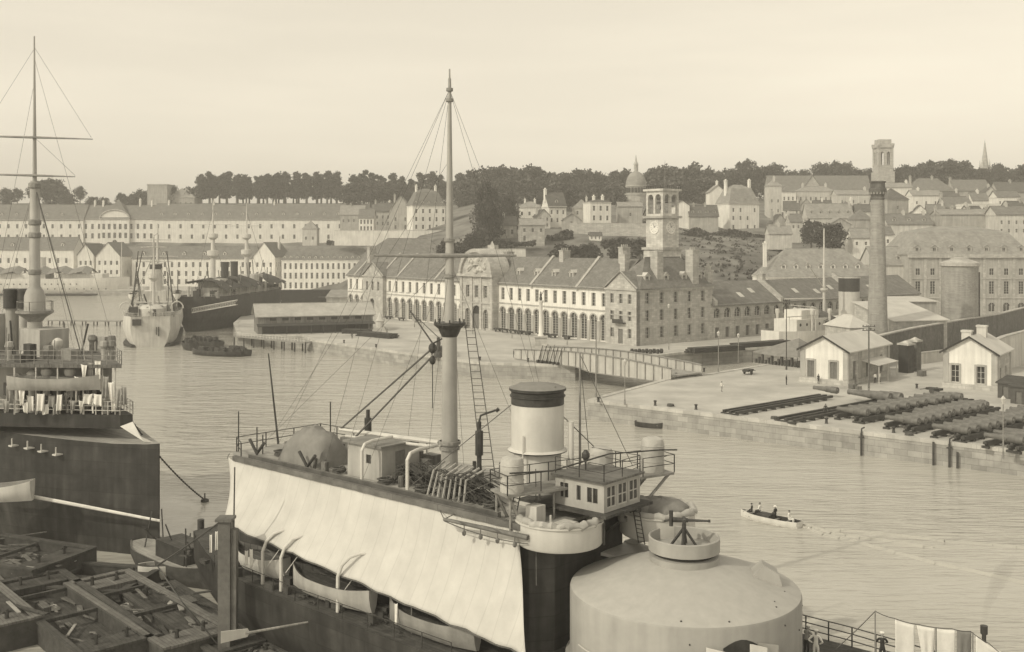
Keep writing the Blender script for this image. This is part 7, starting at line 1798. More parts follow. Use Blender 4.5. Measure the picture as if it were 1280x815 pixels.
# swung-out lower boom near the deckhouse front
b = MB(); e0 = Sp(660, 672, 8.6); e1 = Sp(555, 649, 8.7); b.tube([e0, e1], [.16, .1], 7)
for k in range(4): p_ = e1.lerp(e0, .25 + .2 * k); b.cyl(p_, p_ - Vector((0, 0, .5)), .03, n=4); b.ball(p_ - Vector((0, 0, .55)), .13, 1.3, 6)
b.build('lower_boom', M_WOOD, FS)
ropes('boom_lift', '', [(e1, Vector((12.6, 4.4, UD + .1)), 0), (e1, Vector((14.8, 4.4, UD + .1)), 0), (e1 + Vector((0, 0, -.1)), e0 + Vector((0, 0, -.35)), .2)], .03, parent=FS)
# main deck davits along the side, boats in their falls
dv = [So(330, 7.4, 0).x, So(353, 7.4, 0).x, So(424, 7.4, 0).x]
inw = (FI.to_3x3() @ Vector((1, .05, 0))).normalized()
tips = []
for x in dv:
    o_ = Vector((x, 7.5, DK)); b = MB()
    pts = [o_, o_ + Vector((0, 0, 2.2)), o_ + inw * .25 + Vector((0, 0, 2.9)), o_ + inw * .75 + Vector((0, 0, 3.4)), o_ + inw * 1.4 + Vector((0, 0, 3.62)), o_ + inw * 1.75 + Vector((0, 0, 3.6))]
    b.tube(pts, [.13, .12, .11, .1, .09, .07], 7); tips.append(pts[-1])
    b.cyl(pts[-1] - Vector((0, 0, .1)), pts[-1] - Vector((0, 0, .45)), .11, n=6); b.cyl(pts[-1] - Vector((0, 0, .4)), o_ + inw * .3 + Vector((0, 0, 1.2)), .03, n=4)
    b.build('side_davit', M_PAINT, FS, smooth=True)
ropes('davit_guy', '', [(tips[1], tips[2], .5), (tips[0], tips[1], .5), (tips[0], tips[0] + Vector((4.5, .2, .4)), .8)], .03, parent=FS)
# the great sheet of canvas hung from the upper deck edge over the side
CVX0, CVX1 = 7.75, 36.2
b = MB(); NX, NY = 90, 26; R = random.Random(4)
ph = [R.uniform(0, 6.28) for _ in range(6)]
for i in range(NX + 1):
    u = i / NX; x = CVX0 + (CVX1 - CVX0) * u
    zb_ = 3.0 + 2.0 * u - .06 * abs(math.sin(u * 40)) - WZ
    for j in range(NY + 1):
        v = j / NY; v2 = v
        y = 4.98 + 2.3 * v + .35 * math.sin(math.pi * v) * -1
        fold = .03 * math.sin(x * 1.3 + ph[0] + 1.2 * v) * v + .02 * math.sin(x * 3.1 + ph[1] - 2.0 * v) * v + .16 * math.exp(-u * 8) * math.sin(x * 3.2 - v * 5) * (.3 + v) + .03 * math.sin(x * .9 + 4 * v)
        z = UD + .1 + (zb_ - UD - .1) * v - (1 - v) ** 3 * .16 * abs(math.sin(math.pi * x / 1.45)) ** .8
        xx = x - 2.7 * v - .35 * math.exp(-u * 12) * math.sin(math.pi * v) * -1
        b.v.append((xx, y + fold, z + .05 * math.sin(x * 2 + ph[2]) * v))
for i in range(NX):
    for j in range(NY): k = i * (NY + 1) + j; b.f.append((k, k + 1, k + NY + 2, k + NY + 1)); b.m.append(0)
cvs = b.build('awning_sheet', M_CANVAS, None, smooth=True); cvs.matrix_world = FM
tag(cvs, 'huge pale canvas sheet spread down the side of the turret ship', 'awning')
mdf = cvs.modifiers.new('thickness', 'SOLIDIFY'); mdf.thickness = .02
b = MB(); pts = []
for i in range(0, NX + 1, 2):
    x, y, z = b0v if False else cvs.data.vertices[i * (NY + 1) + NY].co
    pts.append(Vector((x, y + .03, z)))
b.tube(pts, .05, 5, 0); hem = b.build('hem_rope', M_ROPE, cvs)
for k in range(20):
    x = 8.7 + k * 1.45; b = MB(); b.tube([(x, 5.0, UD - .06), (x + .05, 4.98, UD + .12), (x, 4.85, UD + .33)], .028, 4); b.build('lashing', M_ROPE, cvs)
# boats slung under the sheet
M_WOODB = mat('varnished_boat', .28, rough=.6, var=.2, scale=.8, streak=.2)
def slung(label, xa, xb, off, z, beam, ms):
    L_ = xb - xa; c = FM @ Vector(((xa + xb) / 2, off, z)); o = thing('ship_boat', label, 'boat', c.to_tuple(), SZ)
    b, st = hull(L_, beam, 0, 1.15, .4, .3, .35, .3, .35, .03, 18, deck=-.35); b.v = [(x - L_ / 2, y, zz) for x, y, zz in b.v]; b.build('hull', ms, o, smooth=True)
    b = MB(); b.tube([(-L_ / 2 + .1, 0, 1.35)] + [(-L_ / 2 + L_ * k / 8, -beam * .5 * math.sin(math.pi * min(1, .1 + k / 9)) , 1.0) for k in range(1, 8)], .06, 5); b.build('rubbing_strake', M_WOODD, o)
    return o
slung('pale whaleboat slung between the arched davits under the canvas hem', So(462, 7.0, 0).x, So(362, 7.0, 0).x, 6.7, DK + .3, 2.0, [M_GREYW, M_WOODD, M_WOODD])
slung('second pale boat farther forward under the canvas hem, half in shadow', So(588, 7.0, 0).x, So(478, 7.0, 0).x, 6.4, DK + .1, 1.9, [M_WOODB, M_WOODD, M_WOODD])
slung('grey boat stowed behind the first two davits under the canvas', So(352, 6.6, 0).x, So(292, 6.6, 0).x, 6.2, DK + .2, 2.0, [M_HULLG, M_WOOD, M_WOODD])
# side rails, washing and gear on the low deck
b = MB(); rail(b, [(-16, -7.4, DK), (-6, -8.2, DK), (8, -8.2, DK), (24, -8.1, DK)], 1.15, 1.35, .045, 3); b.build('side_railing', M_IRON, FS)
b = MB(); rail(b, [(10, 8.0, DK), (24, 8.1, DK), (34, 7.6, DK)], .9, 2.2, .03, 1); b.build('side_railing', M_IRON, FS)
b = MB(); R = random.Random(31)
for k in range(60):
    x = R.uniform(12, 38); y = R.uniform(5.2, 8.0); s = R.uniform(.15, .5)
    if R.random() < .5: b.box(x - s, y - s * .5, DK, x + s, y + s * .5, DK + R.uniform(.15, .7))
    else: b.tube([(x, y, DK + .1), (x + s, y + R.uniform(-.3, .3), DK + .15), (x + 2 * s, y, DK + .1)], .07, 4)
b.build_each('deck_gear', M_DARK, FS)
b = MB(); q0 = FI @ Wd(489, 793, 62.5); q1 = FI @ Wd(536, 803, 60.5); b.cyl(q0, q1, .07, n=5); b.cyl(q0.lerp(q1, .55), q0.lerp(q1, .55) + Vector((0, 0, 1.9)), .04, n=4); b.build('painting_stage', M_WOODL, FS)
# a dark low launch alongside at the quarter, white tiller plank on top
# washing on the fore deck: line, posts and cloths
def cloth(name, label, corners, m_, folds=3, amp=.08, cat='washing', group=None, seed=0):
    """a hanging cloth with folds: corners tl, tr, br, bl"""
    tl, tr, br, bl = [Vector(c) for c in corners]; R_ = random.Random(seed); N_ = 14; b = MB(); p_ = R_.uniform(0, 6)
    n = (tr - tl).cross(bl - tl).normalized(); c0 = (tl + tr) / 2
    for i in range(N_ + 1):
        for j in range(N_ + 1):
            u, v = i / N_, j / N_
            p = tl.lerp(tr, u).lerp(bl.lerp(br, u), v) + n * amp * v ** .6 * math.sin(u * folds * 6.28 + p_ + v) - Vector((0, 0, .05 * math.sin(math.pi * u) * (1 - v)))
            b.v.append(tuple(p - c0))
    for i in range(N_):
        for j in range(N_): k = i * (N_ + 1) + j; b.f.append((k, k + 1, k + N_ + 2, k + N_ + 1)); b.m.append(0)
    o = b.build(name, m_, None, smooth=True, loc=c0); md = o.modifiers.new('thickness', 'SOLIDIFY'); md.thickness = .012
    return tag(o, label, cat, group)
dC = 55.5
wl = thing('clothes_line', 'sagging clothes line between thin posts on the fore deck at the lower right', 'clothes line', Wd(1095, 830, dC).to_tuple())
base = Vector(wl.location)
def lc(px, py, dd=0): return Wd(px, py, dC + dd)
b = MB()
for px, y0_ in ((1094, 763), (1170, 785), (1216, 790)): b.cyl(lc(px, 900) - base, lc(px, y0_) - base, .05, .035, 6)
b.build_each('post', M_IRONG, wl)
b = MB()
line = [(1044, 812), (1094, 764), (1118, 773), (1150, 781), (1190, 786), (1213, 789), (1236, 804), (1262, 824)]
for (p_, q_) in zip(line, line[1:]): b.sag(lc(*p_) - base, lc(*q_) - base, .05, .025, 4, 6)
b.build('line', M_ROPE, wl)
for i, (l, r, y0_, y1_, yb_, m_, lab) in enumerate(((1119, 1143, 774, 780, 862, M_CLOTHW, 'leftmost white cloth on the fore deck clothes line'), (1146, 1169, 781, 784, 860, M_CLOTHW, 'middle white cloth on the clothes line, hung beside a narrow gap'), (1171, 1194, 785, 787, 858, M_CLOTHW, 'broad white cloth right of the middle clothes line post'), (1196, 1214, 787, 789, 856, M_TARP, 'grey cloth on the clothes line between two white ones'), (1220, 1252, 795, 815, 870, M_CLOTHW, 'white cloth hanging at the low right end of the clothes line'))):
    cloth('washing_cloth', lab, (lc(l, y0_), lc(r, y1_), lc(r - (3 if i == 1 else 0), yb_), lc(l + (14 if i == 1 else 0), yb_)), m_, 1 + i % 2, .06, seed=i, group='washing on the fore deck line')
q = lc(1230, 790, 1.0); o = thing('stove_pipe', 'short black stove pipe at the lower right with a wisp of smoke', 'stove pipe', (q.x, q.y, DKZ))
b = MB(); zz = q.z - DKZ; b.cyl((0, 0, 0), (0, 0, zz + .2), .12, n=8); b.cyl((0, 0, zz - .1), (0, 0, zz + .35), .19, n=10); b.build('pipe', M_IRON, o)
ms_ = bpy.data.materials.new('smoke'); ms_.use_nodes = True; N = ms_.node_tree.nodes; N.remove(N['Principled BSDF'])
v_ = N.new('ShaderNodeVolumePrincipled'); v_.inputs['Color'].default_value = (.25, .24, .22, 1); v_.inputs['Density'].default_value = .22; ms_.node_tree.links.new(v_.outputs[0], N['Material Output'].inputs['Volume'])
b = MB(); b.tube([(q.x, q.y, q.z + .5), (q.x + .1, q.y, q.z + 1.2), (q.x + .5, q.y, q.z + 2.2), (q.x + 1.0, q.y, q.z + 3.2), (q.x + 1.7, q.y, q.z + 4.1)], [.12, .2, .34, .48, .2], 10)
tag(b.build('smoke', ms_, smooth=True), 'thin dark wisp of smoke rising from the stove pipe', 'smoke', kind='stuff')

# ------------------------------------------------------------------ the black hulled ship at the left edge
LSO = Vector((-31.2, 92.0, WZ)); lax = Vector((-.80, .60)).normalized()
LB = thing('black_warship', 'big black hulled warship at the left edge with tall yarded pole mast and crowded gallery', 'warship', LSO.to_tuple(), ang(-lax))
LM4 = Matrix.Translation(LSO) @ Matrix.Rotation(ang(-lax), 4, 'Z'); LI = LM4.inverted()
b = MB()
# hull plan: sharp end at the origin, x negative goes into the ship
prof = [(0, .05), (-1, .6), (-4, 1.9), (-8, 3.5), (-13, 5.3), (-19, 6.8), (-26, 7.6), (-60, 7.9)]
zt_ = [10.0, 9.9, 9.8, 9.9, 10.1, 10.3, 10.5, 10.8]
for (xa, ya), za, (xb, yb), zb_ in zip(prof, zt_, prof[1:], zt_[1:]):
    for s in (-1, 1):
        b.quad([(xa * .98, s * ya * .75, -1.5), (xb * .98, s * yb * .8, -1.5), (xb, s * yb, 4), (xa, s * ya, 4)], 0)
        b.quad([(xa, s * ya, 4), (xb, s * yb, 4), (xb, s * yb * .985, zb_), (xa, s * ya * .985, za)], 0)
    b.quad([(xa, -ya * .985, za), (xb, -yb * .985, zb_), (xb, yb * .985, zb_), (xa, ya * .985, za)], 1)
b.build('hull', [M_HULLK, M_WOODL], LB)
b = MB()
def side_pt(px):
    """point of the near hull side under a sight column"""
    best = None
    for k in range(400):
        x = -k * .08
        for (xa, ya), (xb, yb) in zip(prof, prof[1:]):
            if xb <= x <= xa: y = -(ya + (yb - ya) * (x - xa) / (xb - xa)); break
        q = LM4 @ Vector((x, y, 8)); e_ = abs(CX + F * q.x / q.y - px)
        if best is None or e_ < best[0]: best = (e_, x, y)
    return best[1], best[2]
for k, (px, zz) in enumerate(((20, 9.0), (39, 8.9), (56, 8.7), (74, 8.5))):
    x, y = side_pt(px); b.box(x - .3, y - .55, zz, x + .3, y + .3, zz + .12); b.cyl((x, y - .35, zz + .1), (x + .1, y - .4, zz + .75), .07, n=5)
b.build_each('cleat', M_PAINT, LB)
def lw(px, py, d): return LI @ Wd(px, py, d)
# gallery block
g = [lw(166, 518, 94.6), lw(150, 518, 94.2), lw(60, 518, 95.0), lw(-60, 518, 96), lw(-60, 518, 112), lw(120, 518, 107)]
zg = g[0].z
b = MB(); b.prism([(p.x, p.y) for p in g], zg - 1.25, zg); b.build('gallery', M_HULLK, LB)
gi = [lw(140, 518, 97.5), lw(60, 518, 97.8), lw(-60, 518, 98.4), lw(-60, 518, 110), lw(120, 518, 105)]
b = MB(); b.prism([(p.x, p.y) for p in gi], zg + .01, zg + 4.1); b.build('cabin_block', M_GREYW, LB)
b = MB()
for px in (12, 34, 58, 84, 108, 128): p_ = lw(px, 500, 97.6); b.box(p_.x - .45, p_.y - .35, zg + 1.3, p_.x + .45, p_.y + .35, zg + 2.5)
b.build_each('port_opening', M_GLASS, LB)
ud = [lw(152, 456, 94.2), lw(60, 456, 94.5), lw(-60, 456, 95.2), lw(-60, 456, 111), lw(128, 456, 106)]
zu = ud[0].z
b = MB(); b.prism([(p.x, p.y) for p in ud], zu - .3, zu); b.build('bridge_deck', M_WOOD, LB)
b = MB(); rail(b, [Vector((p.x, p.y, zu)) for p in (ud[4], ud[0], ud[1], ud[2])], 1.25, 1.3, .045, 3); b.build('bridge_railing', M_IRONG, LB)
b = MB(); rail(b, [Vector((p.x, p.y, zg)) for p in (g[5], g[0], g[1], g[2], g[3])], 1.2, 1.0, .05, 3)
for px in (18, 45, 72, 104, 128, 144): p_ = lw(px, 510, 94.6); b.cyl((p_.x, p_.y, zg), (p_.x, p_.y, zu - .3), .07, n=5)
b.build('gallery_railing', M_PAINT, LB)
b = MB()
for px, py in ((40, 470), (58, 466), (87, 466), (22, 474), (64, 440), (33, 445), (72, 430)):
    p_ = lw(px, py, 95.8 if py > 450 else 99); z0_ = zg if py > 450 else zu
    b.lathe([(.32, z0_), (.30, p_.z - .4), (.34, p_.z - .3), (.5, p_.z), (.45, p_.z + .35), (.2, p_.z + .55), (.01, p_.z + .6)], (p_.x, p_.y, 0), 10)
b.build_each('ventilator', M_PAINT, LB, True)
bo = LM4 @ lw(68, 479, 94.4)
o = thing('ship_boat', 'long pale boat hung along the gallery of the black warship', 'boat', (bo.x, bo.y, bo.z - .6), .0)
b, st = hull(8.4, 1.9, 0, 1.1, .3, .25, .35, .3, .35, .03, 16, deck=-.2); b.v = [(x - 4.2, y, z) for x, y, z in b.v]; b.build('hull', [M_GREYW, M_TARP, M_WOODD], o, smooth=True)
# funnels and mast of the black ship
for px in (14, 31):
    p_ = lw(px, 362, 106); b = MB(); b.lathe([(.55, zu), (.55, p_.z - .8)], (p_.x, p_.y, 0), 12); f_ = b.build('galley_funnel', M_GREYW, LB, smooth=True)
    b = MB(); b.lathe([(.75, p_.z - 1.9), (.75, p_.z), (.6, p_.z + .1), (.01, p_.z + .1)], (p_.x, p_.y, 0), 12); b.build('cowl', M_IRON, f_, smooth=True)
p_ = lw(5, 390, 108); b = MB(); b.box(p_.x - 2.6, p_.y - 2, zu, p_.x + 2.2, p_.y + 2, p_.z); b.build('chart_house', M_GREYW, LB)
p_ = lw(52, 452, 103); b = MB(); b.box(p_.x - 1.5, p_.y - 1.5, zu, p_.x + 2.4, p_.y + 1.5, zu + 2.6); b.build('chart_house', M_GREYW, LB)
mp_ = lw(43.5, 440, 103); mz = lambda y: zy(y, 103) - WZ
b = MB(); b.lathe([(.95, zu), (.75, mz(425)), (.7, mz(398))], (mp_.x, mp_.y, 0), 14); b.lathe([(1.0, mz(392)), (.98, mz(370)), (.8, mz(363)), (.52, mz(358)), (.46, mz(232)), (.40, mz(226))], (mp_.x, mp_.y, 0), 16)
b.cyl((mp_.x, mp_.y, mz(236)), (mp_.x - .1, mp_.y, mz(45)), .22, .07, 8)
mm = b.build('pole_mast', MATS['mast_paint'], LB, smooth=True)
b = MB(); b.lathe([(.7, mz(402)), (1.0, mz(397)), (1.75, mz(391)), (1.75, mz(388)), (.01, mz(388))], (mp_.x, mp_.y, 0), 16); rail(b, [(mp_.x + 1.7 * math.cos(k * .785), mp_.y + 1.7 * math.sin(k * .785), mz(388)) for k in range(9)], .9, 1.5, .04, 1); b.build('mast_platform', M_IRONG, mm)
b = MB()
for yy in (232, 278, 294, 340): b.lathe([(.5, mz(yy) - .3), (.6, mz(yy) - .2), (.6, mz(yy) + .2), (.5, mz(yy) + .3)], (mp_.x, mp_.y, 0), 12)
b.build_each('mast_band', M_IRONG, mm)
yv = (LI.to_3x3() @ Vector((1, .0, 0))).normalized()
for yy, xl, xr, dz in ((172, -40, 120, .012), (219.5, -30, 98, .006)):
    c = Vector((mp_.x, mp_.y - .3, mz(yy))); l_ = (44 - xl) * 103 / F; r__ = (xr - 44) * 103 / F
    b = MB(); b.tube([c - yv * l_ + Vector((0, 0, l_ * .025)), c, c + yv * r__ - Vector((0, 0, r__ * .03))], [.06, .13, .05], 7); b.build('yard', M_IRONG, mm)
T_ = lambda y: Vector((mp_.x, mp_.y, mz(y)))
ropes('rigging', '', [(T_(60), T_(172) + yv * 5.6, 0), (T_(60), T_(172) - yv * 5.6, 0), (T_(172), T_(219.5) + yv * 4, 0), (T_(100), lw(0, 330, 103), 0), (T_(232), lw(108, 452, 97), 0), (T_(232), lw(96, 452, 99), 0), (T_(232), lw(-20, 440, 100), 0), (T_(232), lw(-10, 440, 108), 0), (T_(75), lw(148, 452, 95), 0)], .014, parent=mm)
b = MB(); b.cyl(lw(104, 452, 96), T_(232), .06, n=5); b.build('shroud_ladder', M_ROPE, mm)
R = random.Random(41)
for k in range(44):
    px, d_ = R.uniform(-20, 146), R.uniform(96, 105); low = R.random() < .45
    if low: d_ = R.uniform(94.9, 97)
    z0_ = zg if low else zu; p_ = lw(px, 440, d_); b = MB(); q_ = R.random()
    if q_ < .4: b.cyl((p_.x, p_.y, z0_), (p_.x + R.uniform(-.8, .8), p_.y + R.uniform(-.5, .5), z0_ + R.uniform(1.2, 3.6)), R.uniform(.04, .12), n=5); nm = 'stanchion'
    elif q_ < .75: s_ = R.uniform(.3, .9); b.box(p_.x - s_, p_.y - s_ * .5, z0_, p_.x + s_, p_.y + s_ * .5, z0_ + R.uniform(.5, 1.7)); nm = 'deck_box'
    else: b.lathe([(.28, z0_), (.25, z0_ + 1.0), (.42, z0_ + 1.3), (.34, z0_ + 1.75), (.01, z0_ + 1.8)], (p_.x, p_.y, 0), 8); nm = 'ventilator'
    b.build(nm, (M_DARK, M_IRONG, M_GREYW, M_TARP)[k % 4], LB)
# flag staff bracket, chain to the buoy
b = MB(); a0, a1 = Wd(163, 524, 94.6), P(256, 627, WZ) + Vector((0, 0, .2)); k_ = 70
base = Vector(a0)
for k in range(k_):
    p_ = a0.lerp(a1, k / k_) - base - Vector((0, 0, .6 * 4 * (k / k_) * (1 - k / k_))); q_ = a0.lerp(a1, (k + 1) / k_) - base - Vector((0, 0, .6 * 4 * ((k + 1) / k_) * (1 - (k + 1) / k_)))
    b.cyl(p_, p_.lerp(q_, .8), .10 if k % 2 else .06, n=5)
tag(b.build('mooring_chain', M_IRON, loc=base), 'taut mooring chain slanting from the black warship down to the water', 'chain')
q = a1; o = thing('mooring_buoy', 'small dark mooring buoy at the lower end of the slanting chain', 'buoy', (q.x, q.y, WZ)); b = MB(); b.ball((0, 0, .1), .45, .6, 10); b.cyl((0, 0, .2), (0, 0, .9), .08, n=6); b.build('float', M_IRON, o, smooth=True)
b = MB(); p0_, p1_ = lw(150, 533, 94), lw(192, 553, 92.5); b.raw([p0_, lw(166, 527, 94), lw(175, 545, 93), p1_, lw(180, 552, 93)], [(0, 1, 2, 3, 4)]); b.build('stern_walk_screen', M_PAINT, LB)
# washing and men along the gallery
R = random.Random(13)
cl_ = [(3, 500, 9, 16, M_CLOTHG), (27, 503, 8, 14, M_CLOTHW), (52, 505, 9, 12, M_CLOTHW), (66, 505, 6, 12, M_CLOTHG), (98, 500, 7, 15, M_CLOTHW), (139, 496, 8, 18, M_CLOTHW), (8, 482, 8, 22, M_CLOTHG), (22, 480, 10, 26, M_CLOTHW), (33, 494, 9, 20, M_CLOTHW), (46, 492, 10, 22, M_CLOTHW), (60, 494, 9, 16, M_CLOTHG), (71, 493, 7, 20, M_CLOTHW), (80, 490, 5, 24, M_CLOTHG), (93, 470, 5, 34, M_CLOTHW), (101, 455, 8, 20, M_CLOTHW), (110, 453, 7, 26, M_CLOTHG), (118, 450, 8, 24, M_CLOTHW), (104, 492, 12, 14, M_CLOTHW), (117, 492, 10, 16, M_CLOTHW), (129, 470, 7, 28, M_CLOTHG), (135, 478, 7, 26, M_CLOTHW), (145, 485, 7, 26, M_CLOTHG), (152, 482, 6, 24, M_CLOTHG), (123, 468, 6, 22, M_CLOTHW), (87, 500, 8, 14, M_CLOTHG)]
for i, (px, py, w_, h_, m_) in enumerate(cl_):
    d_ = 94.1 + R.uniform(-.1, .5)
    cloth('washing_cloth', ('white' if m_ == M_CLOTHW else 'grey') + ' garment on the black warship gallery, %s counted from the picture edge' % ORD[sorted(range(len(cl_)), key=lambda q: cl_[q][0]).index(i)], (Wd(px, py, d_), Wd(px + w_, py + R.uniform(-1, 2), d_), Wd(px + w_ - R.uniform(-1, 3), py + h_, d_), Wd(px + R.uniform(-1, 3), py + h_ + R.uniform(-3, 3), d_)), m_, 1.5, .1, 'washing', 'washing on the black warship gallery', i)
GAL = [(116, 94.6, 'gw', 'stand', M_CLOTHW, M_CLOTHW, 'beret'), (27, 95.6, 'gd', 'stand', M_CLOTHD, M_CLOTHD, 'beret'), (63, 95.4, 'gw2', 'lean', M_CLOTHW, M_CLOTHD, 'beret'), (88, 95.2, 'gd', 'stand', M_CLOTHD, M_CLOTHD, 'beret'), (142, 94.8, 'gw3', 'walk', M_CLOTHW, M_CLOTHW, 'beret')]
GALZ = zg + WZ
# long white guess-warp boom lying before the hull and the launch below
p0_, p1_ = Wd(-30, 607, 94.0), Wd(200, 651, 90.5); o = thing('boat_boom', 'long white painted spar slanting across the black hull at the left', 'spar', p0_.to_tuple())
b = MB(); b.tube([Vector(), (p1_ - p0_) * .5, p1_ - p0_], [.16, .17, .12], 7); b.build('spar', M_HULLW, o)
q = Wd(2, 612, 91.5); o = thing('ship_boat', 'white boat end with curved sheer poking in at the left edge before the black hull', 'boat', (q.x - 3.2, q.y, q.z - 1.0), .05)
b, st = hull(8, 2.2, 0, 1.3, .5, .3, .3, .3, .7, .5, 16, deck=-.2); b.v = [(x - 2.2, y, z) for x, y, z in b.v]; b.build('hull', [M_HULLW, M_TARP, M_WOODL], o, smooth=True)
# ------------------------------------------------------------------ barges at the lower left
def barge(label, pa, pb, wid, ms, seed, zg_, h=1.6, deckz=-1.1, junk=10, cross=3):
    """pa -> pb: the right hand gunwale; the barge lies to the left of it (towards the left edge)"""
    pa, pb = Vector(pa), Vector(pb); e = (pb - pa); L_ = e.length; rz = ang(e); o = thing('barge', label, 'barge', (pa.x, pa.y, WZ), rz)
    H = zg_ - WZ; b = MB(); t = .35
    y0, y1 = -wid, 0
    b.box(0, y0, -.6, L_, y1, H + deckz)                       # bottom and hold floor
    b.build('hold', M_WOODD, o)
    b = MB()
    for (xa, ya, xb, yb) in ((0, y0 - t, L_, y0), (0, y1, L_, y1 + t), (-t, y0 - t, 0, y1 + t), (L_, y0 - t, L_ + t, y1 + t)): b.box(xa, ya, -.6, xb, yb, H)
    b.build('side', ms[0], o)
    b = MB()
    for (xa, ya, xb, yb) in ((-t, y0 - t - .1, L_ + t, y0 + .1), (-t, y1 - .1, L_ + t, y1 + t + .1), (-t - .1, y0 + .1, .15, y1 - .1), (L_ - .1, y0 + .1, L_ + t + .1, y1 - .1)): b.box(xa, ya, H + .002, xb, yb, H + .16)
    b.build('gunwale', ms[1], o)
    b = MB()
    for k in range(cross): x = L_ * (k + .6) / cross; b.box(x, y0, H - .35, x + .3, y1, H - .1)
    if cross: b.build_each('cross_beam', M_WOODD, o)
    for xa in (.16, L_ - 2.2):
        b = MB(); b.box(xa, y0 + .11, H - .5, xa + 2.04, y1 - .11, H - .03); b.build('end_deck', ms[1], o)
        for yy in (y0 + wid * .28, y1 - wid * .28):
            b = MB(); b.cyl((xa + 1, yy, H - .04), (xa + 1, yy, H + .62), .15, .13, 8); b.cyl((xa + 1, yy - .3, H + .42), (xa + 1, yy + .3, H + .42), .07, n=6); b.build('bitt', M_DARK, o)
    b = MB()
    for k in range(7): x = L_ * (k + .5) / 7; b.cyl((x, y1 + t + .14, H - .1), (x, y1 + t + .14, H - 1.1), .2, n=8)
    b.build_each('rope_fender', M_ROPE, o)
    R_ = random.Random(seed); b = MB()
    for k in range(junk):
        x, y = R_.uniform(.5, L_ - 2), R_.uniform(y0 + .4, y1 - .8); s = R_.uniform(.3, 1.2)
        if R_.random() < .5: b.box(x, y, H + deckz, x + s * 2, y + s * .6, H + deckz + R_.uniform(.15, .5))
        else: b.tube([(x, y, H + deckz + .1), (x + s, y + R_.uniform(-.4, .4), H + deckz + .25), (x + 2.2 * s, y + R_.uniform(-.5, .5), H + deckz + .1)], .09, 5)
    if junk: b.build_each('cargo', M_WOOD, o)
    for k in range(junk):
        b = MB(); x, y = R_.uniform(0, L_ - 3), R_.uniform(y0 + .2, y1 - .3); l_ = R_.uniform(1.5, 4.5); A_ = R_.gauss(0, .35); zz = H + deckz + R_.uniform(.08, .6)
        c_ = Vector((math.cos(A_), math.sin(A_), R_.uniform(-.05, .09))) * l_; n2 = Vector((-math.sin(A_), math.cos(A_), 0)) * R_.uniform(.09, .2); p_ = Vector((x, y, zz)); u_ = Vector((0, 0, .07))
        b.raw([p_ - n2, p_ + c_ - n2, p_ + c_ + n2, p_ + n2, p_ - n2 + u_, p_ + c_ - n2 + u_, p_ + c_ + n2 + u_, p_ + n2 + u_], [(3, 2, 1, 0), (4, 5, 6, 7), (0, 1, 5, 4), (1, 2, 6, 5), (2, 3, 7, 6), (3, 0, 4, 7)])
        b.build('loose_plank', (M_WOOD, M_WOODD, M_WOODL)[k % 5 // 2], o)
    b = MB(); b.tube([(L_ * .3 + math.cos(k * .5) * (.5 - .006 * k), y0 * .5 + math.sin(k * .5) * (.5 - .006 * k), H + deckz + .1 + .006 * k) for k in range(44)], .06, 5); b.build('rope_coil', M_ROPEL, o)
    return o
zg_ = -1.5
barge('open wooden barge nearest the big mooring post, with inner hatch coaming', P(157, 715.5, zg_), P(285, 788, zg_), 4.3, [M_DARK, M_WOOD], 1, zg_, junk=14)
barge('open wooden barge with empty dark hold, second from the mooring post', P(86, 717, zg_) + Vector((-.9, .4, 0)), P(205, 798, zg_) + Vector((-.9, .4, 0)), 4.6, [M_DARK, M_WOODD], 2, zg_, junk=12)
barge('dark barge with pale planked deck cut by the lower left corner', P(-18, 722, zg_ + .3), P(42, 772, zg_ + .3), 5.0, [M_DARK, M_WOOD], 3, zg_ + .3, deckz=-.12, junk=5, cross=0)
barge('large old lighter with weathered gunwale moored along the black hull', Wd(-30, 634, 92.5), Wd(112, 676, 87.5), 6.0, [M_DARK, M_WOODD], 4, -1.0, deckz=-.8, junk=22)
barge('low black lighter in the shade under the black hull, behind the open barges', P(60, 703, -1.9), P(196, 712, -1.9), 5.5, [M_DARK, M_DARK], 5, -1.9, junk=8, cross=2)
barge('narrow dark pontoon between the open barges and the turret ship', P(214, 730, -2.0), P(330, 800, -2.0), 3.4, [M_DARK, M_WOODD], 6, -2.0, deckz=-.05, junk=10, cross=0)
barge('long dark work raft strewn with gear along the side of the turret ship', P(330, 806, -2.2), P(560, 905, -2.2), 2.6, [M_DARK, M_WOODD], 7, -2.2, deckz=-.05, junk=26, cross=0)
q = Wd(283, 815, 69.0); o = thing('mooring_post', 'thick weathered timber mooring post with thin pole at the lower left of the canvas', 'mooring post', (q.x, q.y, WZ))
b = MB(); zt2 = zy(650, q.y) - WZ; b.box(-.45, -.45, -4, .35, .45, zt2); b.box(.36, -.3, 2, .72, .3, zt2 - .6); b.box(-.6, -.6, zt2, .5, .6, zt2 + .18); b.build('post', M_WOOD, o)
b = MB(); b.cyl((.32, .5, zt2 - 3), (.42, .5, zt2 + 3.4), .07, .05, 6); b.build('pole', M_WOODD, o)
b = MB(); b.tube([(-.5, 0, zt2 - .2), (-3.2, 1, zt2 - 2.2), (-5.2, 1.8, zt2 - 3.6)], .07, 5); b.tube([(-5.2, 1.8, zt2 - 3.6), (-3.0, .3, zt2 - 5.6), (-.6, 0, 1.2)], .05, 5); b.build('stay', M_IRON, o)
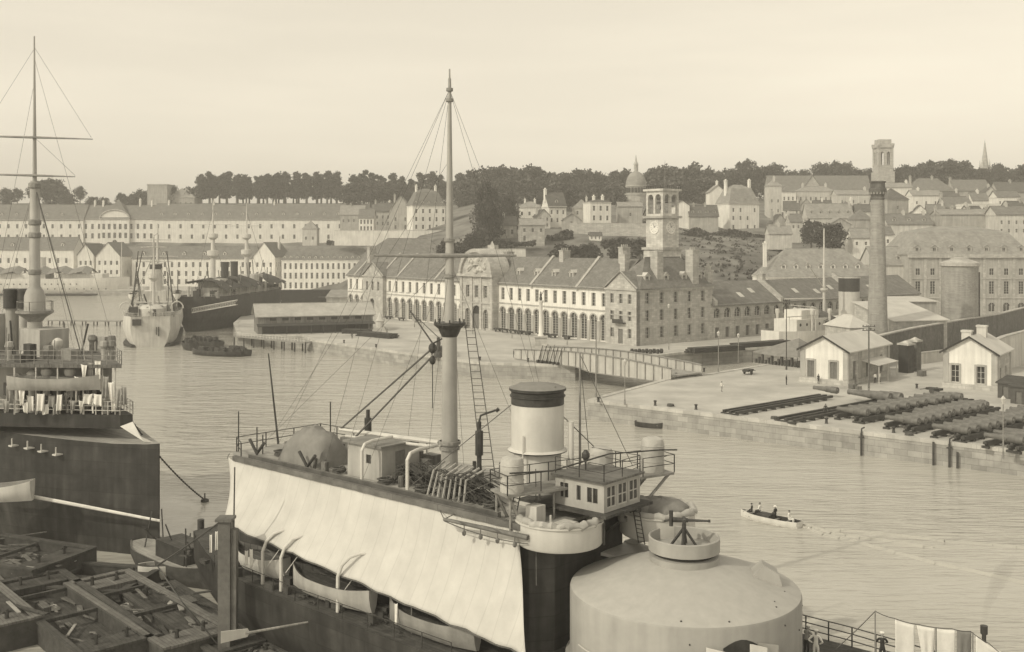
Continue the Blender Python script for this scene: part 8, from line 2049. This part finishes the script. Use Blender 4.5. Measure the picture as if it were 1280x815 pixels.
# after end of the turret ship: low pale deck with clutter and a white skiff
q = P(205, 690, WZ); o = open_boat('harbour_launch', 'grey decked launch lying under the stern of the turret ship', 'launch', P(222, 716, WZ), ang((.72, -.69)), 13, 4.2, 1.5, [M_DARK, M_WOODL, M_WOOD], thw=0, deck=-.1)
b = MB(); b.box(-1.5, -1.2, 1.3, 3.2, 1.2, 2.8); b.cyl((3.8, 0, 1.2), (3.8, 0, 5.2), .3, .28, 10); b.build('cabin', M_WOODD, o)
R = random.Random(77); b = MB()
for k in range(8): x = R.uniform(-5, 5); b.cyl((x, R.uniform(-1.4, 1.4), 1.3), (x + R.uniform(-.2, .2), R.uniform(-1.4, 1.4), R.uniform(2.6, 5.2)), .06, n=5)
b.build_each('stanchion', M_WOODD, o)
open_boat('skiff', 'small white skiff with pale bottom boards beside the dark launch', 'boat', P(208, 727, WZ) + Vector((0, .3, .6)), ang((.95, .3)), 4.6, 1.7, .8, [M_HULLW, M_WOODL, M_HULLW], thw=2)
for i, (px, py, w_, h_) in enumerate(((269, 664, 3.2, 24), (276, 664, 3, 44), (262, 668, 3, 26))):
    cloth('washing_cloth', ['long white garment hanging just beside the big mooring post', 'white garment hanging second from the big mooring post', 'white garment hanging farthest from the big mooring post'][[1, 0, 2][i]], (Wd(px, py, 77), Wd(px + w_, py, 77), Wd(px + w_, py + h_, 77), Wd(px, py + h_, 77)), M_CLOTHW, 1, .05, 'washing', 'washing by the mooring post', 40 + i)
for i, (px, py, w_, h_) in enumerate(((306, 688, 4, 18), (312, 686, 4, 22), (493, 754, 4, 26))):
    cloth('washing_cloth', ['short white garment under the canvas hem by the first davit', 'longer white garment under the canvas hem by the first davit', 'white garment hanging from the hem between the pale boats'][i], (Wd(px, py, 70 if i < 2 else 61.5), Wd(px + w_, py, 70 if i < 2 else 61.5), Wd(px + w_, py + h_, 70 if i < 2 else 61.5), Wd(px, py + h_, 70 if i < 2 else 61.5)), M_CLOTHW, 1, .05, 'washing', 'washing under the canvas hem', 50 + i)
# long pale oar-like plank at the bottom
p0_, p1_ = Wd(276, 797, 62.0), Wd(394, 776, 66.0); o = thing('sweep_oar', 'long sweep oar with broad pale blade lying over the dark barge deck', 'oar', p0_.to_tuple(), 0)
e = (p1_ - p0_); b = MB(); b.tube([e * .25, e * .6, e], [.09, .08, .06], 6); b.build('loom', M_WOODL, o)
b = MB(); n = Vector((0, 0, .35)); b.raw([e * 0 - n, e * .27 - n * .7, e * .29, e * .27 + n * .7, e * 0 + n, *[v + Vector((0, .07, 0)) for v in (e * 0 - n, e * .27 - n * .7, e * .29, e * .27 + n * .7, e * 0 + n)]], [(0, 1, 2, 3, 4), (9, 8, 7, 6, 5), (0, 5, 6, 1), (1, 6, 7, 2), (2, 7, 8, 3), (3, 8, 9, 4), (4, 9, 5, 0)]); b.build('blade', M_PAINT, o)
# ------------------------------------------------------------------ people: one skinned body each
BODY = {}
def body_mesh(key, pose, shirt, trousers, hat=None, fingers=False):
    if key in BODY: return BODY[key]
    J = {}
    def put(n, *c): J[n] = Vector(c)
    put('pelvis', 0, 0, .93); put('waist', 0, 0, 1.08); put('chest', 0, -.01, 1.28); put('neck0', 0, 0, 1.46); put('neck', 0, -.01, 1.52); put('head', 0, -.025, 1.63); put('crown', 0, -.02, 1.72)
    for s, k in ((-1, 'l'), (1, 'r')):
        put(k + 'sh', s * .175, 0, 1.42); put(k + 'el', s * .26, .02, 1.14); put(k + 'wr', s * .27, -.06, .90); put(k + 'ha', s * .265, -.09, .82)
        put(k + 'hip', s * .10, 0, .88); put(k + 'kn', s * .11, -.02, .49); put(k + 'an', s * .115, .02, .09); put(k + 'to', s * .13, -.15, .04)
    if pose == 'walk':
        J['lkn'] += Vector((0, -.18, 0)); J['lan'] += Vector((0, -.26, .02)); J['lto'] += Vector((0, -.26, .03)); J['rkn'] += Vector((0, .05, 0)); J['ran'] += Vector((0, .25, .05)); J['rto'] += Vector((0, .24, .02))
        J['rwr'] += Vector((0, -.16, .02)); J['rha'] += Vector((0, -.2, .04)); J['lwr'] += Vector((0, .14, .02)); J['lha'] += Vector((0, .16, .02))
    if pose == 'sit':
        for k in ('l', 'r'):
            J[k + 'kn'] = Vector((J[k + 'hip'].x * 1.3, -.42, .93)); J[k + 'an'] = Vector((J[k + 'hip'].x * 1.3, -.44, .50)); J[k + 'to'] = Vector((J[k + 'hip'].x * 1.4, -.6, .46))
            J[k + 'wr'] = Vector((J[k + 'sh'].x * .9, -.26, 1.06)); J[k + 'ha'] = Vector((J[k + 'sh'].x * .8, -.34, 1.05)); J[k + 'el'] += Vector((0, -.02, .02))
    if pose == 'lean':
        for n in ('chest', 'neck0', 'neck', 'head', 'crown', 'lsh', 'rsh'): J[n] += Vector((0, -.12 * (J[n].z - 1.0) * 2, -.02))
        for k, s in (('l', -1), ('r', 1)): J[k + 'el'] = Vector((s * .3, -.22, 1.2)); J[k + 'wr'] = Vector((s * .2, -.42, 1.12)); J[k + 'ha'] = Vector((s * .18, -.5, 1.1))
    if pose == 'akimbo':
        for k, s in (('l', -1), ('r', 1)): J[k + 'el'] = Vector((s * .40, .10, 1.17)); J[k + 'wr'] = Vector((s * .22, -.02, 1.02)); J[k + 'ha'] = Vector((s * .16, -.06, .99))
    E = [('pelvis', 'waist'), ('waist', 'chest'), ('chest', 'neck0'), ('neck0', 'neck'), ('neck', 'head'), ('head', 'crown')]
    for k in 'lr': E += [('neck0', k + 'sh'), (k + 'sh', k + 'el'), (k + 'el', k + 'wr'), (k + 'wr', k + 'ha'), ('pelvis', k + 'hip'), (k + 'hip', k + 'kn'), (k + 'kn', k + 'an'), (k + 'an', k + 'to')]
    rad = {'pelvis': (.155, .115), 'waist': (.14, .105), 'chest': (.165, .12), 'neck0': (.085, .075), 'neck': (.055, .06), 'head': (.082, .098), 'crown': (.062, .07)}
    for k in 'lr': rad.update({k + 'sh': (.072, .072), k + 'el': (.05, .05), k + 'wr': (.032, .038), k + 'ha': (.028, .042), k + 'hip': (.095, .095), k + 'kn': (.066, .066), k + 'an': (.048, .055), k + 'to': (.045, .035)})
    if fingers:
        for k, s in (('l', -1), ('r', 1)):
            d = (J[k + 'ha'] - J[k + 'wr']).normalized(); side = Vector((0, 1, 0)) if abs(d.y) < .6 else Vector((1, 0, 0))
            side = (side - d * side.dot(d)).normalized(); pal = d.cross(side)
            for f, (o_, ln) in enumerate(((-.03, .065), (-.01, .08), (.011, .075), (.03, .06))):
                a, c = k + 'f%da' % f, k + 'f%db' % f
                J[a] = J[k + 'ha'] + d * (.03 + ln * .5) + side * o_; J[c] = J[k + 'ha'] + d * (.03 + ln * .9) + side * o_ + pal * .02
                rad[a] = rad[c] = (.0095, .0095); E += [(k + 'ha', a), (a, c)]
            J[k + 'ta'] = J[k + 'wr'] + d * .05 + side * -.055; J[k + 'tb'] = J[k + 'wr'] + d * .095 + side * -.06 + pal * .015
            rad[k + 'ta'] = rad[k + 'tb'] = (.011, .011); E += [(k + 'ha', k + 'ta'), (k + 'ta', k + 'tb')]
    names = list(J); me = bpy.data.meshes.new('sk'); me.from_pydata([J[n] for n in names], [(names.index(a), names.index(c)) for a, c in E], [])
    o = bpy.data.objects.new('sk', me); COL.objects.link(o)
    md = o.modifiers.new('skin', 'SKIN'); md.use_smooth_shade = True; md.branch_smoothing = .6
    for i, n in enumerate(names):
        me.skin_vertices[0].data[i].radius = rad[n]; me.skin_vertices[0].data[i].use_root = (n == 'pelvis')
    s2 = o.modifiers.new('sub', 'SUBSURF'); s2.levels = 2 if fingers else 1
    dg = bpy.context.evaluated_depsgraph_get(); out = bpy.data.meshes.new_from_object(o.evaluated_get(dg)); bpy.data.objects.remove(o)
    out.name = 'body'
    segs = [(J[a], J[c], a, c) for a, c in E]
    def mid_(p):
        best = None
        for a, c, na, nc in segs:
            ab = c - a; u = max(0, min(1, (p - a).dot(ab) / max(ab.length_squared, 1e-9))); dd = (p - (a + ab * u)).length
            if best is None or dd < best[0]: best = (dd, na, nc, u)
        _, na, nc, u = best
        if nc in ('head', 'crown', 'neck') or na in ('lwr', 'rwr', 'lha', 'rha') or na[:2] in ('lf', 'rf', 'lt', 'rt'): return 2
        if nc[1:] in ('kn', 'an') or nc[1:] == 'hip' or (na == 'pelvis' and u < .35): return 1
        if nc[1:] == 'to': return 3
        return 0
    out.materials.clear()
    for m_ in (shirt, trousers, M_SKIN, M_CLOTHD): out.materials.append(m_)
    for p in out.polygons: p.material_index = mid_(p.center)
    # face: brow, eyes, nose, mouth and ears as small details joined to the same mesh
    bm = bmesh.new(); bm.from_mesh(out); h = J['head']
    def lump(c, r, mi):
        q = bmesh.ops.create_icosphere(bm, subdivisions=1, radius=r, matrix=Matrix.Translation(c))
        for f in {f for v in q['verts'] for f in v.link_faces}: f.material_index = mi
    lump(h + Vector((0, -.105, 0)), .017, 2)
    for s in (-1, 1): lump(h + Vector((s * .032, -.088, .022)), .012, 3); lump(h + Vector((s * .088, .0, .005)), .022, 2)
    lump(h + Vector((0, -.09, -.05)), .014, 3)
    bm.to_mesh(out); bm.free()
    out.polygons.foreach_set('use_smooth', [True] * len(out.polygons))
    # headgear
    hm = MB(); c = J['crown'] + Vector((0, .0, -.035))
    if hat == 'straw': hm.lathe([(.17, 0), (.17, .02), (.095, .025), (.09, .10), (.01, .11)], c, 14)
    elif hat == 'beret': hm.lathe([(.09, 0), (.095, .03), (.13, .05), (.12, .08), (.01, .09)], c, 14)
    else: hm.lathe([(.096, -.03), (.098, .01), (.075, .05), (.01, .075)], c, 12)
    BODY[key] = (out, hm, {'straw': M_CLOTHW, 'beret': M_CLOTHW}.get(hat, M_CLOTHD), 'hat' if hat else 'hair')
    return BODY[key]
HATM = {}
def person(label, q, rz, key, pose, shirt, trousers, hat=None, fingers=False, s=1.0, group=None):
    me, hm, hmat, nm = body_mesh(key, pose, shirt, trousers, hat, fingers)
    o = tag(link('person', me, None, q, rz), label, 'person', group); o.scale = (s, s, s)
    if key not in HATM:
        k = hm.build(nm, hmat, o, smooth=True); HATM[key] = k
    else:
        k = HATM[key].copy(); COL.objects.link(k); k.parent = o
    return o
W_, D_, G_ = M_CLOTHW, M_CLOTHD, M_CLOTHG

person('person in white working rig and pale cap standing at the rail beside the turret', Vector(((1020 - CX) / F * 57.2, 57.2, DKZ)), 2.6, 'sw', 'akimbo', W_, W_, 'beret', True)
person('person in dark cap half hidden behind the white clad sailor by the turret', Vector(((1008 - CX) / F * 57.9, 57.9, DKZ)), 2.2, 'sd', 'lean', G_, D_, 'beret', True, .99)
person('person in dark jacket and white cap leaning beside the hung washing', Vector(((1103 - CX) / F * 56.6, 56.6, DKZ + .05)), 2.9, 'sl', 'lean', D_, D_, 'beret', True, 1.0)
for k, (px, d_, key, pose, sh, tr, hat) in enumerate(GAL):
    person(['person in white rig standing at the gallery rail of the black warship', 'person in dark clothes standing on the black warship gallery, nearest the picture edge', 'person in white shirt and dark trousers leaning on the black warship gallery', 'person in dark clothes standing amid the washing of the black warship gallery', 'person in white rig walking near the pointed end of the black warship gallery'][k],
           Vector(((px - CX) / F * d_, d_, GALZ)), .6 * k - 1, 'g' + pose + sh.name + tr.name, pose, sh, tr, hat)
# sailors in the pinnace
RBm = Matrix.Translation(RB.location) @ Matrix.Rotation(RB.rotation_euler.z, 4, 'Z')
for (x, y, z, rz, key, pose, sh, tr, hat, lab) in ((1.15, -.1, -.42, 1.6, 'bw', 'sit', W_, D_, None, 'person in white shirt with bare dark head sitting amidships in the pinnace'),
        (1.9, .2, -.55, 1.9, 'bd', 'sit', D_, D_, None, 'person in dark clothes crouching forward in the pinnace'),
        (-.7, .1, -.38, 1.5, 'bh', 'sit', D_, D_, 'straw', 'person in dark jacket and broad white hat sitting upright in the pinnace'),
        (-2.1, -.1, -.6, -1.4, 'bs', 'sit', W_, W_, None, 'person in white sitting low at the stern of the pinnace')):
    person(lab, RBm @ Vector((x, y, z + .35)), RB.rotation_euler.z + rz, key, pose, sh, tr, hat)
# people on the quays
for px, py, key, pose, sh, tr, hat, rz, lab in ((902, 490, 'q1', 'walk', W_, G_, None, .5, 'person in pale jacket walking on the open quay below the bridge end'),
        (983, 481, 'q2', 'stand', D_, D_, 'cap', 1.0, 'person in black standing alone left of the shuttered quay house'),
        (1023, 480, 'q3', 'stand', D_, D_, None, 2.2, 'person in black standing close before the shuttered quay house door'),
        (1086, 498, 'q4', 'walk', G_, D_, None, 1.2, 'person in grey walking past the telegraph pole by the gun rows'),
        (1094, 478.5, 'q5', 'stand', W_, D_, None, .2, 'person in white shirt under the canopy of the quay house, left one'),
        (1100, 477.5, 'q6', 'stand', W_, G_, None, .9, 'person in white shirt under the canopy of the quay house, right one'),
        (1032, 520, 'q7', 'stand', D_, D_, None, .0, 'person in dark clothes standing between bare skid and quay edge'),
        (642, 447, 'q8', 'stand', D_, D_, None, 1.5, 'person in black at the left end of the swing bridge'),
        (606, 414, 'q9', 'walk', G_, D_, None, 1.5, 'person walking before the big arched portal'),
        (1070, 481, 'q10', 'stand', G_, G_, None, 2.0, 'person in grey near the corner of the shuttered quay house'),
        (693, 441, 'q11', 'walk', D_, D_, None, 1.0, 'person in dark clothes walking right of the memorial column'),
        (440, 424, 'q12', 'walk', D_, D_, None, .6, 'person in dark clothes near the squat monument on the left quay')):
    person(lab, P(px, py), rz, pose + str(sh.name) + str(tr.name), pose, sh, tr, None)
